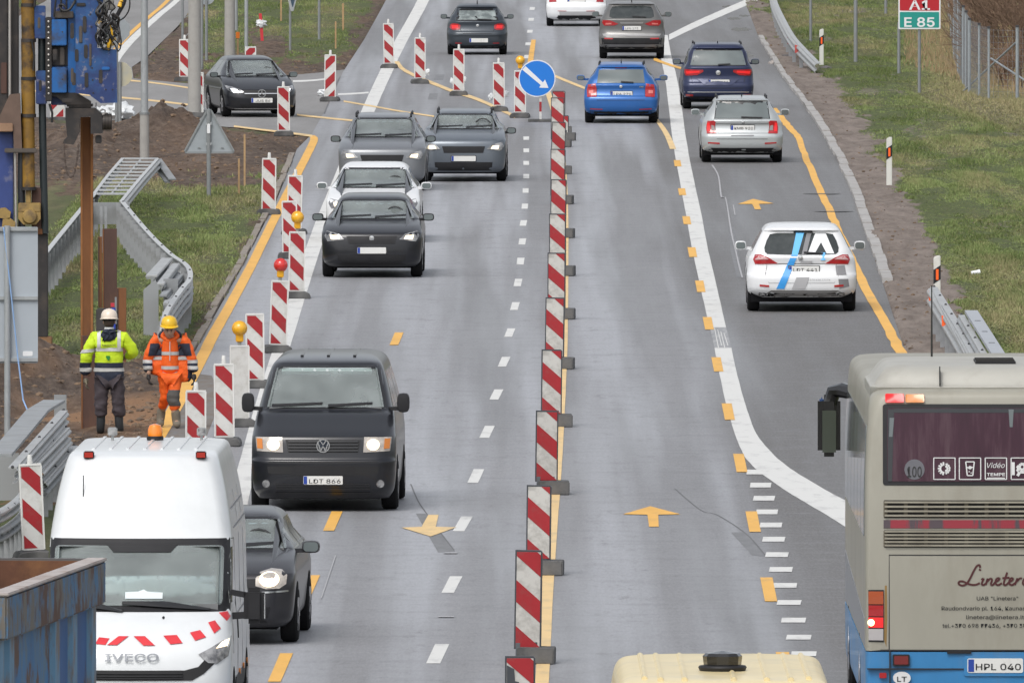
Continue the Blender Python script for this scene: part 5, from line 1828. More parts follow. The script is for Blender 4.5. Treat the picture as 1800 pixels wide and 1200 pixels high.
# mirror arms at the far front corner, windows along the flank
for s in (-1, 1):
    o = MB().box((s * 1.43, 10.7, 2.88), (.25, .18, .68)).build('mirror', BLACKG, v.root, bevel=.07)
    MB().box((s * 1.43, 10.61, 2.82), (.15, .02, .46)).build('mirror_glass', mat('coach_mirror_glass', (.12, .14, .12), .05, .6), o)
    MB().tube([(s * 1.15, 10.5, 3.24), (s * 1.28, 10.62, 3.27), (s * 1.38, 10.7, 3.25), (s * 1.42, 10.7, 3.12)], [.08, .085, .085, .08], 10).build('mirror_arm', BLACKG, o, smooth=True)
    MB().box((s * 1.51, 10.74, 2.92), (.05, .08, .54)).build('mirror_shell', mat('blue_mirror_shell', (.02, .06, .18), .3), o, bevel=.02)
for ax in ('left', 'right'):
    for k in range(6):
        y0_ = .5 + k * 1.62
        v.decal('side_window', rrect(y0_, 2.15, y0_ + 1.54, 3.3, .05), GLASS_PALE, ax, th=.008, res=.3)
    v.decal('side_band', [(.5, 1.02), (10.1, 1.02), (10.1, 1.55), (.5, 1.3)], mat('grey_side_band', (.22, .23, .25), .4), ax, th=.006, res=.6)
v.wheels(1.12, 3.0, 8.6, r=.5, w=.28)
MB().box((0, 5.3, .42), (2.2, 9.6, .3)).build('underbody', UNDER, v.root)

# ------------------------------------------------------------------ yellow van at the bottom edge, only its roof in the picture
P_CREAM = mat('cream_yellow_van_paint', (.72, .60, .34), .4, var=.05, vscale=2, dirt=(.50, .45, .32), dscale=1.5, damt=(.5, .85), coat=.2)
v = Veh('van', 'cream yellow van at the bottom edge with a black mushroom vent on its roof', 'van', 1273, 1662, P_CREAM,
        [(.30, .1, 4.7, .95, .2, .2), (.5, .0, 4.8, 1.0, .2, .2), (1.2, .02, 4.8, 1.0, .2, .2), (1.7, .05, 4.8, .99, .18, .2), (2.14, .10, 4.8, .955, .16, .2), (2.26, .14, 4.78, .93, .17, .22), (2.335, .22, 4.75, .88, .2, .25),
         (2.365, .42, 4.6, .80, .25, .3), (2.375, .8, 4.5, .64, .25, .3)], 4.8, yaw=.2, group=CARS_AWAY, bow=.05, contact=.8)
for k, x in enumerate((-.70, -.56, -.35, .08, .37, .58, .74)):
    MB().prism([(x - .035, 2.33), (x + .035, 2.33), (x + .02, 2.39), (x - .02, 2.39)], .35 if abs(x) < .6 else .5, 4.4).build('roof_rib', P_CREAM, v.root, bevel=.008)
o = MB().lathe([(.20, 2.37), (.215, 2.405), (.205, 2.42), (.17, 2.425)], 24, c=(0, 1.7, 0)).build('roof_vent', BLACKP, v.root, smooth=True)
MB().lathe([(.165, 2.42), (.175, 2.505), (.15, 2.53), (.02, 2.55)], 10, c=(0, 1.7, 0)).build('vent_cap', BLACKG, o)
v.decal('brake_light', rrect(-.31, 2.20, .31, 2.275, .03), mat('dull_maroon_lens', (.20, .03, .04), .3, coat=.4), th=.015)
for s in (-1, 1):
    v.decal('rear_window', rrect(s * .5 - .36, 1.45, s * .5 + .36, 2.15, .05), GLASS, th=.01)
    v.decal('tail_light', [(s * .86, .9), (s * .985, .9), (s * .985, 1.35), (s * .86, 1.35)], REDL, th=.012)
v.seam([(0, .5), (0, 2.28)], .012)
v.plate(.45, .85, None)
v.wheels(.88, .85, 3.9, r=.34, w=.22)
v.underbody(.78, .2, .5)

# ------------------------------------------------------------------ red and white beacon boards
BOARD = mat('white_beacon_board', (.58, .58, .56), .5, dirt=(.33, .31, .27), dscale=4, damt=(.48, .82))
BOARD_D = mat('scuffed_beacon_board', (.50, .49, .46), .55, dirt=(.22, .21, .19), dscale=7, damt=(.45, .8))
STRIPE = mat('red_beacon_stripe', (.31, .011, .017), .45, var=.12, vscale=4, dirt=(.20, .055, .05), dscale=6, damt=(.5, .85))
STRIPE_P = mat('faded_red_stripe', (.48, .05, .05), .5, col2=(.55, .30, .28), mscale=4, mix=(.5, .75))
RUBBER = mat('recycled_rubber_base', (.085, .085, .085), .9, var=.3, vscale=5, col2=(.17, .165, .16), mscale=2, mix=(.5, .8))
DFRAME = mat('dark_grey_frame', (.045, .05, .058), .5)
YLAMP = mat('yellow_lamp_case', (.72, .36, .01), .35)
YLENS = mat('yellow_lamp_lens', (.80, .42, .02), .12, coat=.7)
RLENS = mat('red_lamp_globe', (.62, .03, .025), .12, coat=.7)
PEG = mat('white_peg', (.66, .66, .64), .5)
BEACONS = 'red and white beacon boards around the closed lane'


def stripes(mb_parent, w, h, z0, sl, offs, th, border, material, y):
    out = []
    for o_ in offs:
        poly = [(-w, o_ + sl * w), (w, o_ - sl * w), (w, o_ - sl * w + th), (-w, o_ + sl * w + th)]
        c = clip_poly(poly, -w / 2 + border, z0 + border, w / 2 - border, z0 + h - border)
        if len(c) >= 3:
            out.append(MB().prism(c, y - .004, y + .002).build('red_stripe', material, mb_parent))
    return out


def lamp(root, x, z, col='yellow', r=.085):
    lens = YLENS if col == 'yellow' else RLENS
    t = MB().box((x, 0, z + .06), (.11, .10, .12)).build('warning_lamp', YLAMP, root, bevel=.012)
    MB().lathe([(.03, -.045), (.10, -.05), (.112, -.03), (.112, .03), (.10, .05), (.03, .045)], 22, c=(x, 0, z + .20), axis='y').build('lamp_ring', YLAMP if col == 'yellow' else mat('red_lamp_ring', (.60, .03, .025), .3), t, smooth=True)
    MB().lathe([(.095, -.05), (.085, -.085), (.06, -.11), (.02, -.122)], 22, c=(x, 0, z + .20), axis='y').build('lamp_lens', lens, t, smooth=True)
    MB().tube([(x, 0, z - .06), (x, 0, z + .02)], .028, 8).build('lamp_post', mat('zinc_bolt', (.35, .36, .33), .5, .6), t)
    return t


def beacon(px, top, bottom, base, label, kind='down', w=None, peg=True, lampc=None, tilt=0.0, bag=False, lean=0.0, board=None, stripe=None, name='beacon_board'):
    """board between photo rows top and bottom, foot on the ground at row base"""
    s = S(base)
    p = G(px, base)
    w = w or .285
    z1, z0 = (base - top) / s, max(.07, (base - bottom) / s)
    h = z1 - z0
    tilt += random.uniform(-5, 5)
    lean += random.gauss(0, .8)
    root = thing(name, label, 'beacon', p, R(tilt), BEACONS, ry=R(lean))
    back = kind == 'plain'
    b = MB().prism(rrect(-w / 2, z0, w / 2, z1, .02), -.025, .025).build('board', BOARD if board is None else board, root)
    MB().prism([(-w / 2 + .004, z1 - .012), (w / 2 - .004, z1 - .012), (w / 2 - .004, z1 + .012), (-w / 2 + .004, z1 + .012)], -.032, .032).build('board_cap', PEG, root)
    for x in (-1, 1):
        MB().box((x * (w / 2 - .006), 0, (z0 + z1) / 2), (.016, .062, h * .985)).build('board_edge', PEG, root)
    sm = stripe or STRIPE
    if kind == 'down':
        stripes(b, w, h, z0, .98, [z0 - .16, z0 + .30, z0 + .76 + (h - 1.0) * .5], .235, .024, sm, -.025)
    elif kind == 'up':
        stripes(b, w, h, z0, -.98, [z0 - .16, z0 + .30, z0 + .76 + (h - 1.0) * .5], .235, .024, sm, -.025)
    MB().prism(rrect(-.06, 0.05, .06, z0 + .05, .01), -.02, .02).build('stem', BLACKP, root)
    m = MB()
    m.prism([(-.23, 0), (.23, 0), (.235, .045), (.20, .105), (.06, .12), (-.06, .12), (-.20, .105), (-.235, .045)], -.38, .38)
    m.build('rubber_base', RUBBER, root, bevel=.012)
    if peg and not lampc:
        MB().lathe([(.030, z1), (.034, z1 + .03), (.030, z1 + .10), (.024, z1 + .125)], 10).build('peg', PEG, root, smooth=True)
    if lampc:
        lamp(root, 0.0, z1 + .06, lampc)
    return root


beacon(684, 42, 112, 120, 'topmost beacon board on the far white edge line')
beacon(738, 67, 138, 147, 'second beacon board down from the far edge line, behind it only grey asphalt')
beacon(806, 87, 160, 168, 'third beacon board down the slanting row, in front of the dark hatchback')
beacon(877, 111, 186, 196, 'fourth beacon board of the slanting row, standing before the blue arrow sign')
beacon(914, 125, 198, 207, 'beacon board with an amber lamp beside the blue arrow sign', lampc='yellow')
beacon(580, 97, 171, 178, 'lone beacon board with stripes rising to the right at the side road corner', kind='up')
beacon(499, 153, 230, 239, 'beacon board standing in front of the black saloon, on the edge of the dug soil')
beacon(441, 83, 150, 158, 'beacon board with rising stripes peeping out behind the black saloon roof', kind='up', peg=False)
beacon(348, 128, 198, 206, 'beacon board wrapped in white plastic at its foot beside a concrete pole', tilt=-12)
beacon(325, 70, 135, 143, 'beacon board half hidden by the grey pole, beyond the side road', tilt=-8)
beacon(472, 279, 369, 377, 'beacon board on a dark flat foot at the grass edge, topmost of the left row', tilt=3)
beacon(517, 309, 402, 412, 'beacon board behind two others, its top peg above the yellow tape')
beacon(510, 354, 444, 454, 'beacon board partly covered by an amber lamp, upper part of the left row', peg=False)
beacon(521, 408, 512, 524, 'tall beacon board under an amber lamp beside the thick white line', lampc='yellow')
beacon(488, 494, 606, 619, 'beacon board with a red lamp on top and a faded upper stripe', lampc='red', stripe=None)
beacon(449, 552, 668, 681, 'beacon board with a white scratch in its upper stripe, beside the black van roof', peg=False)
beacon(421, 608, 735, 749, 'plain white back of a beacon board with an amber lamp on top', kind='plain', lampc='yellow')
beacon(395, 640, 768, 783, 'beacon board just left of the black van, in front of the plain white one')
beacon(344, 687, 812, 826, 'beacon board rising behind the roof of the white van')
beacon(60, 816, 966, 984, 'leaning beacon board beside the near steel guardrail on the left', lean=-2.2, tilt=4)
beacon(101, 178, 207, 214, 'short striped board lying low behind the drilling machine', kind='up', w=.34, peg=False)


def lane_beacon(px, top, bottom, base, label, scuffed=True, lean=0.0, worn=False, n=5):
    """dark framed lane divider on a black foot that sticks out to the right"""
    s = S(base)
    p = G(px, base)
    z1, z0 = (base - top) / s, (base - bottom) / s
    h, w = z1 - z0, .305
    root = thing('lane_divider', label, 'beacon', p, R(-2 + random.uniform(-4, 4)), 'dark framed dividers along the centre of the carriageway', ry=R(lean + random.gauss(0, .5)))
    f = MB().prism([(-w / 2, z0), (w / 2, z0 - .01), (w / 2, z1 - .02), (w / 2 - .02, z1), (-w / 2, z1)], -.03, .03).build('frame', DFRAME, root)
    b = MB().prism([(-w / 2 + .018, z0 + .022), (w / 2 - .018, z0 + .022), (w / 2 - .018, z1 - .02), (-w / 2 + .018, z1 - .02)], -.036, -.028).build('board', BOARD_D, f)
    sl = .86
    for k in range(-1, n):
        o_ = z0 - .10 + k * .515
        poly = [(-w, o_ + sl * w), (w, o_ - sl * w), (w, o_ - sl * w + .245), (-w, o_ + sl * w + .245)]
        c = clip_poly(poly, -w / 2 + .018, z0 + .022, w / 2 - .018, z1 - .02)
        if len(c) >= 3:
            MB().prism(c, -.041, -.034).build('red_stripe', STRIPE, f)
    if worn:
        MB().prism([(-w / 2 + .02, z0 + .2), (-.02, z0 + .2), (.04, z0 + .42), (-.01, z1 - .26), (-.05, z1 - .25), (-.06, z1 - .13), (-w / 2 + .02, z1 - .09)], -.043, -.036).build('torn_patch', DFRAME, f)
    MB().prism([(w / 2 - .17, z0 - .10), (w / 2 - .11, z0 - .10), (w / 2, z0 - .005), (-w / 2 + .06, z0 - .005)], -.025, .025).build('bracket', DFRAME, root)
    MB().prism([(-w / 2 + .02, z0 - .16), (-w / 2 + .07, z0 - .16), (-w / 2 + .07, z0 + .07), (-w / 2 + .02, z0 + .07)], -.045, -.02).build('latch', mat('latch_grey', (.10, .11, .12), .4), root)
    m = MB().prism(rrect(-.11, 0, .31, .185, .02), -.25, .25)
    m.build('foot', RUBBER, root, bevel=.015)
    MB().box((.07, 0, .18), (.08, .08, .12)).build('socket', DFRAME, root)
    return root


lane_beacon(946, 852, 984, 1010, 'dark framed divider with its black foot on the yellow line, second from the bottom edge', lean=1.0)
lane_beacon(927, 966, 1140, 1165, 'fully visible dark framed divider in the middle of the carriageway', lean=1.0)
lane_beacon(914, 1152, 1345, 1372, 'dark framed divider with a torn corner, cut by the bottom edge', lean=.6, worn=True)
HID = []
k_ = 1 / (1010 + 618.0)
for i in range(9):
    k_ += .0000585
    yb_ = 1 / k_ - 618
    s = S(yb_)
    cx = np.interp(yb_, [235, 320, 400, 500, 600, 690, 780, 870, 960], [980, 980, 981, 980, 977, 972, 967, 960, 951])
    lane_beacon(cx, yb_ - 1.13 * s, yb_ - .17 * s, yb_, ('eleventh', 'tenth', 'ninth', 'eighth', 'seventh', 'sixth', 'fifth', 'fourth', 'third')[i] + ' dark framed divider of the centre row, counted down from the blue arrow sign', lean=.6)
lane_beacon(982, 160, 204, 236, 'dark framed divider right under the blue arrow sign, at the head of the row', lean=0)
lane_beacon(988, 203, 238, 247, 'low dark framed divider squeezed in below the blue arrow sign', lean=1.0)

# ------------------------------------------------------------------ signs
STEEL = mat('galvanised_steel', (.36, .38, .39), .5, .35, var=.12, vscale=3, dirt=(.24, .25, .255), dscale=4, damt=(.5, .85))
STEEL_D = mat('weathered_galvanised_steel', (.25, .265, .27), .6, .25, var=.15, vscale=3, dirt=(.15, .155, .155), dscale=3, damt=(.45, .8))
SIGNBACK = mat('grey_sign_back', (.30, .33, .35), .55, .15, var=.06, vscale=2, dirt=(.22, .24, .25), dscale=3, damt=(.5, .9))
BLUE_S = mat('blue_sign_face', (.008, .17, .60), .4)
WHITE_S = mat('white_sign_face', (.70, .71, .72), .4)
RED_S = mat('red_sign_face', (.42, .012, .022), .4)
GREEN_S = mat('green_sign_face', (.010, .26, .22), .4)

p = G(950, 214)
s = S(214)
t = thing('direction_sign', 'round blue sign with a white arrow pointing down to the right', 'road sign', p, 0)
cz, cx, r = (214 - 138) / s, (944 - 950) / s, 32.5 / s
d = MB().prism(circ(cx, cz, r, 40), -.06, -.03).build('sign_rim', WHITE_S, t)
MB().prism(circ(cx, cz, r * .945, 40), -.064, -.058).build('sign_face', BLUE_S, d)
A = [(-.80, .47), (-.62, .66), (.32, -.22), (.43, -.06), (.62, -.52), (.12, -.50), (.20, -.36)]
MB().prism([(cx + a * r, cz + b * r) for a, b in A], -.068, -.062).build('arrow', WHITE_S, d)
for k in range(5):
    MB().box((.0, 0, .12 + .24 * k), (.055, .055, .24)).build('post_band', STRIPE if k % 2 else BOARD, t)
MB().box((0, 0, .03), (.6, .8, .06)).build('post_base', RUBBER, t, bevel=.01)

p = G(1616, 163)
s = S(163)
t = thing('route_sign', 'route number sign reading A1 over E 85 on a single grey post', 'road sign', p, 0)
MB().tube([(0, 0, 0), (0, 0, 2.75)], .04, 10).build('post', STEEL_D, t)
w0, w1 = (1579 - 1616) / s, (1653 - 1616) / s
z0, zm, z1 = (163 - 51.5) / s, (163 - 20.5) / s, (163 + 12) / s
b = MB().prism(rrect(w0, z0, w1, z1, .03), -.075, -.045).build('sign_board', WHITE_S, t)
MB().prism(rrect(w0 + .035, z0 + .035, w1 - .035, zm - .015, .02), -.079, -.07).build('green_panel', GREEN_S, b)
MB().prism(rrect(w0 + .035, zm + .02, w1 - .035, z1 - .035, .02), -.079, -.07).build('red_panel', RED_S, b)
xm = (w0 + w1) / 2
lettering('route_lettering', 'E 85', .325, lambda u, v, d: (xm + u, -.080 - d, z0 + .065 + v), WHITE_S, b, width=.78, bold=.018)
lettering('route_lettering', 'A1', .325, lambda u, v, d: (xm + u, -.080 - d, zm + .05 + v), WHITE_S, b, width=.54, bold=.018)

p = G(367, 346)
s = S(346)
t = thing('warning_sign', 'grey back of a triangular warning sign on a thin post by the soil heap', 'road sign', p, 0)
z0, z1 = (346 - 270) / s, (346 - 191) / s
tri = [(-.50, z0 + .05), (-.49, z0), (-.44, z0 - .0), (.48, z0), (.53, z0 + .02), (.53, z0 + .06), (.07, z1 - .04), (.0, z1), (-.06, z1 - .03)]
b = MB().prism(tri, .02, .04).build('sign_plate', SIGNBACK, t)
MB().bar((-.47, .005, z0 + .02), (.50, .005, z0 + .02), .03, .04).bar((-.50, .005, z0 + .05), (-.03, .005, z1 - .02), .03, .04).bar((.52, .005, z0 + .05), (.03, .005, z1 - .02), .03, .04).build('sign_edge', STEEL_D, b)
MB().tube([(0, -.02, -.05), (0, -.02, z1 - .02)], .045, 10).build('post', STEEL_D, t)
MB().box((0, -.03, z0 + .62), (.12, .04, .05)).box((0, -.03, z0 + .2), (.12, .04, .05)).build('clamp', STEEL, t)
MB().prism(rrect(-.035, z0 + .42, .03, z0 + .62, .02), -.075, -.065).build('reflector_strip', WHITE_S, t)
for q in ((.28, z0 + .12), (-.2, z0 + .12)):
    MB().prism(circ(q[0], q[1], .03, 8, .015), .0, .021).build('rivet', STEEL_D, b)

p = G(13, 788)
s = S(788)
t = thing('large_sign', 'large grey back of a rectangular sign on a steel post at the left edge', 'road sign', p, 0)
z0, zm, z1 = (788 - 638) / s, (788 - 520) / s, (788 - 399) / s
b = MB().prism(rrect(-.62, z0, .435, z1, .02), .035, .06).build('sign_plate', mat('pale_sign_back', (.37, .41, .45), .5, .1, var=.04, vscale=1.5), t)
for z in (zm - .03, z1 - .03, z0 + .05):
    MB().box((-.09, .015, z), (1.05, .045, .05)).build('stiffener', STEEL, b)
MB().tube([(0, -.03, -.1), (0, -.03, z1 + .02)], .045, 12).build('post', STEEL, t, smooth=True)
MB().prism(rrect(.22, z0 + .1, .36, z0 + .17, .015), .028, .036).build('sticker', WHITE_S, b)
rope = MB().tube([G(6, 396) * 0 + Vector((-.05, -.06, z1 + .0)), (.06, -.07, zm), (.15, -.08, z0 + .1), (.23, -.2, .7), (.34, -.6, .48)], .011, 6)
o = rope.build('rope', mat('blue_rope', (.24, .38, .62), .7), None)
o.location = p
tag(o, 'thin pale blue rope hanging down in front of the large grey sign back', 'rope')

for (px, py, cx, cz, r, sides_, lab) in ((196, 226, 205, 53, 25, 8, 'grey back of an octagonal sign peeping out behind the drilling machine'),
                                         (205, 222, 211, 131, 22, 28, 'round sign back with a yellowish tint just below the octagonal one'),
                                         (369, 108, 363, -6, 15, 28, 'round grey sign back cut by the top edge above the grass island')):
    s = S(py)
    p = G(px, py)
    t = thing('sign_back', lab, 'road sign', p, 0)
    q = [((cx - px) / s + r / s * math.cos(2 * math.pi * (k + .5) / sides_), (py - cz) / s + r / s * math.sin(2 * math.pi * (k + .5) / sides_)) for k in range(sides_)]
    MB().prism(q, .03, .05).build('sign_plate', SIGNBACK if sides_ == 8 or cz < 0 else mat('yellowed_sign_back', (.38, .38, .33), .5, col2=(.52, .46, .28), mscale=1.2), t)
    MB().tube([((cx - px) / s, 0, 0), ((cx - px) / s, 0, (py - cz + r) / s)], .04, 8).build('post', STEEL_D, t)
p = G(510, 89)
s = S(89)
t = thing('give_way_sign', 'narrow triangular give way sign seen almost edge on, cut by the top edge', 'road sign', p, R(62))
MB().tube([(0, 0, 0), (0, 0, 2.6)], .035, 8).build('post', STEEL_D, t)
zb_ = (89 - 20) / s
tb_ = MB().prism([(-.05, zb_), (.05, zb_), (.45, zb_ + .75), (-.45, zb_ + .75)], -.08, -.05).build('sign_plate', WHITE_S, t)
MB().prism([(-.02, zb_ + .12), (.02, zb_ + .12), (.30, zb_ + .66), (-.30, zb_ + .66)], -.085, -.075).build('sign_face', mat('blue_grey_face', (.07, .13, .20), .4), tb_)

# ------------------------------------------------------------------ poles, stakes, marker posts
CONC = mat('weathered_concrete_pole', (.33, .32, .30), .85, var=.12, vscale=3, dirt=(.22, .21, .19), dscale=3, damt=(.5, .85))
WOOD = mat('pale_stake_wood', (.38, .25, .13), .85, var=.2, vscale=5)


def pole(px, py, r0, r1, height, label, material=STEEL, name='lamp_post', cat='pole', foot=None, group=None):
    p = G(px, py)
    t = thing(name, label, cat, p, 0, group)
    MB().tube([(0, 0, -.1), (0, 0, height)], [r0, r1], 14).build('shaft', material, t, smooth=True)
    if foot:
        MB().tube([(0, 0, -.05), (0, 0, foot)], [r0 * 1.22, r0 * 1.18], 14).build('sleeve', CONC, t, smooth=True)
        MB().tube([(0, 0, foot), (0, 0, foot + .05)], [r0 * 1.3, r0 * 1.3], 14).build('collar', STEEL_D, t)
    return t


pole(254, 282, .088, .066, 9, 'tall steel lamp post rising from the soil heap', foot=1.02, material=STEEL)
pole(342, 206, .165, .125, 9, 'thick concrete pole beside the plastic wrapped beacon board', material=CONC)
pole(404, 101, .155, .12, 8, 'concrete pole on the grass island behind the black saloon', material=CONC)
pole(414, 56, .07, .05, 6, 'thin steel post on the grass island next to the concrete pole', name='post')
pole(433, 84, .055, .05, 6, 'slim steel post left of the red marker post', name='post')
for (px, lab) in ((321, 'lattice mast with thin steel rungs left of the concrete pole'),):
    p = G(px, 125)
    s = S(125)
    t = thing('lattice_mast', lab, 'mast', p, 0)
    d_ = 34 / s
    m = MB()
    for x in (0, d_):
        MB().tube([(x, 0, -.1), (x, 0, 7)], .035, 8).build('mast_leg', STEEL_D, t)
    for k in range(12):
        MB().bar((0, 0, .3 + k * .55), (d_, 0, .3 + (k + (1 if k % 2 else .6)) * .55), .022, .022).build('mast_rung', STEEL_D, t)
pole(561, 72, .04, .035, 4.0, 'thin grey post right of the give way sign', name='post', material=STEEL_D)


def stake(px, top, py, w, label, material=WOOD, tilt=0.0, cap=None, name='wooden_stake'):
    s = S(py)
    t = thing(name, label, 'stake', G(px, py), 0, None, ry=R(tilt))
    h = (py - top) / s
    MB().box((0, 0, h / 2 - .05), (w, w, h + .1)).build('shaft', material, t)
    if cap:
        MB().box((0, 0, h - .08), (w + .05, w + .03, .17)).build('painted_top', cap, t)
    return t


stake(418, 57, 100, .05, 'wooden stake with an orange painted top beside the concrete pole', cap=mat('orange_paint', (.80, .20, .02), .6))
stake(494, -30, 38, .05, 'wooden stake standing high up on the grass island, cut by the top edge')
stake(590, 38, 86, .045, 'thin wooden stake on the island near the road edge')
stake(603, 6, 56, .055, 'paler wooden stake farther up the island near the road edge')
stake(430, 236, 330, .04, 'thin wooden stake in the soil heap beside the triangular sign back')
stake(420, 279, 343, .04, 'short wooden stake at the edge of soil and grass')
t = stake(461, 24, 73, .085, 'leaning red marker post wrapped in white plastic at the top', material=mat('red_marker_paint', (.52, .03, .04), .5), tilt=-4, name='marker_post')


def crumple(r, seed, sz=(1, 1, 1), n=3):
    rr = random.Random(seed)
    bm = bmesh.new()
    bmesh.ops.create_icosphere(bm, subdivisions=n, radius=1)
    ph = [rr.uniform(0, 6) for _ in range(9)]
    for v in bm.verts:
        c = v.co.copy()
        k = 1 + .22 * math.sin(5 * c.x + ph[0]) * math.sin(4 * c.y + ph[1]) + .16 * math.sin(9 * c.z + ph[2] + 4 * c.x) + .12 * math.sin(13 * c.x + ph[3]) + rr.uniform(-.05, .05)
        v.co = Vector((c.x * sz[0], c.y * sz[1], c.z * sz[2])) * r * k
    m = MB()
    m.add([tuple(v.co) for v in bm.verts], [tuple(q.index for q in f.verts) for f in bm.faces])
    bm.free()
    return m


PLASTIC = mat('white_plastic', (.62, .64, .65), .4, var=.1, vscale=6)
o = crumple(.13, 3, (1.2, .8, .9)).build('plastic_wrap', PLASTIC, t, smooth=True, ang=60)
o.location = (0, 0, .52)
# sandbags behind the machine and at beacon feet
for i, (px, py, r, sz, lab) in enumerate(((178, 207, .20, (1.1, 1, .75), 'white sandbag behind the machine, smaller of the two'), (208, 211, .30, (1.15, 1, .75), 'large white sandbag right of the drilling machine clamp'),
                                          (350, 205, .2, (.9, .8, 1.0), 'white plastic bag at the foot of the wrapped beacon board'), (327, 138, .16, (.9, .8, 1.2), 'white plastic bag tied low on the half hidden beacon board'),
                                          (568, 168, .11, (1.3, 1, .8), 'white bag beside the lone beacon board at the side road'))):
    p = G(px, py)
    o = crumple(r, 10 + i, sz).build('sandbag', PLASTIC, None, smooth=True, ang=60)
    o.location = (p.x, p.y, r * sz[2] * .8)
    tag(o, lab, 'bag')
for i, (px, py, z, lab) in enumerate(((752, 147, .30, 'scrap of white plastic on the second beacon board'), (816, 166, .38, 'scrap of white plastic on the right of the third beacon board'), (795, 165, .32, 'scrap of white plastic on the left of the third beacon board'),
                                      (890, 195, .42, 'scrap of white plastic on the right of the fourth beacon board'), (863, 195, .35, 'scrap of white plastic on the left of the fourth beacon board'))):
    p = G(px, py)
    o = crumple(.05, 40 + i, (1.2, .6, 1.6), 2).build('plastic_scrap', PLASTIC, None, smooth=True)
    o.location = (p.x, p.y, z)
    tag(o, lab, 'plastic scrap')

DEL_W = mat('white_marker_plastic', (.64, .64, .60), .5, dirt=(.42, .40, .36), dscale=4, damt=(.5, .9))
ORANGE_R = mat('orange_reflector', (.85, .12, .02), .25, coat=.5, emit=(1, .15, .02), estr=.10)  # faint glow added to the reflector's colour; no lamp behind it
for (px, top, base, lab) in ((1444, 51, 116, 'white marker post with an orange reflector at the end of the far guardrail'), (1563, 241, 327, 'white marker post with an orange reflector alone on the shoulder'),
                             (1647, 449, 566, 'white marker post with an orange reflector behind the near guardrail')):
    s = S(base)
    t = thing('marker_post', lab, 'marker post', G(px, base), R(3), 'white marker posts along the right shoulder')
    h, w = (base - top) / s, .115
    b = MB().prism([(-w / 2, -.05), (w / 2, -.05), (w / 2, h), (w / 2 - .03, h + .005), (-w / 2, h - .03)], -.045, .045).build('post_body', DEL_W, t, bevel=.012)
    zt = h - .20
    q = MB().prism([(-w / 2 - .002, zt - .28), (w / 2 + .002, zt - .20), (w / 2 + .002, zt + .04), (-w / 2 - .002, zt - .04)], -.049, .049).build('black_band', BLACKP, t)
    MB().prism(rrect(-.022, zt - .21, .022, zt - .03, .008), -.055, -.048).build('reflector', ORANGE_R, q)

# ------------------------------------------------------------------ steel guardrails
RAILM = mat('guardrail_zinc', (.43, .44, .44), .45, .4, var=.10, vscale=2, dirt=(.30, .29, .27), dscale=2.5, damt=(.5, .85))
RAILG = mat('guardrail_grey', (.30, .315, .325), .55, .25, var=.12, vscale=2, dirt=(.20, .20, .195), dscale=2.5, damt=(.45, .8))
POSTM = mat('guardrail_post', (.30, .31, .32), .6, .2, var=.15, vscale=4, dirt=(.12, .11, .10), dscale=3, damt=(.5, .8))
BOLT = mat('dark_bolt', (.06, .06, .065), .5, .4)


def rail_path(pts, z):
    return [G(x, y, z if len(q) == 0 else q[0]) for x, y, *q in pts]


def resample(P, step):
    out, d0 = [P[0]], 0.0
    seg = [(P[i], P[i + 1]) for i in range(len(P) - 1)]
    s, tot = step, sum((b - a).length for a, b in seg)
    while s < tot:
        out.append(along(P, s))
        s += step
    out.append(P[-1])
    return out


def smooth_path(P, n=5):
    out = []
    for i in range(len(P) - 1):
        p0, p1, p2, p3 = P[max(0, i - 1)], P[i], P[i + 1], P[min(len(P) - 1, i + 2)]
        for k in range(n):
            t = k / n
            out.append(.5 * (2 * p1 + (p2 - p0) * t + (2 * p0 - 5 * p1 + 4 * p2 - p3) * t * t + (3 * p1 - p0 - 3 * p2 + p3) * t ** 3))
    return out + [P[-1]]


def w_beam(P, side, h=.31, name='rail_beam', root=None, material=None, top=.0):
    """corrugated beam swept along P (P runs along its top edge); side +1 bulges to +x"""
    prof = [(0, 0), (.045, -.02), (.075, -.06), (.075, -.095), (.02, -.135), (.02, -.175), (.075, -.215), (.075, -.25), (.045, -.29), (0, -.31)]
    prof = [(a * side, b * h / .31) for a, b in prof]
    back = [(a - .006 * side, b) for a, b in reversed(prof)]
    ring = prof + back
    m = MB()
    n = len(ring)
    vs, fs = [], []
    for i, p in enumerate(P):
        a, b = P[max(0, i - 1)], P[min(len(P) - 1, i + 1)]
        d = (b - a)
        d.z = 0
        nrm = Vector((abs(d.y), -d.x * (1 if d.y > 0 else -1), 0)).normalized()
        for q in ring:
            vs.append(p + nrm * q[0] + Vector((0, 0, q[1] + top)))
    for i in range(len(P) - 1):
        for k in range(n):
            k2 = (k + 1) % n
            fs.append((i * n + k, i * n + k2, (i + 1) * n + k2, (i + 1) * n + k))
    fs += [tuple(range(n)), tuple((len(P) - 1) * n + k for k in range(n))]
    m.add(vs, fs)
    return m.build(name, material or RAILM, root)


def rail_posts(P, step, root, dx=0.0, w=.10, name='post', drop=.02, z0=-.1):
    me = None
    for p in resample(P, step):
        if me is None:
            me = MB().prism([(-w / 2, -.03), (w / 2, -.03), (w / 2, .03), (w / 2 - .012, .03), (w / 2 - .012, -.018), (-w / 2 + .012, -.018), (-w / 2 + .012, .03), (-w / 2, .03)], 0, 1, 'z').mesh('post')
            me.materials.append(POSTM)
        o = link(name, me, root)
        h = p.z - drop - z0
        o.location = (p.x + dx, p.y, z0)
        o.scale = (1, 1, h)


def bolts(P, step, root, dx, dz):
    me = None
    for p in resample(P, step):
        if me is None:
            me = MB().lathe([(.012, -.012), (.022, 0), (.022, .02)], 8, axis='y').mesh('bolt')
            me.materials.append(BOLT)
        o = link('bolt', me, root)
        o.location = (p.x + dx, p.y, p.z + dz)


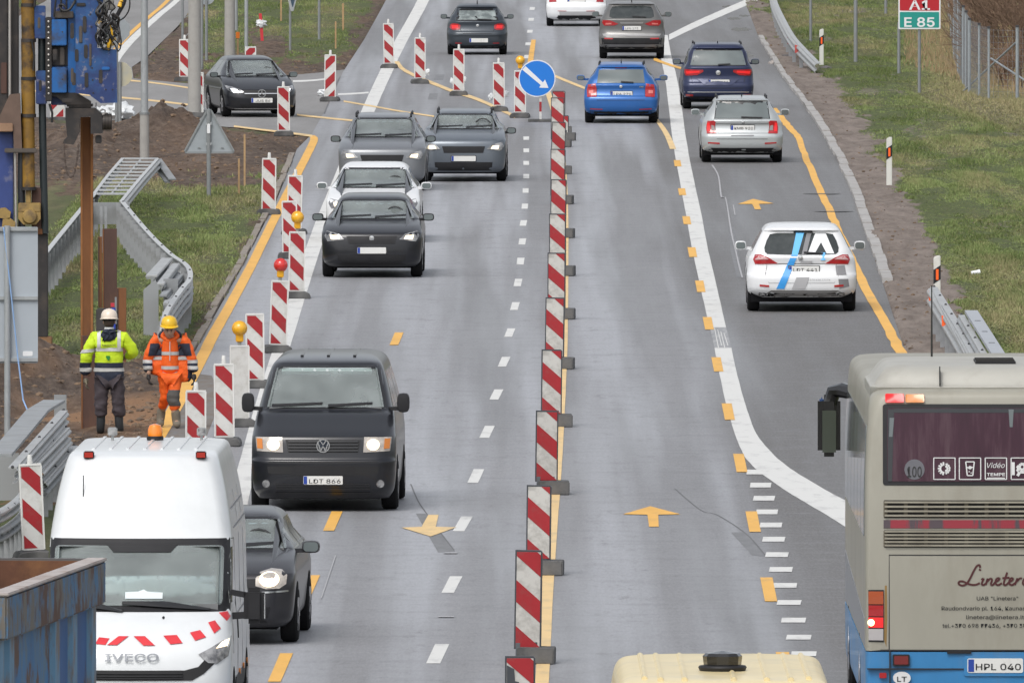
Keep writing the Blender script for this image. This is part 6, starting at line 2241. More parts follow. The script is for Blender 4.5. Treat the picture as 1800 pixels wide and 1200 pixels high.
RAILS = 'steel guardrails beside the carriageway'
# ladder-like double rail in the work area
g1 = thing('guardrail', 'double steel guardrail with ladder-like crossbars, opening into a V on the grass', 'guardrail', (0, 0, 0), 0, RAILS)
z = .78
LL = smooth_path(rail_path([(216, 279), (190, 309), (166, 341)], z), 5)
RR = smooth_path(rail_path([(277, 280), (245, 316), (213, 355)], z), 5)
for P, sd in ((LL, -1), (RR, 1)):
    w_beam(P, sd, .20, root=g1)
for k in range(11):
    f = k / 10
    a_, b_ = along(LL, f * (LL[0] - LL[-1]).length * .995), along(RR, f * (RR[0] - RR[-1]).length * .995)
    if k == 0:
        b_ = Vector((b_.x, a_.y, b_.z))
    MB().bar(a_ + Vector((0, 0, .0)), Vector((b_.x, a_.y, b_.z)), .75, .02).build('crossbar', RAILM, g1)
MB().bar((LL[0] + RR[0]) / 2 - Vector((0, 0, .03)), (LL[-1] + RR[-1] + Vector((0, 8, 0))) / 2 - Vector((0, 0, .03)), .04, .03).build('middle_bar', RAILM, g1)
a_, b_ = G(277, 280, .78), G(303, 316, .40)
MB().bar(a_, b_, .16, .03, up=(0, 0, 1)).bar(a_ - Vector((.05, 0, .12)), b_ - Vector((.10, 0, .05)), .12, .03).build('end_wing', RAILG, g1)
P1 = smooth_path(rail_path([(213, 355), (240, 388), (268, 419), (298, 447), (322, 463), (331, 478), (329, 492), (318, 505), (300, 530), (287, 553), (282, 580)], z), 5)
w_beam(P1, 1, .22, root=g1)
Pl = [p - Vector((0, 0, .23)) for p in P1[22:]]
w_beam(Pl, 1, .22, root=g1, material=RAILG, name='lower_beam')
rail_posts(P1[:26], 2.7, g1, dx=-.05, w=.085)
rail_posts(P1[26:], 2.2, g1, dx=.0)
bolts(P1, 4.4, g1, .035, .004)
m = MB()
for i in range(len(P1) - 1):
    m.bar(P1[i] + Vector((.03, 0, -.005)), P1[i + 1] + Vector((.03, 0, -.005)), .09, .015)
m.build('beam_top', mat('bright_zinc', (.50, .51, .51), .45, .3), g1)
for PP in (LL, RR):
    m = MB()
    for i in range(len(PP) - 1):
        m.bar(PP[i] + Vector((0, 0, .01)), PP[i + 1] + Vector((0, 0, .01)), .07, .015)
    m.build('beam_top', mat('bright_zinc', (.50, .51, .51), .45, .3), g1)
P2 = smooth_path(rail_path([(166, 341), (145, 365), (122, 393), (100, 420), (84, 440), (60, 470), (30, 505)], z), 5)
w_beam(P2, -1, .22, root=g1, material=RAILM)
w_beam([p - Vector((.0, 0, .24)) for p in P2], -1, .12, root=g1, material=RAILG, name='lower_beam')
rail_posts(P2, 2.7, g1, dx=.03, w=.085)
m = MB()
for i in range(len(P2) - 1):
    m.bar(P2[i], P2[i + 1], .09, .015)
m.build('beam_top', mat('bright_zinc', (.50, .51, .51), .45, .3), g1)
MB().box(G(195, 375, .55), (.72, .05, .42)).build('end_plate', RAILG, g1)
for x in (178, 186):
    MB().box(G(x, 405, .45), (.05, .05, .9)).build('post', POSTM, g1)
# second bundle: block of stacked beams with a slanted grey end plate
g2 = thing('guardrail', 'stacked guardrail beams with a tall pale end plate in front of the grass', 'guardrail', (0, 0, 0), 0, RAILS)
s = S(592)
p = G(266, 592)
MB().prism([(-.13, 0), (.12, 0), (.12, .82), (.07, .95), (-.13, .78)], -.03, .03).build('end_plate', mat('pale_zinc_plate', (.34, .355, .365), .55, .2, var=.1, vscale=2, dirt=(.26, .26, .265), dscale=2, damt=(.4, .8)), g2).location = p
MB().prism([(-.12, 0), (.12, 0), (.12, .9), (-.12, .9)], -.03, .03).build('end_plate', RAILG, g2).location = G(300, 585)
for k, (x0, y0, x1, y1, zz, w_) in enumerate(((294, 455, 266, 486, .90, .20), (309, 465, 282, 500, .84, .14), (316, 484, 287, 520, .72, .13), (326, 470, 292, 535, .64, .10), (333, 500, 296, 556, .52, .10))):
    P = [G(x1, y1, zz), G((x0 + x1) / 2, (y0 + y1) / 2, zz), G(x0, y0, zz)]
    o = MB()
    for i in range(2):
        o.bar(P[i], P[i + 1], w_, .04)
    o.build('rail_beam', RAILM if k in (0, 1, 3) else RAILG, g2, bevel=.01)
    w_beam(P, 1, .20, root=g2, material=RAILG, name='beam_face')
rail_posts([G(318, 520, .55), G(300, 560, .5)], 4, g2)
# near left guardrail beside the pit
g3 = thing('guardrail', 'bundle of bright guardrail beams by the pit, ending in a broad pale end plate', 'guardrail', (0, 0, 0), 0, RAILS)
m = MB()
Ptop = [G(0, 800, 1.02), G(30, 765, 1.02), G(66, 722, 1.02), G(95, 705, 1.02)]
for i in range(3):
    m.bar(Ptop[i], Ptop[i + 1], .30, .04)
m.build('box_beam', RAILG, g3)
for k, (x0, y0, x1, y1, zz, sd) in enumerate(((28, 816, 112, 722, .95, 1), (48, 822, 116, 752, .78, 1), (74, 822, 118, 772, .62, 1), (80, 842, 130, 784, .48, 1))):
    P = [G(x0 - 6, y0 + 6, zz), G((x0 + x1) / 2, (y0 + y1) / 2, zz), G(x1, y1, zz)]
    w_beam(P, sd, .20, root=g3, material=RAILM if k < 3 else RAILG)
    m = MB()
    m.bar(P[0], P[2], .11, .02)
    m.build('beam_top', RAILM, g3)
    bolts(P, 4.5, g3, .0, .012)
MB().prism([(-.16, 0), (.20, 0), (.20, .64), (-.16, .62)], -.03, .03).build('end_plate', mat('pale_zinc_plate', (.34, .355, .365), .55, .2), g3).location = G(7, 880)
MB().prism([(-.09, .0), (.09, .0), (.09, .55), (-.09, .55)], -.02, .02).build('end_plate', RAILG, g3).location = G(106, 760)
P3 = smooth_path(rail_path([(-30, 905, .70), (0, 893, .70), (20, 880, .70), (34, 866, .70), (44, 845, .70)], .7), 5)
w_beam(P3, 1, .18, root=g3)
w_beam([p - Vector((0, 0, .24)) for p in P3], 1, .18, root=g3, material=RAILG, name='lower_beam')
bolts(P3, 1.2, g3, .05, -.03)
rail_posts([p - Vector((0, 0, .3)) for p in P3], .9, g3)
rail_posts([G(70, 850, .5), G(118, 790, .5)], 1.7, g3)
# right side
g4 = thing('guardrail', 'near guardrail with orange reflectors running behind the coach roof on the right', 'guardrail', (0, 0, 0), 0, RAILS)
Pr = smooth_path(rail_path([(1637, 505), (1662, 545), (1690, 592), (1715, 640), (1745, 705), (1790, 810)], .78), 5)
w_beam(Pr, -1, .30, root=g4)
MB().bar(Pr[0], Pr[-1], .02, .02).build('beam_edge', RAILM, g4)
m = MB()
for i in range(len(Pr) - 1):
    m.bar(Pr[i] + Vector((.04, 0, 0)), Pr[i + 1] + Vector((.04, 0, 0)), .12, .015)
m.build('beam_top', RAILM, g4)
bolts([p + Vector((.05, 0, 0)) for p in Pr], 4.3, g4, .0, .014)
rail_posts([p + Vector((.05, 0, -.15)) for p in Pr], 3.4, g4)
for (x, y) in ((1636, 521), (1659, 564)):
    MB().prism([(-.03, -.08), (.035, -.10), (.03, .07), (-.035, .09)], -.012, .012).build('reflector', ORANGE_R, g4).location = G(x, y, .66)
g5 = thing('guardrail', 'second guardrail with a wide flat box beam behind the near one on the right', 'guardrail', (0, 0, 0), 0, RAILS)
for (x0, y0, x1, y1, zz, w_, mt) in ((1707, 548, 1795, 690, .98, .20, mat('pale_box_beam', (.40, .42, .45), .45, .3, var=.06, vscale=1.5)), (1690, 556, 1772, 700, .88, .10, RAILM), (1688, 580, 1750, 700, .70, .08, RAILG)):
    P = [G(x0, y0, zz), G((x0 + x1) / 2 + 1, (y0 + y1) / 2, zz), G(x1, y1, zz)]
    m = MB()
    for i in range(2):
        m.bar(P[i], P[i + 1], w_, .05)
    bb = m.build('box_beam', mt, g5)
    if w_ < .15:
        w_beam(P, -1, .22, root=g5, material=RAILG)
        bolts(P, 5, g5, .0, .03)
    else:
        for q in resample(P, 4.6)[1:]:
            MB().box(q + Vector((0, 0, .027)), (.09, .12, .006)).build('slot', BOLT, bb)
rail_posts([G(1700, 560, .7), G(1772, 700, .7)], 4, g5)
g6 = thing('guardrail', 'far guardrail sloping down to its end beside the first marker post', 'guardrail', (0, 0, 0), 0, RAILS)
Pf = smooth_path(rail_path([(1352, -40, .78), (1360, 0, .78), (1374, 32, .78), (1392, 64, .72), (1414, 89, .52), (1437, 112, .28)], .78), 5)
w_beam(Pf, -1, .30, root=g6)
m = MB()
for i in range(len(Pf) - 1):
    m.bar(Pf[i] + Vector((.03, 0, 0)), Pf[i + 1] + Vector((.03, 0, 0)), .12, .015)
m.build('beam_top', RAILM, g6)
rail_posts([p + Vector((.05, 0, -.1)) for p in Pf[:-7]], 6, g6, z0=-.2)
for (x, y) in ((1387, 71), (1400, 86)):
    MB().prism([(-.05, -.10), (.05, -.13), (.05, .09), (-.05, .12)], -.012, .012).build('reflector', mat('dull_red_patch', (.42, .07, .06), .5), g6).location = G(x, y, .5) - Vector((0, .4, 0))

# ------------------------------------------------------------------ posts and fence on the right
for (px, top, base, r, lab) in ((1425, -40, 74, .045, 'thin steel post farthest left on the right bank'), (1504, -40, 111, .055, 'steel post between the two marker posts on the right bank'), (1557, -40, 26, .05, 'short visible steel post near the top edge on the right bank'),
                                (1580, 40, 132, .045, 'lower steel post just left of the route sign')):
    pole(px, base, r, r * .9, (base - top) / S(base), lab, name='post', material=STEEL_D)
FENCE = mat('fence_post_steel', (.30, .33, .35), .55, .3, var=.15, vscale=4)
f = thing('wire_fence', 'tall wire mesh fence on steel posts with diagonal braces in front of brown scrub', 'fence', (0, 0, 0), 0)
FP = [(1668, 40, -70), (1672, 70, -45), (1677, 108, -30), (1684, 132, -5), (1693, 150, 10), (1698, 156, 19), (1704, 165, 32), (1721, 171, 41), (1738, 175, 47), (1788, 177, 45), (1845, 181, 46)]
for i, (x, base, top) in enumerate(FP):
    p = G(x, base)
    h = (base - top) / S(base)
    o = MB().tube([(0, 0, -.6), (0, 0, h)], .042 if x in (1704, 1788) else .032, 10).build('post', FENCE, f, smooth=True)
    o.location = p
    MB().box((0, -.02, h - .02), (.08, .08, .05)).build('post_cap', BOLT, o)
for a_, b_ in (((1690, 164, 0.0), (1786, 75, 1.35)), ((1742, 103, 1.0), (1815, 150, .38))):
    MB().tube([G(*a_), G(*b_)], .026, 8).build('brace', FENCE, f)
m = MB()
W_ = [G(x, b) for x, b, t in FP]
T_ = [(b - t) / S(b) for x, b, t in FP]
for i in range(len(W_) - 1):
    a_, b_ = W_[i], W_[i + 1]
    n = max(2, int((b_ - a_).length / .20))
    n = min(n, 60)
    for k in range(n):
        q = a_.lerp(b_, k / n)
        m.bar((q.x, q.y, .02), (q.x, q.y, T_[i] * .97), .006, .006)
    for k in range(12):
        z = .05 + k * .155
        m.bar((a_.x, a_.y, z), (b_.x, b_.y, z), .006, .006)
o = m.build('wire_mesh', mat('fence_wire', (.20, .21, .22), .6, .3), f)
o['kind'] = 'stuff'

# brown leafless scrub behind the fence
TWIG = [mat('brown_twigs', (.135, .085, .055), .9, var=.25, vscale=2), mat('reddish_twigs', (.17, .10, .065), .9, var=.25, vscale=2), mat('pale_twigs', (.25, .19, .125), .9, var=.2, vscale=2)]


def shrub(px, py, h, spread, n, label, m_, z=0.0):
    p = G(px, py, z)
    t = thing('bare_shrub', label, 'shrub', p, 0, 'leafless brown shrubs behind the wire fence')
    mb = MB()
    trunk = MB()

    def grow(a, d, L_, r, lv):
        b = a + d * L_
        (trunk if lv == 0 else mb).tube([a, a.lerp(b, .5) + Vector((random.gauss(0, .04), random.gauss(0, .04), 0)) * L_, b], [r, r * .8, r * .55], 3, cap=False)
        if lv >= 4:
            return
        for _ in range(3 if lv < 3 else 2):
            nd = (d + Vector((random.gauss(0, .42), random.gauss(0, .5), random.gauss(.06, .28)))).normalized()
            grow(a.lerp(b, random.uniform(.45, 1)), nd, L_ * random.uniform(.55, .85), max(.005, r * .6), lv + 1)
    for k in range(n):
        d = Vector((random.gauss(0, .32), random.gauss(0, .32), 1)).normalized()
        grow(Vector((random.uniform(-spread, spread), random.uniform(-spread * 3, spread * 3), -.1)), d, h * .42, .026, 0)
    mb.build('twigs', m_, t)
    trunk.build('stems', m_, t)


for i, (px, py, h, sp, n, k, z) in enumerate(((1700, 90, 2.6, .5, 9, 2, 0), (1735, 110, 2.8, .5, 10, 1, 0), (1762, 125, 2.9, .5, 10, 0, .1), (1792, 140, 3.0, .5, 10, 0, .1), (1825, 150, 2.9, .5, 8, 0, .2), (1718, 60, 3.0, .6, 10, 2, .3),
                                              (1752, 78, 3.0, .6, 10, 1, .4), (1785, 90, 3.2, .6, 10, 0, .6), (1815, 95, 3.2, .6, 8, 0, .7), (1738, 30, 3.2, .6, 10, 1, .5), (1772, 40, 3.4, .6, 10, 0, .7), (1802, 40, 3.4, .6, 10, 1, .9),
                                              (1700, 25, 2.8, .6, 9, 2, .2), (1790, 155, 1.5, .4, 8, 1, 0), (1755, 150, 1.2, .4, 8, 2, 0), (1728, 140, 1.3, .4, 8, 2, 0))):
    shrub(px, py, h, sp, n, 'leafless brown shrub in the thicket behind the wire fence', TWIG[k], z)
# tall dry grass tufts by the fence foot
mb = MB()
for _ in range(5200):
    x, y = random.uniform(1590, 1830), random.uniform(-30, 178)
    if y > 120 + (x - 1600) * .28 or random.random() < .25 * (x < 1650):
        continue
    p = G(x, y, 0)
    zt = float(zat([p.x], [p.y])[0][0])
    h = random.uniform(.12, .42)
    w = .012
    l = random.gauss(0, .10)
    mb.add([(p.x - w, p.y, zt - .02), (p.x + w, p.y, zt - .02), (p.x + l, p.y + random.gauss(0, .08), zt + h)], [(0, 1, 2)])
me = bpy.data.meshes.new('dry_grass')
me.from_pydata(mb.v, [], mb.f)
tag(link('dry_grass', me, None, mat('dry_grass_stalks', (.29, .215, .12), .9, var=.25, vscale=1.5)), 'tall dry brown grass stalks along the foot of the wire fence', 'dry grass', kind='stuff')
# rubbish and broken kerb bits
p = G(1716, 484)
o = MB().tube([(-.09, 0, .04), (.07, .02, .06)], [.035, .05], 12).build('paper_cup', mat('white_cup', (.72, .74, .76), .5), None, smooth=True)
o.location = p
tag(o, 'white paper cup lying on the grass on the right', 'litter')
for i, (px, py, w, lab) in enumerate(((1358, 112, .35, 'broken pale kerb chunk at the end of the far guardrail'), (1388, 100, .5, 'flat piece of broken asphalt beside the far guardrail'), (1418, 116, .45, 'pale broken slab between guardrail and marker post'), (1452, 121, .4, 'dark broken slab below the first marker post'))):
    v, fc = lump(.5, 70 + i)
    o = MB().add([(a * w, b * w * 2.5, max(-.03, c * .28)) for a, b, c in v], fc).build('rubble_chunk', mat('rubble_%d' % i, (.30, .27, .25) if i % 2 == 0 else (.11, .10, .10), .9, var=.2), None)
    o.location = G(px, py)
    tag(o, lab, 'rubble')

# ------------------------------------------------------------------ blue rusty container at the lower left
RUSTY_BLUE = mat('rusty_blue_paint', (.030, .155, .35), .55, var=.2, vscale=2, col2=(.10, .17, .22), mscale=7, mix=(.46, .62), dirt=(.10, .045, .022), dscale=5, damt=(.50, .58), stretch=(1, .5, .30), detail=12)
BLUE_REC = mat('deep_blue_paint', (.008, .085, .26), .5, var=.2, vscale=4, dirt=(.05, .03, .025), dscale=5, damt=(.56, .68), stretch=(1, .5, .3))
FADED = mat('faded_blue_rib', (.12, .25, .38), .55, var=.15, vscale=2, dirt=(.17, .145, .13), dscale=7, damt=(.46, .60), stretch=(1, .5, .25), detail=12)
RUST = mat('dark_rust', (.10, .042, .022), .85, var=.3, vscale=3, col2=(.19, .085, .035), mscale=2.5, mix=(.45, .7))
RIMM = mat('scraped_rim', (.40, .36, .34), .6, col2=(.20, .12, .08), mscale=3, mix=(.5, .75), var=.12, vscale=5)
RIMF = mat('rusty_rim_face', (.045, .165, .32), .6, col2=(.14, .125, .105), mscale=7, mix=(.42, .56), var=.25, vscale=12, dirt=(.085, .034, .016), dscale=5.5, damt=(.49, .57), stretch=(1, .5, .30), detail=12)
H_ = 2.5
A_ = G(182, 985, H_)        # far top corner of the flank
B_ = G(-4, 1052, H_)        # where the flank leaves the picture
dirv = (B_ - A_)
dirv.z = 0
L_ = 6.8
u = dirv.normalized()
root = thing('waste_container', 'rusty blue open-topped waste container with ribbed sides in the lower left corner', 'container', (A_.x - .05, A_.y, 0), 0)
root.rotation_euler = (0, 0, math.atan2(u.y, u.x) + math.pi / 2)
# local axes: +x outwards on the visible flank, -y along the flank towards the camera
W_ = 2.3
fl = MB().box((-.10, -L_ / 2, (H_ + .9) / 2 - .1), (.06, L_, H_ - .9 + .1)).build('side_wall', RUSTY_BLUE, root)
MB().box((-W_, -L_ / 2, (H_ + .9) / 2), (.06, L_, H_ - .9)).build('side_wall', RUST, root)
MB().box((-W_ / 2 - .05, -.05, (H_ + .9) / 2), (W_, .06, H_ - .9)).build('end_wall', RUST, root)
MB().box((-W_ / 2 - .05, -L_, (H_ + .9) / 2), (W_, .06, H_ - .9)).build('end_wall', RUST, root)
MB().box((-W_ / 2 - .05, -L_ / 2, .95), (W_, L_, .08)).build('floor_plate', RUST, root)
MB().box((.0, -L_ / 2, H_ - .21), (.13, L_ + .1, .42)).build('rim_face', RIMF, root, bevel=.02)
MB().box((-.02, -L_ / 2, H_ + .012), (.20, L_ + .12, .03)).build('top_rim', RIMM, root, bevel=.01)
MB().box((-W_ / 2, .03, H_ - .02), (W_ + .1, .12, .08)).build('top_rim', mat('dark_rim', (.09, .085, .085), .6), root, bevel=.01)
MB().box((-W_, -L_ / 2, H_ - .02), (.12, L_, .08)).build('top_rim', RUST, root)
for k, y in enumerate((-.14, -1.50, -2.75, -5.9, -6.6)):
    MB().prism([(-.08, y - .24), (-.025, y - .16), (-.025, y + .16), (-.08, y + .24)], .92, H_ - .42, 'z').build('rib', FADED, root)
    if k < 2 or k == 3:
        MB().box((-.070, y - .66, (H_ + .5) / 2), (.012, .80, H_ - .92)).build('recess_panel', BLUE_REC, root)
MB().box((-W_ / 2, -L_ / 2, .72), (2.2, L_, .26)).build('chassis', UNDER, root)
for y in (-1.2, -L_ + 1.2):
    for x in (-.25, -W_ + .2):
        MB().lathe([(.1, -.14), (.46, -.15), (.5, -.08), (.5, .08), (.46, .15), (.1, .14)], 20, c=(x, y, .5), axis='x').build('wheel', TYRE, root, smooth=True)

# ------------------------------------------------------------------ drilling rig at the upper left
Y0P = 626.6
SM = S(Y0P)
BASE = G(0, Y0P)
rig = thing('pile_driver', 'blue and yellow piling rig with hydraulic hoses gripping a rusty steel pile', 'piling rig', (BASE.x, BASE.y, 0), 0)
M_BLUE = mat('scratched_blue_steel', (.018, .040, .145), .5, var=.25, vscale=3, col2=(.02, .095, .26), mscale=1.1, mix=(.48, .62), dirt=(.24, .22, .24), dscale=7, damt=(.57, .68), detail=12)
M_BLUE2 = mat('bright_blue_steel', (.012, .115, .36), .45, var=.12, vscale=2, dirt=(.045, .045, .055), dscale=3, damt=(.5, .72))
M_DARK = mat('greasy_dark_steel', (.026, .023, .023), .55, var=.3, vscale=3, dirt=(.075, .055, .042), dscale=3, damt=(.5, .8))
M_YEL = mat('worn_yellow_steel', (.24, .13, .018), .5, var=.2, vscale=2, col2=(.11, .06, .02), mscale=2.5, mix=(.42, .62), dirt=(.035, .025, .02), dscale=3.5, damt=(.50, .66), detail=10)
M_OCH = mat('dirty_ochre_steel', (.34, .225, .07), .6, var=.25, vscale=4, dirt=(.09, .06, .035), dscale=4, damt=(.45, .7))
M_RUST = mat('rusty_pile_steel', (.20, .082, .030), .85, var=.25, vscale=2, col2=(.105, .045, .025), mscale=1.5, mix=(.45, .65), stretch=(1, 1, .25))
M_BROWN = mat('dark_brown_steel', (.085, .045, .035), .8, var=.25, vscale=2, dirt=(.14, .07, .04), dscale=2, damt=(.5, .75), stretch=(1, 1, .3))
M_PALE = mat('pale_rod_steel', (.46, .44, .42), .35, .5)


def mx(px):
    return px / SM


def mz(py):
    return (Y0P - py) / SM


def mbox(name, x0, y0, x1, y1, material, d=0.0, t=.3, parent=None, bevel=.012):
    """block seen at these photo pixels, its front d metres nearer than the rig's plane, t thick"""
    return MB().box(((mx(x0) + mx(x1)) / 2, -d + t / 2, (mz(y0) + mz(y1)) / 2), (abs(mx(x1) - mx(x0)), t, abs(mz(y1) - mz(y0)))).build(name, material, parent or rig, bevel=bevel)


def mtube(name, pts, r, material, d=0.0, parent=None, n=12):
    return MB().tube([(mx(x), -d - (q[0] if q else 0), mz(y)) for x, y, *q in pts], r, n).build(name, material, parent or rig, smooth=True)


def mprism(name, pts, material, d=0.0, t=.3, parent=None):
    return MB().prism([(mx(x), mz(y)) for x, y in pts], -d, -d + t).build(name, material, parent or rig)


top = -140
# leader mast and tubes
mbox('outer_mast', -34, top, 14, 400, M_DARK, .05, .5)
mbox('blue_mast_panel', -30, 215, 24, 402, mat('scuffed_blue_steel', (.030, .055, .20), .5, var=.2, vscale=2, dirt=(.25, .24, .27), dscale=3, damt=(.58, .8)), .10, .3)
mbox('rust_patch_plate', 2, 110, 13, 165, M_BROWN, .07, .1)
mtube('hydraulic_rod', [(18, top), (18, 170)], .022, M_PALE, .1)
mtube('hydraulic_rod', [(27, 250), (29, 398)], .018, M_PALE, .2)
mbox('dark_channel', 20, top, 33, 190, M_DARK, .0, .35)
mprism('rusty_bracket', [(-5, 215), (18, 166), (36, 164), (40, 265), (26, 265), (24, 225), (-5, 230)], mat('brown_weathered_steel', (.13, .085, .065), .7, var=.2), .25, .2)
mbox('bracket_shelf', -6, 216, 24, 231, mat('tan_steel', (.30, .18, .11), .7, var=.2), .3, .35)
mbox('dark_channel', 32, 200, 44, 400, M_DARK, .05, .3)
mtube('black_hose', [(38, 262), (37, 330), (40, 400)], .05, mat('black_hose', (.02, .022, .028), .4), .12)
for y0, y1 in ((-60, 8), (10, 70), (74, 137), (141, 202), (205, 262), (263, 330)):
    mtube('yellow_cylinder', [(50, y0), (51, y1)], .115 if y1 < 262 else .105, M_YEL, .12)
    mtube('cylinder_joint', [(51, y1 - 2), (51, y1 + 4)], .125, M_DARK, .12)
mbox('clamp_bar', 9, 260, 66, 268, mat('dull_steel', (.10, .085, .075), .5, .3), .28, .12)
mbox('gear_housing', 33, 356, 72, 372, M_OCH, .22, .34)
mprism('gear_housing', [(33, 372), (72, 372), (72, 384), (64, 394), (42, 394), (33, 384)], M_OCH, .22, .34)
MB().lathe([(.03, -.30), (.10, -.29), (.12, -.26), (.12, -.2)], 16, c=(mx(53), 0, mz(380)), axis='y').build('gear_cap', M_OCH, rig, smooth=True)
mbox('gear_neck', 46, 318, 55, 357, M_OCH, .16, .16)
mbox('rusty_panel', 56, 330, 74, 412, M_BROWN, .06, .2)
mbox('rusty_cap', 62, 402, 76, 412, M_RUST, .08, .2)
for (x, y) in ((10, 372), (18, 390)):
    mprism('mud_lump', [(x - 14, y + 10), (x + 8, y + 12), (x + 10, y), (x, y - 8), (x - 12, y - 6)], M_OCH, .24, .12)
mtube('dark_pipe', [(74, 60), (74, 130), (76, 270), (79, 410)], .062, mat('dark_green_pipe', (.022, .030, .034), .35), .02)
mbox('lower_mast', 64, 410, 84, 592, M_DARK, .0, .35)
mbox('mast_foot', 66, 592, 91, 628, mat('earthy_steel', (.22, .12, .06), .9, var=.2), .0, .5)
# hammer carriage
mbox('blue_plate', 61, 10, 81, 68, M_BLUE, .18, .1)
mbox('blue_plate', 64, 124, 83, 183, M_BLUE, .18, .1)
mbox('bolt_strip', 81, 30, 92, 178, M_DARK, .22, .14)
for k in range(14):
    MB().lathe([(.008, -.24), (.017, -.235), (.017, -.21)], 8, c=(mx(86.5), 0, mz(38 + k * 9.7)), axis='y').build('bolt', M_PALE, rig)
mbox('back_plate', 90, -60, 137, 185, M_BLUE, .0, .25)
mbox('blue_block', 92, 34, 118, 80, M_BLUE2, .22, .2)
mbox('blue_block', 92, 118, 118, 163, M_BLUE2, .22, .2)
mbox('dark_recess', 91, 82, 123, 116, M_DARK, .03, .1)
mbox('recess_rib', 106, 83, 114, 115, mat('dull_steel', (.10, .085, .075), .5, .3), .10, .08)
mbox('blue_panel', 120, -60, 136, 165, M_BLUE2, .10, .1)
mprism('main_plate', [(134, -80), (182, -80), (182, 20), (172, 30), (172, 84), (206, 87), (207, 180), (178, 181), (158, 166), (134, 163)], M_BLUE, .30, .12)
mbox('side_cheek', 172, -80, 182, 30, M_BLUE, .22, .25)
for (x, y0, y1) in ((150, 28, 57), (152, 78, 102), (136, 86, 108), (153, 127, 153), (131, 127, 150), (128, 40, 68), (178, 122, 146)):
    MB().prism([(mx(x) + a, mz((y0 + y1) / 2) + b) for a, b in rrect(-.03, -(y1 - y0) / 2 / SM, .03, (y1 - y0) / 2 / SM, .03)], -.312, -.29).build('slot', M_DARK, rig)
for (x, y) in ((160, 25), (162, 47), (163, 119), (164, 140), (165, 163), (111, 56), (111, 139), (187, 157), (199, 157)):
    MB().prism(circ(mx(x), mz(y), .014, 8), -.308, -.29).build('bolt_hole', M_DARK, rig)
mprism('hopper', [(84, 163), (135, 163), (160, 178), (160, 184), (118, 184), (100, 170), (84, 168)], M_DARK, .12, .3)
mbox('hopper_collar', 118, 180, 163, 191, M_DARK, .10, .5, bevel=.03)
mprism('grip_jaw', [(116, 190), (168, 190), (180, 200), (181, 234), (160, 235), (160, 205), (141, 206), (140, 233), (130, 254), (111, 252), (113, 246), (119, 240), (116, 212)], M_DARK, .18, .4)
mtube('grip_motor', [(178, 214, .0), (197, 214, .0)], .13, M_DARK, .05)
for k in range(6):
    mtube('motor_fin', [(182 + k * 2.6, 214), (183 + k * 2.6, 214)], .15, mat('dull_steel', (.10, .085, .075), .5, .3), .05)
mtube('shackle', [(176, 196), (181, 192), (186, 194), (184, 200), (178, 202)], .014, M_PALE, .16, n=6)
mbox('jaw_tooth', 168, 238, 179, 252, M_DARK, .10, .2)
mbox('top_block', 96, 20, 130, 32, mat('dull_steel', (.10, .085, .075), .5, .3), .18, .2)
mbox('valve_block', 183, -10, 201, 18, mat('pale_valve', (.36, .36, .33), .5, dirt=(.06, .05, .04), dscale=4, damt=(.4, .7)), .22, .2)
# hoses and cables
HOSE = mat('black_hydraulic_hose', (.016, .016, .018), .45)
HOSEY = mat('yellow_hose_sleeve', (.70, .40, .02), .45)
for pts, r, m_ in (([(219, -30), (220, 0), (212, 18), (202, 34), (188, 48), (178, 62), (176, 78)], .034, HOSE), ([(228, -20), (229, 12), (220, 30), (206, 38), (192, 44)], .012, HOSE), ([(214, 4), (211, 12)], .038, HOSEY), ([(218, -4), (215, 3)], .038, HOSEY),
                   ([(190, 20), (186, 36), (196, 50), (204, 52)], .014, HOSE), ([(186, 28), (178, 44), (182, 58), (192, 66), (190, 82)], .018, HOSE), ([(192, 40), (198, 56), (197, 72), (192, 84)], .02, HOSEY), ([(194, 66), (193, 76), (191, 86)], .03, HOSEY),
                   ([(180, 50), (188, 62), (184, 74), (178, 82)], .02, mat('green_hose', (.05, .10, .07), .5)), ([(196, 36), (190, 52), (184, 64), (188, 78)], .016, HOSE), ([(176, 70), (182, 84), (190, 86)], .02, HOSE), ([(186, 44), (200, 48), (206, 46)], .010, HOSE),
                   ([(134, 0), (124, 16), (112, 18), (106, 10), (112, 8), (118, 14)], .02, HOSE), ([(130, -10), (133, 4), (126, 14)], .014, HOSE), ([(170, 180), (170, 192)], .008, HOSE)):
    sm = smooth_path([Vector((mx(x), -.32 - .03 * math.sin(i * 1.7), mz(y))) for i, (x, y) in enumerate(pts)], 5)
    MB().tube(sm, r, 8).build('hose', m_, rig, smooth=True)
for k in range(22):
    x0, y0 = random.uniform(174, 204), random.uniform(-20, 45)
    q = [(x0, y0)]
    for _ in range(4):
        q.append((min(214, max(170, q[-1][0] + random.uniform(-12, 12))), q[-1][1] + random.uniform(6, 18)))
    sm = smooth_path([Vector((mx(x), -.30 - random.uniform(0, .12), mz(min(y, 90)))) for x, y in q], 4)
    MB().tube(sm, random.choice((.010, .012, .016, .022)), 6).build('hose', random.choice((HOSE, HOSE, HOSE, M_DARK, mat('grey_hose', (.10, .10, .10), .5))), rig, smooth=True)
for (x0, y0, x1, y1, r_) in ((98, -40, 96, 30, .016), (104, -40, 108, 22, .02), (112, -40, 118, 20, .014), (60, -40, 62, 12, .02), (57, 70, 60, 124, .018), (88, 182, 92, 215, .02), (140, -40, 142, 12, .018), (166, -40, 160, 24, .014)):
    mtube('hose', [(x0, y0), ((x0 + x1) / 2 + 3, (y0 + y1) / 2), (x1, y1)], r_, HOSE, .25)
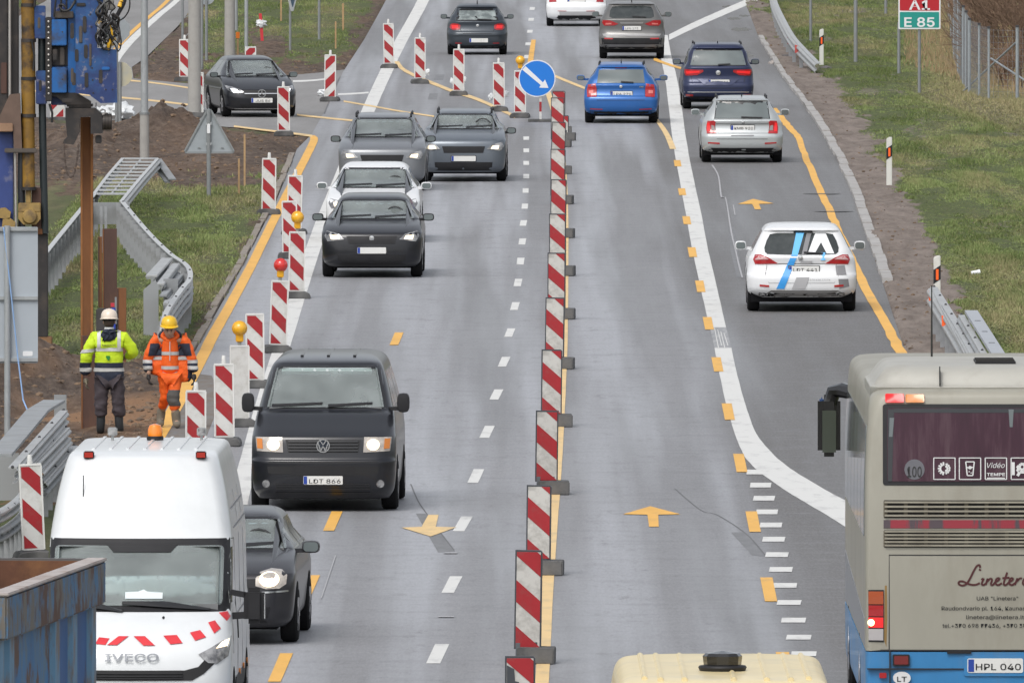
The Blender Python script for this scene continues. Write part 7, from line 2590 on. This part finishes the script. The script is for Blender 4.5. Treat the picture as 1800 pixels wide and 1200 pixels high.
for (x, y, w_, h_) in ((98, 96, 8, 20), (128, 132, 5, 26), (143, 60, 6, 30), (160, 96, 4, 40), (187, 120, 14, 6), (144, 8, 16, 6), (120, 176, 20, 8), (70, 40, 5, 20), (72, 150, 5, 20)):
    mbox('grease_plate', x - w_ / 2, y - h_ / 2, x + w_ / 2, y + h_ / 2, random.choice((M_DARK, mat('dull_steel', (.10, .085, .075), .5, .3), M_BLUE2)), .325, .05)
for k in range(40):
    x, y = random.uniform(174, 202), random.uniform(30, 86)
    MB().box((mx(x), -.30 + random.uniform(-.05, .05), mz(y)), (random.uniform(.03, .07), .05, random.uniform(.03, .06)), Matrix.Rotation(random.uniform(-.6, .6), 3, 'Y')).build('fitting', random.choice((M_PALE, M_DARK, M_DARK, M_OCH, mat('pale_valve', (.36, .36, .33), .5))), rig)
# chain
ch = thing('chain', None, None)
ch.parent = rig
pts = smooth_path([Vector((mx(x), -.2, mz(y))) for x, y in ((114, 252), (115, 280), (119, 303), (124, 312), (131, 306), (136, 282), (139, 254))], 8)
pts = resample(pts, .052)
for i, q in enumerate(pts[:-1]):
    d = (pts[i + 1] - q).normalized()
    MB().bar(q, q + d * .06, .032 if i % 2 else .012, .012 if i % 2 else .032, up=(0, 1, 0)).build('chain_link', mat('rusty_chain', (.07, .05, .04), .7), ch)
# boom back to the carrier, which stands outside the picture
MB().bar((mx(-30), .1, mz(300)), (mx(-420), 1.5, mz(520)), .35, .4, up=(0, 1, 0)).build('boom', M_BLUE, rig)
MB().bar((mx(-30), .1, mz(60)), (mx(-420), 1.5, mz(420)), .22, .22, up=(0, 1, 0)).build('boom_ram', M_DARK, rig)
o = MB().box((mx(-470), 1.5, .95), (2.6, 3.4, 1.3)).build('carrier', M_BLUE, rig, bevel=.1)
for y in (-.1, 3.1):
    MB().box((mx(-470), y, .38), (3.6, .5, .75)).build('track', TYRE, o, bevel=.25)

# rusty piles
p = G(153, 624)
h = (624 - 206) / S(624)
t = thing('steel_pile', 'tall rusty steel pile held in the rig, reddish brown from top to ground', 'pile', p, 0)
w = 22 / S(624)
MB().prism([(-w / 2, -.10), (w / 2, -.10), (w / 2, -.085), (.012, -.085), (.012, .085), (w / 2, .085), (w / 2, .10), (-w / 2, .10), (-w / 2, .085), (-.012, .085), (-.012, -.085), (-w / 2, -.085)], -.5, h, 'z').build('pile_section', M_RUST, t)
MB().box((-w / 2 + .018, -.105, h / 2), (.03, .02, h)).build('rust_ridge', mat('orange_rust', (.30, .13, .045), .85, var=.2), t)
MB().box((w / 2 - .02, -.105, h / 2), (.035, .02, h)).build('rust_ridge', mat('orange_rust', (.30, .13, .045), .85), t)
for (x, y0, y1, w_, m_, lab) in ((157, 590, 757, 28, M_BROWN, 'short dark brown pile standing close behind the worker in yellow'), (193, 402, 548, 25, M_BROWN, 'dark brown steel pile standing behind the yellow clad worker on the grass'),
                                 (176, 416, 545, 7, M_RUST, 'narrow orange rusted bar beside the dark brown pile'), (214, 506, 642, 16, M_RUST, 'low rusty pile right behind the worker in yellow')):
    s = S(y1)
    t = thing('steel_pile', lab, 'pile', G(x, y1), 0)
    h, w = (y1 - y0) / s, w_ / s
    MB().prism([(-w / 2, -.08), (w / 2, -.08), (w / 2, -.06), (-w / 2 + .03, -.06), (-w / 2 + .03, .06), (w / 2, .06), (w / 2, .08), (-w / 2, .08)], -.4, h, 'z').build('pile_section', m_, t)
    MB().box((-w / 2 + .012, -.085, h / 2), (.022, .012, h * .99)).build('rust_ridge', M_RUST if m_ is M_BROWN else M_BROWN, t)
t = thing('tool_rack', 'dark box with blue and red tool handles standing behind the worker in yellow', 'tool box', G(188, 655), 0)
s = S(655)
MB().box((0, .1, .5), (.34, .2, 1.02)).build('rack_body', mat('dark_box', (.05, .045, .045), .7, var=.2), t, bevel=.02)
MB().box((.10, -.02, .85), (.07, .06, .35)).build('tool_handle', mat('blue_handle', (.02, .05, .35), .4), t)
MB().box((.14, -.02, .98), (.03, .05, .42)).build('tool_handle', STEEL_D, t)
MB().box((.09, -.03, 1.07), (.06, .05, .06)).build('tool_handle', mat('red_handle', (.5, .03, .05), .4), t)

# ------------------------------------------------------------------ the two workers
SKIN = mat('skin', (.40, .24, .17), .55)
HIVIS = mat('hi_vis_yellow', (.52, .70, .015), .65, var=.07, vscale=7, bump=.012, bscale=14)
NAVY_F = mat('navy_fabric', (.016, .022, .042), .8, var=.2, vscale=6, bump=.012, bscale=14)
HIOR = mat('hi_vis_orange', (.80, .115, .008), .65, var=.08, vscale=7, bump=.014, bscale=14)
BAND = mat('reflective_band', (.47, .47, .46), .4, var=.15, vscale=8)
TROUS = mat('dark_work_trousers', (.050, .040, .047), .85, var=.25, vscale=7, bump=.014, bscale=10)
BOOT = mat('black_rubber_boot', (.022, .026, .030), .45, var=.2, vscale=5)
MUDBOOT = mat('muddy_boot', (.16, .14, .11), .9, var=.25, vscale=7)
GLOVE = mat('dark_work_glove', (.030, .028, .028), .8)
GLOVE2 = mat('dirty_work_glove', (.16, .14, .10), .85, var=.3, vscale=14)
HAIR = mat('dark_hair', (.05, .032, .022), .8)


from mathutils import noise as mnoise


def skinned(name, verts, edges, radii, material, parent, level=2, root=0, fold=0.0):
    me = bpy.data.meshes.new(name)
    me.from_pydata(verts, edges, [])
    o = bpy.data.objects.new(name, me)
    COL.objects.link(o)
    o.modifiers.new('skin', 'SKIN').use_smooth_shade = True
    sub = o.modifiers.new('sub', 'SUBSURF')
    sub.levels = sub.render_levels = level
    if not me.skin_vertices:
        me.skin_vertices.new()
    sk = me.skin_vertices[0].data
    for i, r in enumerate(radii):
        sk[i].radius = r if isinstance(r, tuple) else (r, r)
        sk[i].use_root = (i == root)
    dg = bpy.context.evaluated_depsgraph_get()
    m2 = bpy.data.meshes.new_from_object(o.evaluated_get(dg))
    bpy.data.objects.remove(o)
    bpy.data.meshes.remove(me)
    m2.name = name
    if fold:
        for v_ in m2.vertices:
            q_ = v_.co * 7.0
            f_ = mnoise.noise(Vector((q_.x, q_.y, q_.z * 1.9))) + .6 * mnoise.noise(Vector((q_.x * 2.1, q_.y * 2.1, q_.z * 3.4 + 5)))
            v_.co += v_.normal * fold * f_
    m2.polygons.foreach_set('use_smooth', [True] * len(m2.polygons))
    return link(name, m2, parent, material)


def band(src, name, planes, material, parent, off=.006, keep=None):
    """strip cut out of a garment between planes (point, normal: kept side is along the normal) and lifted off it"""
    bm = bmesh.new()
    bm.from_mesh(src.data)
    for co, no in planes:
        g_ = list(bm.verts) + list(bm.edges) + list(bm.faces)
        bmesh.ops.bisect_plane(bm, geom=g_, plane_co=co, plane_no=no, clear_inner=True, clear_outer=False)
    if keep:
        bad = [f for f in bm.faces if not keep(f.calc_center_median())]
        bmesh.ops.delete(bm, geom=bad, context='FACES')
    bm.normal_update()
    for v in bm.verts:
        v.co += v.normal * off
    for f in bm.faces:
        f.smooth = True
    me = bpy.data.meshes.new(name)
    bm.to_mesh(me)
    bm.free()
    if not len(me.polygons):
        return None
    return link(name, me, parent, material)


def hand(name, wrist, dirn, side, material, parent, curl=.5, k=1.0):
    """gloved hand: palm, four bent fingers of unequal length and a thumb leaving the side of the palm"""
    d = Vector(dirn).normalized()
    n = d.cross(Vector((0, 1, 0)))
    n = n.normalized() if n.length > .1 else Vector((1, 0, 0))
    f = n.cross(d).normalized()
    w = Vector(wrist)
    verts, edges, rad = [w, w + d * .045 * k, w + d * .085 * k], [(0, 1), (1, 2)], [(.026 * k, .034 * k), (.030 * k, .042 * k), (.024 * k, .042 * k)]
    o = skinned(name, verts, edges, rad, material, parent, 1)
    mb = MB()
    for i, (off, L_) in enumerate(((-.034, .070), (-.012, .082), (.012, .078), (.033, .062))):
        b = w + d * .078 * k + f * off * k
        p1 = b + d * L_ * .45 * k + n * side * .005 * k
        p2 = p1 + (d * (1 - curl) + n * side * curl).normalized() * L_ * .32 * k
        p3 = p2 + (d * (.6 - curl) + n * side * curl * 1.4).normalized() * L_ * .28 * k
        mb.tube([b, p1, p2, p3], [.012 * k, .012 * k, .011 * k, .008 * k], 7)
    b = w + d * .030 * k - f * .034 * k
    p1 = b + (d * .6 - f * .8).normalized() * .040 * k
    p2 = p1 + (d * .9 - f * .1 + n * side * .4).normalized() * .034 * k
    mb.tube([w + d * .02 * k - f * .01 * k, b, p1, p2], [.018 * k, .015 * k, .013 * k, .009 * k], 7)
    mb.build('fingers', material, o, smooth=True, ang=60)
    return o


def helmet(c, tilt, material, parent, peak=-1):
    """c centre of the skull; peak -1 towards the camera"""
    t = thing('hard_hat', None, None)
    t.parent = parent
    t.location = c
    t.rotation_euler = tilt
    t.scale = (.90, .90, .95)
    prof = [(.146, 0.0), (.145, .03), (.138, .07), (.118, .108), (.085, .134), (.045, .147), (.008, .151)]
    m = MB().lathe(prof, 26)
    m.v = [(x * .92, y * 1.06, z) for x, y, z in m.v]
    m.build('shell', material, t, smooth=True, ang=60)
    m = MB()
    n = 26
    vs, fs = [], []
    for r, z in ((.140, .012), (.162, -.004), (.162, -.012), (.138, .0)):
        for k in range(n):
            a = 2 * math.pi * k / n
            e = 1 + (.26 * max(0, math.cos(a - (-math.pi / 2 if peak < 0 else math.pi / 2))) ** 2 if r > .15 else 0)
            vs.append((r * e * math.cos(a) * .92, r * e * math.sin(a) * 1.06, z))
    for i in range(4):
        for k in range(n):
            k2 = (k + 1) % n
            j = (i + 1) % 4
            fs.append((i * n + k, i * n + k2, j * n + k2, j * n + k))
    m.add(vs, fs).build('brim', material, t, smooth=True)
    m = MB()
    for x in (-.03, .03, 0):
        m.tube([(x, -.13, .075), (x, -.07, .135), (x, 0, .152 if x == 0 else .146), (x, .07, .135), (x, .13, .075)], .008, 6)
    m.build('ridge', material, t, smooth=True)
    return t


def person(label, loc, body, J, scale=1.0):
    t = thing('person', label, 'person', loc, 0)
    return t


# --- worker in yellow, seen from behind
W1 = G(192, 764)
t = thing('person', 'person in a yellow hi-vis and navy jacket with a white hard hat, seen from behind', 'person', W1, 0)
# joints (x right, y away, z up), metres
J = [(0, 0, .86), (0, .0, 1.05), (0, -.01, 1.28), (0, 0, 1.44), (0, .01, 1.52), (0, .02, 1.62), (0, .02, 1.70),
     (-.19, 0, 1.40), (-.285, -.01, 1.12), (-.295, .03, .84), (.19, .0, 1.40), (.335, .03, 1.19), (.20, .22, 1.12),
     (-.10, 0, .82), (-.105, .01, .47), (-.115, .03, .10), (.10, 0, .82), (.12, .01, .47), (.14, .03, .10), (-.125, .20, .045), (.155, .20, .045)]
E = [(0, 1), (1, 2), (2, 3), (3, 4), (4, 5), (5, 6), (3, 7), (7, 8), (8, 9), (3, 10), (10, 11), (11, 12), (0, 13), (13, 14), (14, 15), (0, 16), (16, 17), (17, 18), (15, 19), (18, 20)]
RB = [(.10, .08), (.09, .07), (.10, .07), (.06, .05), .05, (.06, .075), (.06, .075), .045, .04, .033, .045, .04, .033, .09, .06, .045, .09, .06, .045, .035, .035]
body = skinned('body', J, E, RB, SKIN, t, 1)
jv = [(0, 0, .64), (0, 0, .94), (0, -.01, 1.20), (0, -.01, 1.38), (0, 0, 1.47), (-.20, 0, 1.41), (-.285, -.01, 1.28), (-.345, -.015, 1.10), (-.34, .025, .86), (.20, 0, 1.41), (.29, .0, 1.30), (.365, .03, 1.18), (.26, .17, 1.13)]
je = [(0, 1), (1, 2), (2, 3), (3, 4), (3, 5), (5, 6), (6, 7), (7, 8), (3, 9), (9, 10), (10, 11), (11, 12)]
jr = [(.235, .17), (.225, .16), (.215, .155), (.19, .135), (.09, .08), .105, .10, .09, .072, .105, .10, .09, .07]
jk = skinned('jacket', jv, je, jr, HIVIS, t, 3, fold=.016)
band(jk, 'navy_hem', [((0, 0, 1.05), (0, 0, -1))], NAVY_F, jk, .006)
band(jk, 'reflective_band', [((0, 0, .92), (0, 0, 1)), ((0, 0, .975), (0, 0, -1))], BAND, jk, .014)
band(jk, 'reflective_band', [((0, 0, 1.215), (0, 0, 1)), ((0, 0, 1.265), (0, 0, -1))], BAND, jk, .010, keep=lambda c: abs(c.x) < .21)
for x in (-.145, .145):
    band(jk, 'reflective_band', [((x - .025, 0, 0), (1, 0, 0)), ((x + .025, 0, 0), (-1, 0, 0)), ((0, 0, 1.25), (0, 0, 1))], BAND, jk, .010, keep=lambda c: c.y < .05)
band(jk, 'reflective_band', [((-.27, 0, 1.20), (-.15, 0, .98)), ((-.27, 0, 1.25), (.15, 0, -.98))], BAND, jk, .010, keep=lambda c: c.x < -.19)
band(jk, 'dark_cuff', [((-.3, 0, .98), (.05, 0, -1))], NAVY_F, jk, .010, keep=lambda c: c.x < -.22)
m = MB()
for k in range(9):
    m.box((-.088 + k * .022, -.165 - .004 * math.cos(k), 1.305), (.015, .012, .026 - .006 * (k % 2)))
m.build('back_print', mat('olive_print', (.20, .24, .03), .7), jk)
m = MB().prism([(-.025, 1.10), (.0, 1.08), (.02, 1.13), (.015, 1.15), (-.03, 1.155), (-.045, 1.14)], -.172, -.160)
m.build('green_emblem', mat('green_emblem', (.02, .22, .03), .7), jk)
hv = [(-.13, -.03, 1.45), (-.06, -.10, 1.44), (0, -.13, 1.38), (.06, -.10, 1.44), (.13, -.03, 1.45), (0, -.06, 1.50)]
skinned('hood', hv, [(0, 1), (1, 2), (2, 3), (3, 4), (5, 1), (5, 3), (5, 2)], [.055, .07, .055, .07, .055, .085], NAVY_F, jk, 2)
MB().lathe([(.068, 1.50), (.07, 1.545), (.064, 1.56)], 18, c=(0, .01, 0)).build('collar', mat('pale_collar', (.55, .56, .56), .8), jk, smooth=True)
tv = [(0, 0, .86), (-.11, 0, .78), (-.12, -.01, .50), (-.125, .02, .24), (.11, 0, .78), (.13, -.01, .50), (.145, .02, .24)]
skinned('trousers', tv, [(0, 1), (1, 2), (2, 3), (0, 4), (4, 5), (5, 6)], [(.16, .125), .12, .105, .098, .12, .105, .098], TROUS, t, 3, fold=.018)
for x0, x1 in ((-.12, -.13), (.14, .155)):
    skinned('boot', [(x0, .02, .34), (x0, .02, .18), (x1, .02, .06), (x1, .10, .05), (x1, .19, .045)], [(0, 1), (1, 2), (2, 3), (3, 4)], [.072, .068, .065, .055, .045], BOOT, t, 2)
hand('hand', (-.335, .03, .83), (-.02, .02, -1), 1, GLOVE2, t, .45, 1.15)
hand('hand', (.25, .17, 1.12), (-.8, .45, -.05), 1, GLOVE2, t, .5, 1.1)
m = MB()
bm = bmesh.new()
bmesh.ops.create_uvsphere(bm, u_segments=18, v_segments=12, radius=1)
for v in bm.verts:
    v.co = Vector((v.co.x * .079, v.co.y * .092, v.co.z * .10 + (.0)))
m.add([(v.co.x, v.co.y + .01, v.co.z + 1.635) for v in bm.verts], [tuple(q.index for q in f.verts) for f in bm.faces])
bm.free()
m.build('hair', HAIR, t, smooth=True, ang=80)
for s_ in (-1, 1):
    MB().lathe([(.004, -.008), (.022, -.006), (.026, .004), (.012, .010)], 10, c=(s_ * .083, .02, 1.63), axis='x').build('ear', SKIN, t, smooth=True)
helmet((0, .02, 1.685), (R(-4), 0, 0), mat('cream_hard_hat', (.70, .60, .50), .35, coat=.3), t, peak=1)
MB().lathe([(.100, 1.655), (.102, 1.672), (.098, 1.675)], 22, c=(0, .02, 0)).build('hat_band', BLACKP, t, smooth=True)

# --- worker in orange, walking towards the camera, head bowed
W2 = G(299, 752)
t = thing('person', 'person in an open orange hi-vis jacket with a yellow hard hat, walking head bowed', 'person', W2, 0)
J = [(0, 0, .80), (0, .01, .98), (0, .0, 1.16), (0, -.04, 1.30), (0, -.09, 1.37), (-.01, -.15, 1.44), (-.01, -.16, 1.51),
     (-.20, -.03, 1.27), (-.31, -.03, 1.00), (-.31, -.08, .77), (.20, -.03, 1.27), (.31, .0, 1.00), (.345, -.02, .80),
     (-.09, 0, .76), (-.06, .05, .43), (-.13, .30, .20), (.09, 0, .76), (.035, -.10, .43), (.09, -.06, .10), (-.13, .20, .09), (.11, -.22, .05)]
E = [(0, 1), (1, 2), (2, 3), (3, 4), (4, 5), (5, 6), (3, 7), (7, 8), (8, 9), (3, 10), (10, 11), (11, 12), (0, 13), (13, 14), (14, 15), (0, 16), (16, 17), (17, 18), (15, 19), (18, 20)]
skinned('body', J, E, RB, SKIN, t, 1)
iv = [(0, 0, .76), (0, 0, .94), (0, -.01, 1.12), (0, -.04, 1.26), (0, -.08, 1.36)]
inner = skinned('inner_jacket', iv, [(0, 1), (1, 2), (2, 3), (3, 4)], [(.145, .125), (.15, .13), (.15, .13), (.13, .11), (.085, .08)], HIOR, t, 2)
for z in (.86, 1.07):
    band(inner, 'reflective_band', [((0, 0, z), (0, 0, 1)), ((0, 0, z + .05), (0, 0, -1))], BAND, inner, .006)
MB().box((.0, -.155, 1.14), (.010, .012, .30), Matrix.Rotation(R(-6), 3, 'X')).build('zip', BAND, inner)
# the open jacket: back and two side wings, sleeves
for s_, drop in ((-1, .70), (1, .62)):
    jv = [(s_ * .10, .02, 1.30), (s_ * .155, .02, 1.12), (s_ * .175, .01, .92), (s_ * .185, .0, drop + .05), (s_ * .21, -.02, 1.27), (s_ * .275, -.03, 1.14), (s_ * (.325 if s_ < 0 else .32), -.02, 1.0), (s_ * (.315 if s_ < 0 else .345), -.05, .82)]
    je = [(0, 1), (1, 2), (2, 3), (0, 4), (4, 5), (5, 6), (6, 7)]
    jr = [(.075, .12), (.078, .145), (.075, .155), (.065, .15), .098, .088, .080, .066]
    jk = skinned('jacket', jv, je, jr, HIOR, t, 3, fold=.017)
    band(jk, 'dark_shoulder', [((s_ * .21, 0, 0), (s_, 0, .35)), ((s_ * .31, 0, 1.1), (-s_, 0, -.2)), ((0, 0, 1.06), (0, 0, 1)), ((0, 0, 1.24), (0, 0, -1)), ((0, -.03, 0), (0, -1, 0))], NAVY_F, jk, .008)
    band(jk, 'dark_yoke', [((0, 0, 1.27), (-s_ * .5, 0, 1)), ((s_ * .21, 0, 0), (-s_, 0, 0))], NAVY_F, jk, .010)
    band(jk, 'reflective_band', [((0, 0, 1.00), (0, 0, 1)), ((0, 0, 1.05), (0, 0, -1))], BAND, jk, .010, keep=lambda c: abs(c.x) < .24)
    for z in (.86, .95):
        band(jk, 'reflective_band', [((0, 0, z), (0, 0, 1)), ((0, 0, z + .05), (0, 0, -1))], BAND, jk, .010, keep=lambda c: abs(c.x) > .262)
    band(jk, 'dark_cuff', [((0, 0, .91), (0, 0, 1)), ((0, 0, .95), (0, 0, -1))], NAVY_F, jk, .010, keep=lambda c: abs(c.x) > .262)
    band(jk, 'dark_cuff', [((0, 0, .86), (0, 0, -1))], NAVY_F, jk, .010, keep=lambda c: abs(c.x) > .262)
hv = [(-.12, -.06, 1.34), (-.04, -.02, 1.40), (.04, -.02, 1.40), (.12, -.06, 1.34), (0, -.13, 1.27)]
skinned('hood_collar', hv, [(0, 1), (1, 2), (2, 3), (0, 4), (3, 4)], [.04, .06, .06, .04, .03], HIOR, t, 2)
skinned('dark_collar', [(-.16, -.05, 1.33), (-.10, .03, 1.38), (.10, .03, 1.38), (.16, -.05, 1.33)], [(0, 1), (1, 2), (2, 3)], [.05, .065, .065, .05], NAVY_F, t, 2)
tv = [(0, 0, .80), (-.09, .0, .74), (-.062, .04, .45), (-.125, .24, .27), (.09, 0, .74), (.04, -.09, .44), (.085, -.07, .25)]
tr = skinned('trousers', tv, [(0, 1), (1, 2), (2, 3), (0, 4), (4, 5), (5, 6)], [(.15, .115), .105, .088, .075, .105, .09, .08], HIOR, t, 3, fold=.015)
band(tr, 'knee_patch', [((0, 0, .33), (0, 0, 1)), ((0, 0, .56), (0, 0, -1))], mat('grey_knee_patch', (.075, .070, .066), .85, var=.2, vscale=8), tr, .008, keep=lambda c: c.y < -.10 or (c.x > .06 and c.z < .47 and c.y < 0))
skinned('boot', [(-.125, .25, .30), (-.14, .26, .16), (-.15, .24, .08), (-.14, .16, .06), (-.13, .08, .05)], [(0, 1), (1, 2), (2, 3), (3, 4)], [.075, .068, .06, .052, .045], MUDBOOT, t, 2)
skinned('boot', [(.075, -.07, .30), (.09, -.06, .16), (.095, -.06, .07), (.105, -.15, .055), (.115, -.24, .05)], [(0, 1), (1, 2), (2, 3), (3, 4)], [.078, .072, .066, .056, .048], MUDBOOT, t, 2)
hand('hand', (-.315, -.06, .80), (.06, -.15, -1), 1, GLOVE, t, .5, 1.2)
hand('hand', (.345, -.05, .80), (.10, -.12, -1), -1, GLOVE, t, .45, 1.2)
hd = thing('head', None, None)
hd.parent = t
hd.location = (-.01, -.15, 1.425)
hd.rotation_euler = (R(10), 0, R(3))
bm = bmesh.new()
bmesh.ops.create_uvsphere(bm, u_segments=24, v_segments=18, radius=1)
for v in bm.verts:
    x, y, z = v.co
    k = 1 - .28 * max(0, -z) ** 1.6
    v.co = Vector((x * .076 * k, y * .092 * (k if y < 0 else 1), z * .118))
    for ex in (-.030, .030):                                  # eye sockets
        if y < 0:
            d = math.hypot(v.co.x - ex, v.co.z - .012)
            v.co.y += .012 * math.exp(-(d / .017) ** 2)
    if y < 0:
        v.co.y -= .022 * math.exp(-(v.co.x / .013) ** 2 - ((v.co.z + .022) / .026) ** 2)
        v.co.y -= .008 * math.exp(-(v.co.x / .03) ** 2 - ((v.co.z + .095) / .02) ** 2)
m = MB().add([tuple(v.co) for v in bm.verts], [tuple(q.index for q in f.verts) for f in bm.faces])
bm.free()
face = m.build('face', SKIN, hd, smooth=True, ang=80)
for s_ in (-1, 1):
    MB().lathe([(.002, -.010), (.009, -.007), (.010, 0), (.002, .005)], 10, c=(s_ * .030, -.078, .012), axis='y').build('eye', mat('eye_dark', (.04, .03, .025), .3), hd, smooth=True)
    MB().bar((s_ * .016, -.088, .032), (s_ * .045, -.080, .034), .010, .008, up=(0, 1, 0)).build('eyebrow', HAIR, hd)
    MB().lathe([(.004, -.008), (.022, -.006), (.026, .004), (.012, .010)], 10, c=(s_ * .075, .01, -.005), axis='x').build('ear', SKIN, hd, smooth=True)
MB().tube([(-.024, -.082, -.062), (0, -.088, -.060), (.024, -.082, -.062)], [.003, .006, .003], 6).build('mouth', mat('lip', (.24, .10, .08), .5), hd)
helmet((-.01, -.13, 1.505), (R(9), 0, R(3)), mat('yellow_hard_hat', (.72, .44, .015), .35, coat=.3), t, peak=-1)
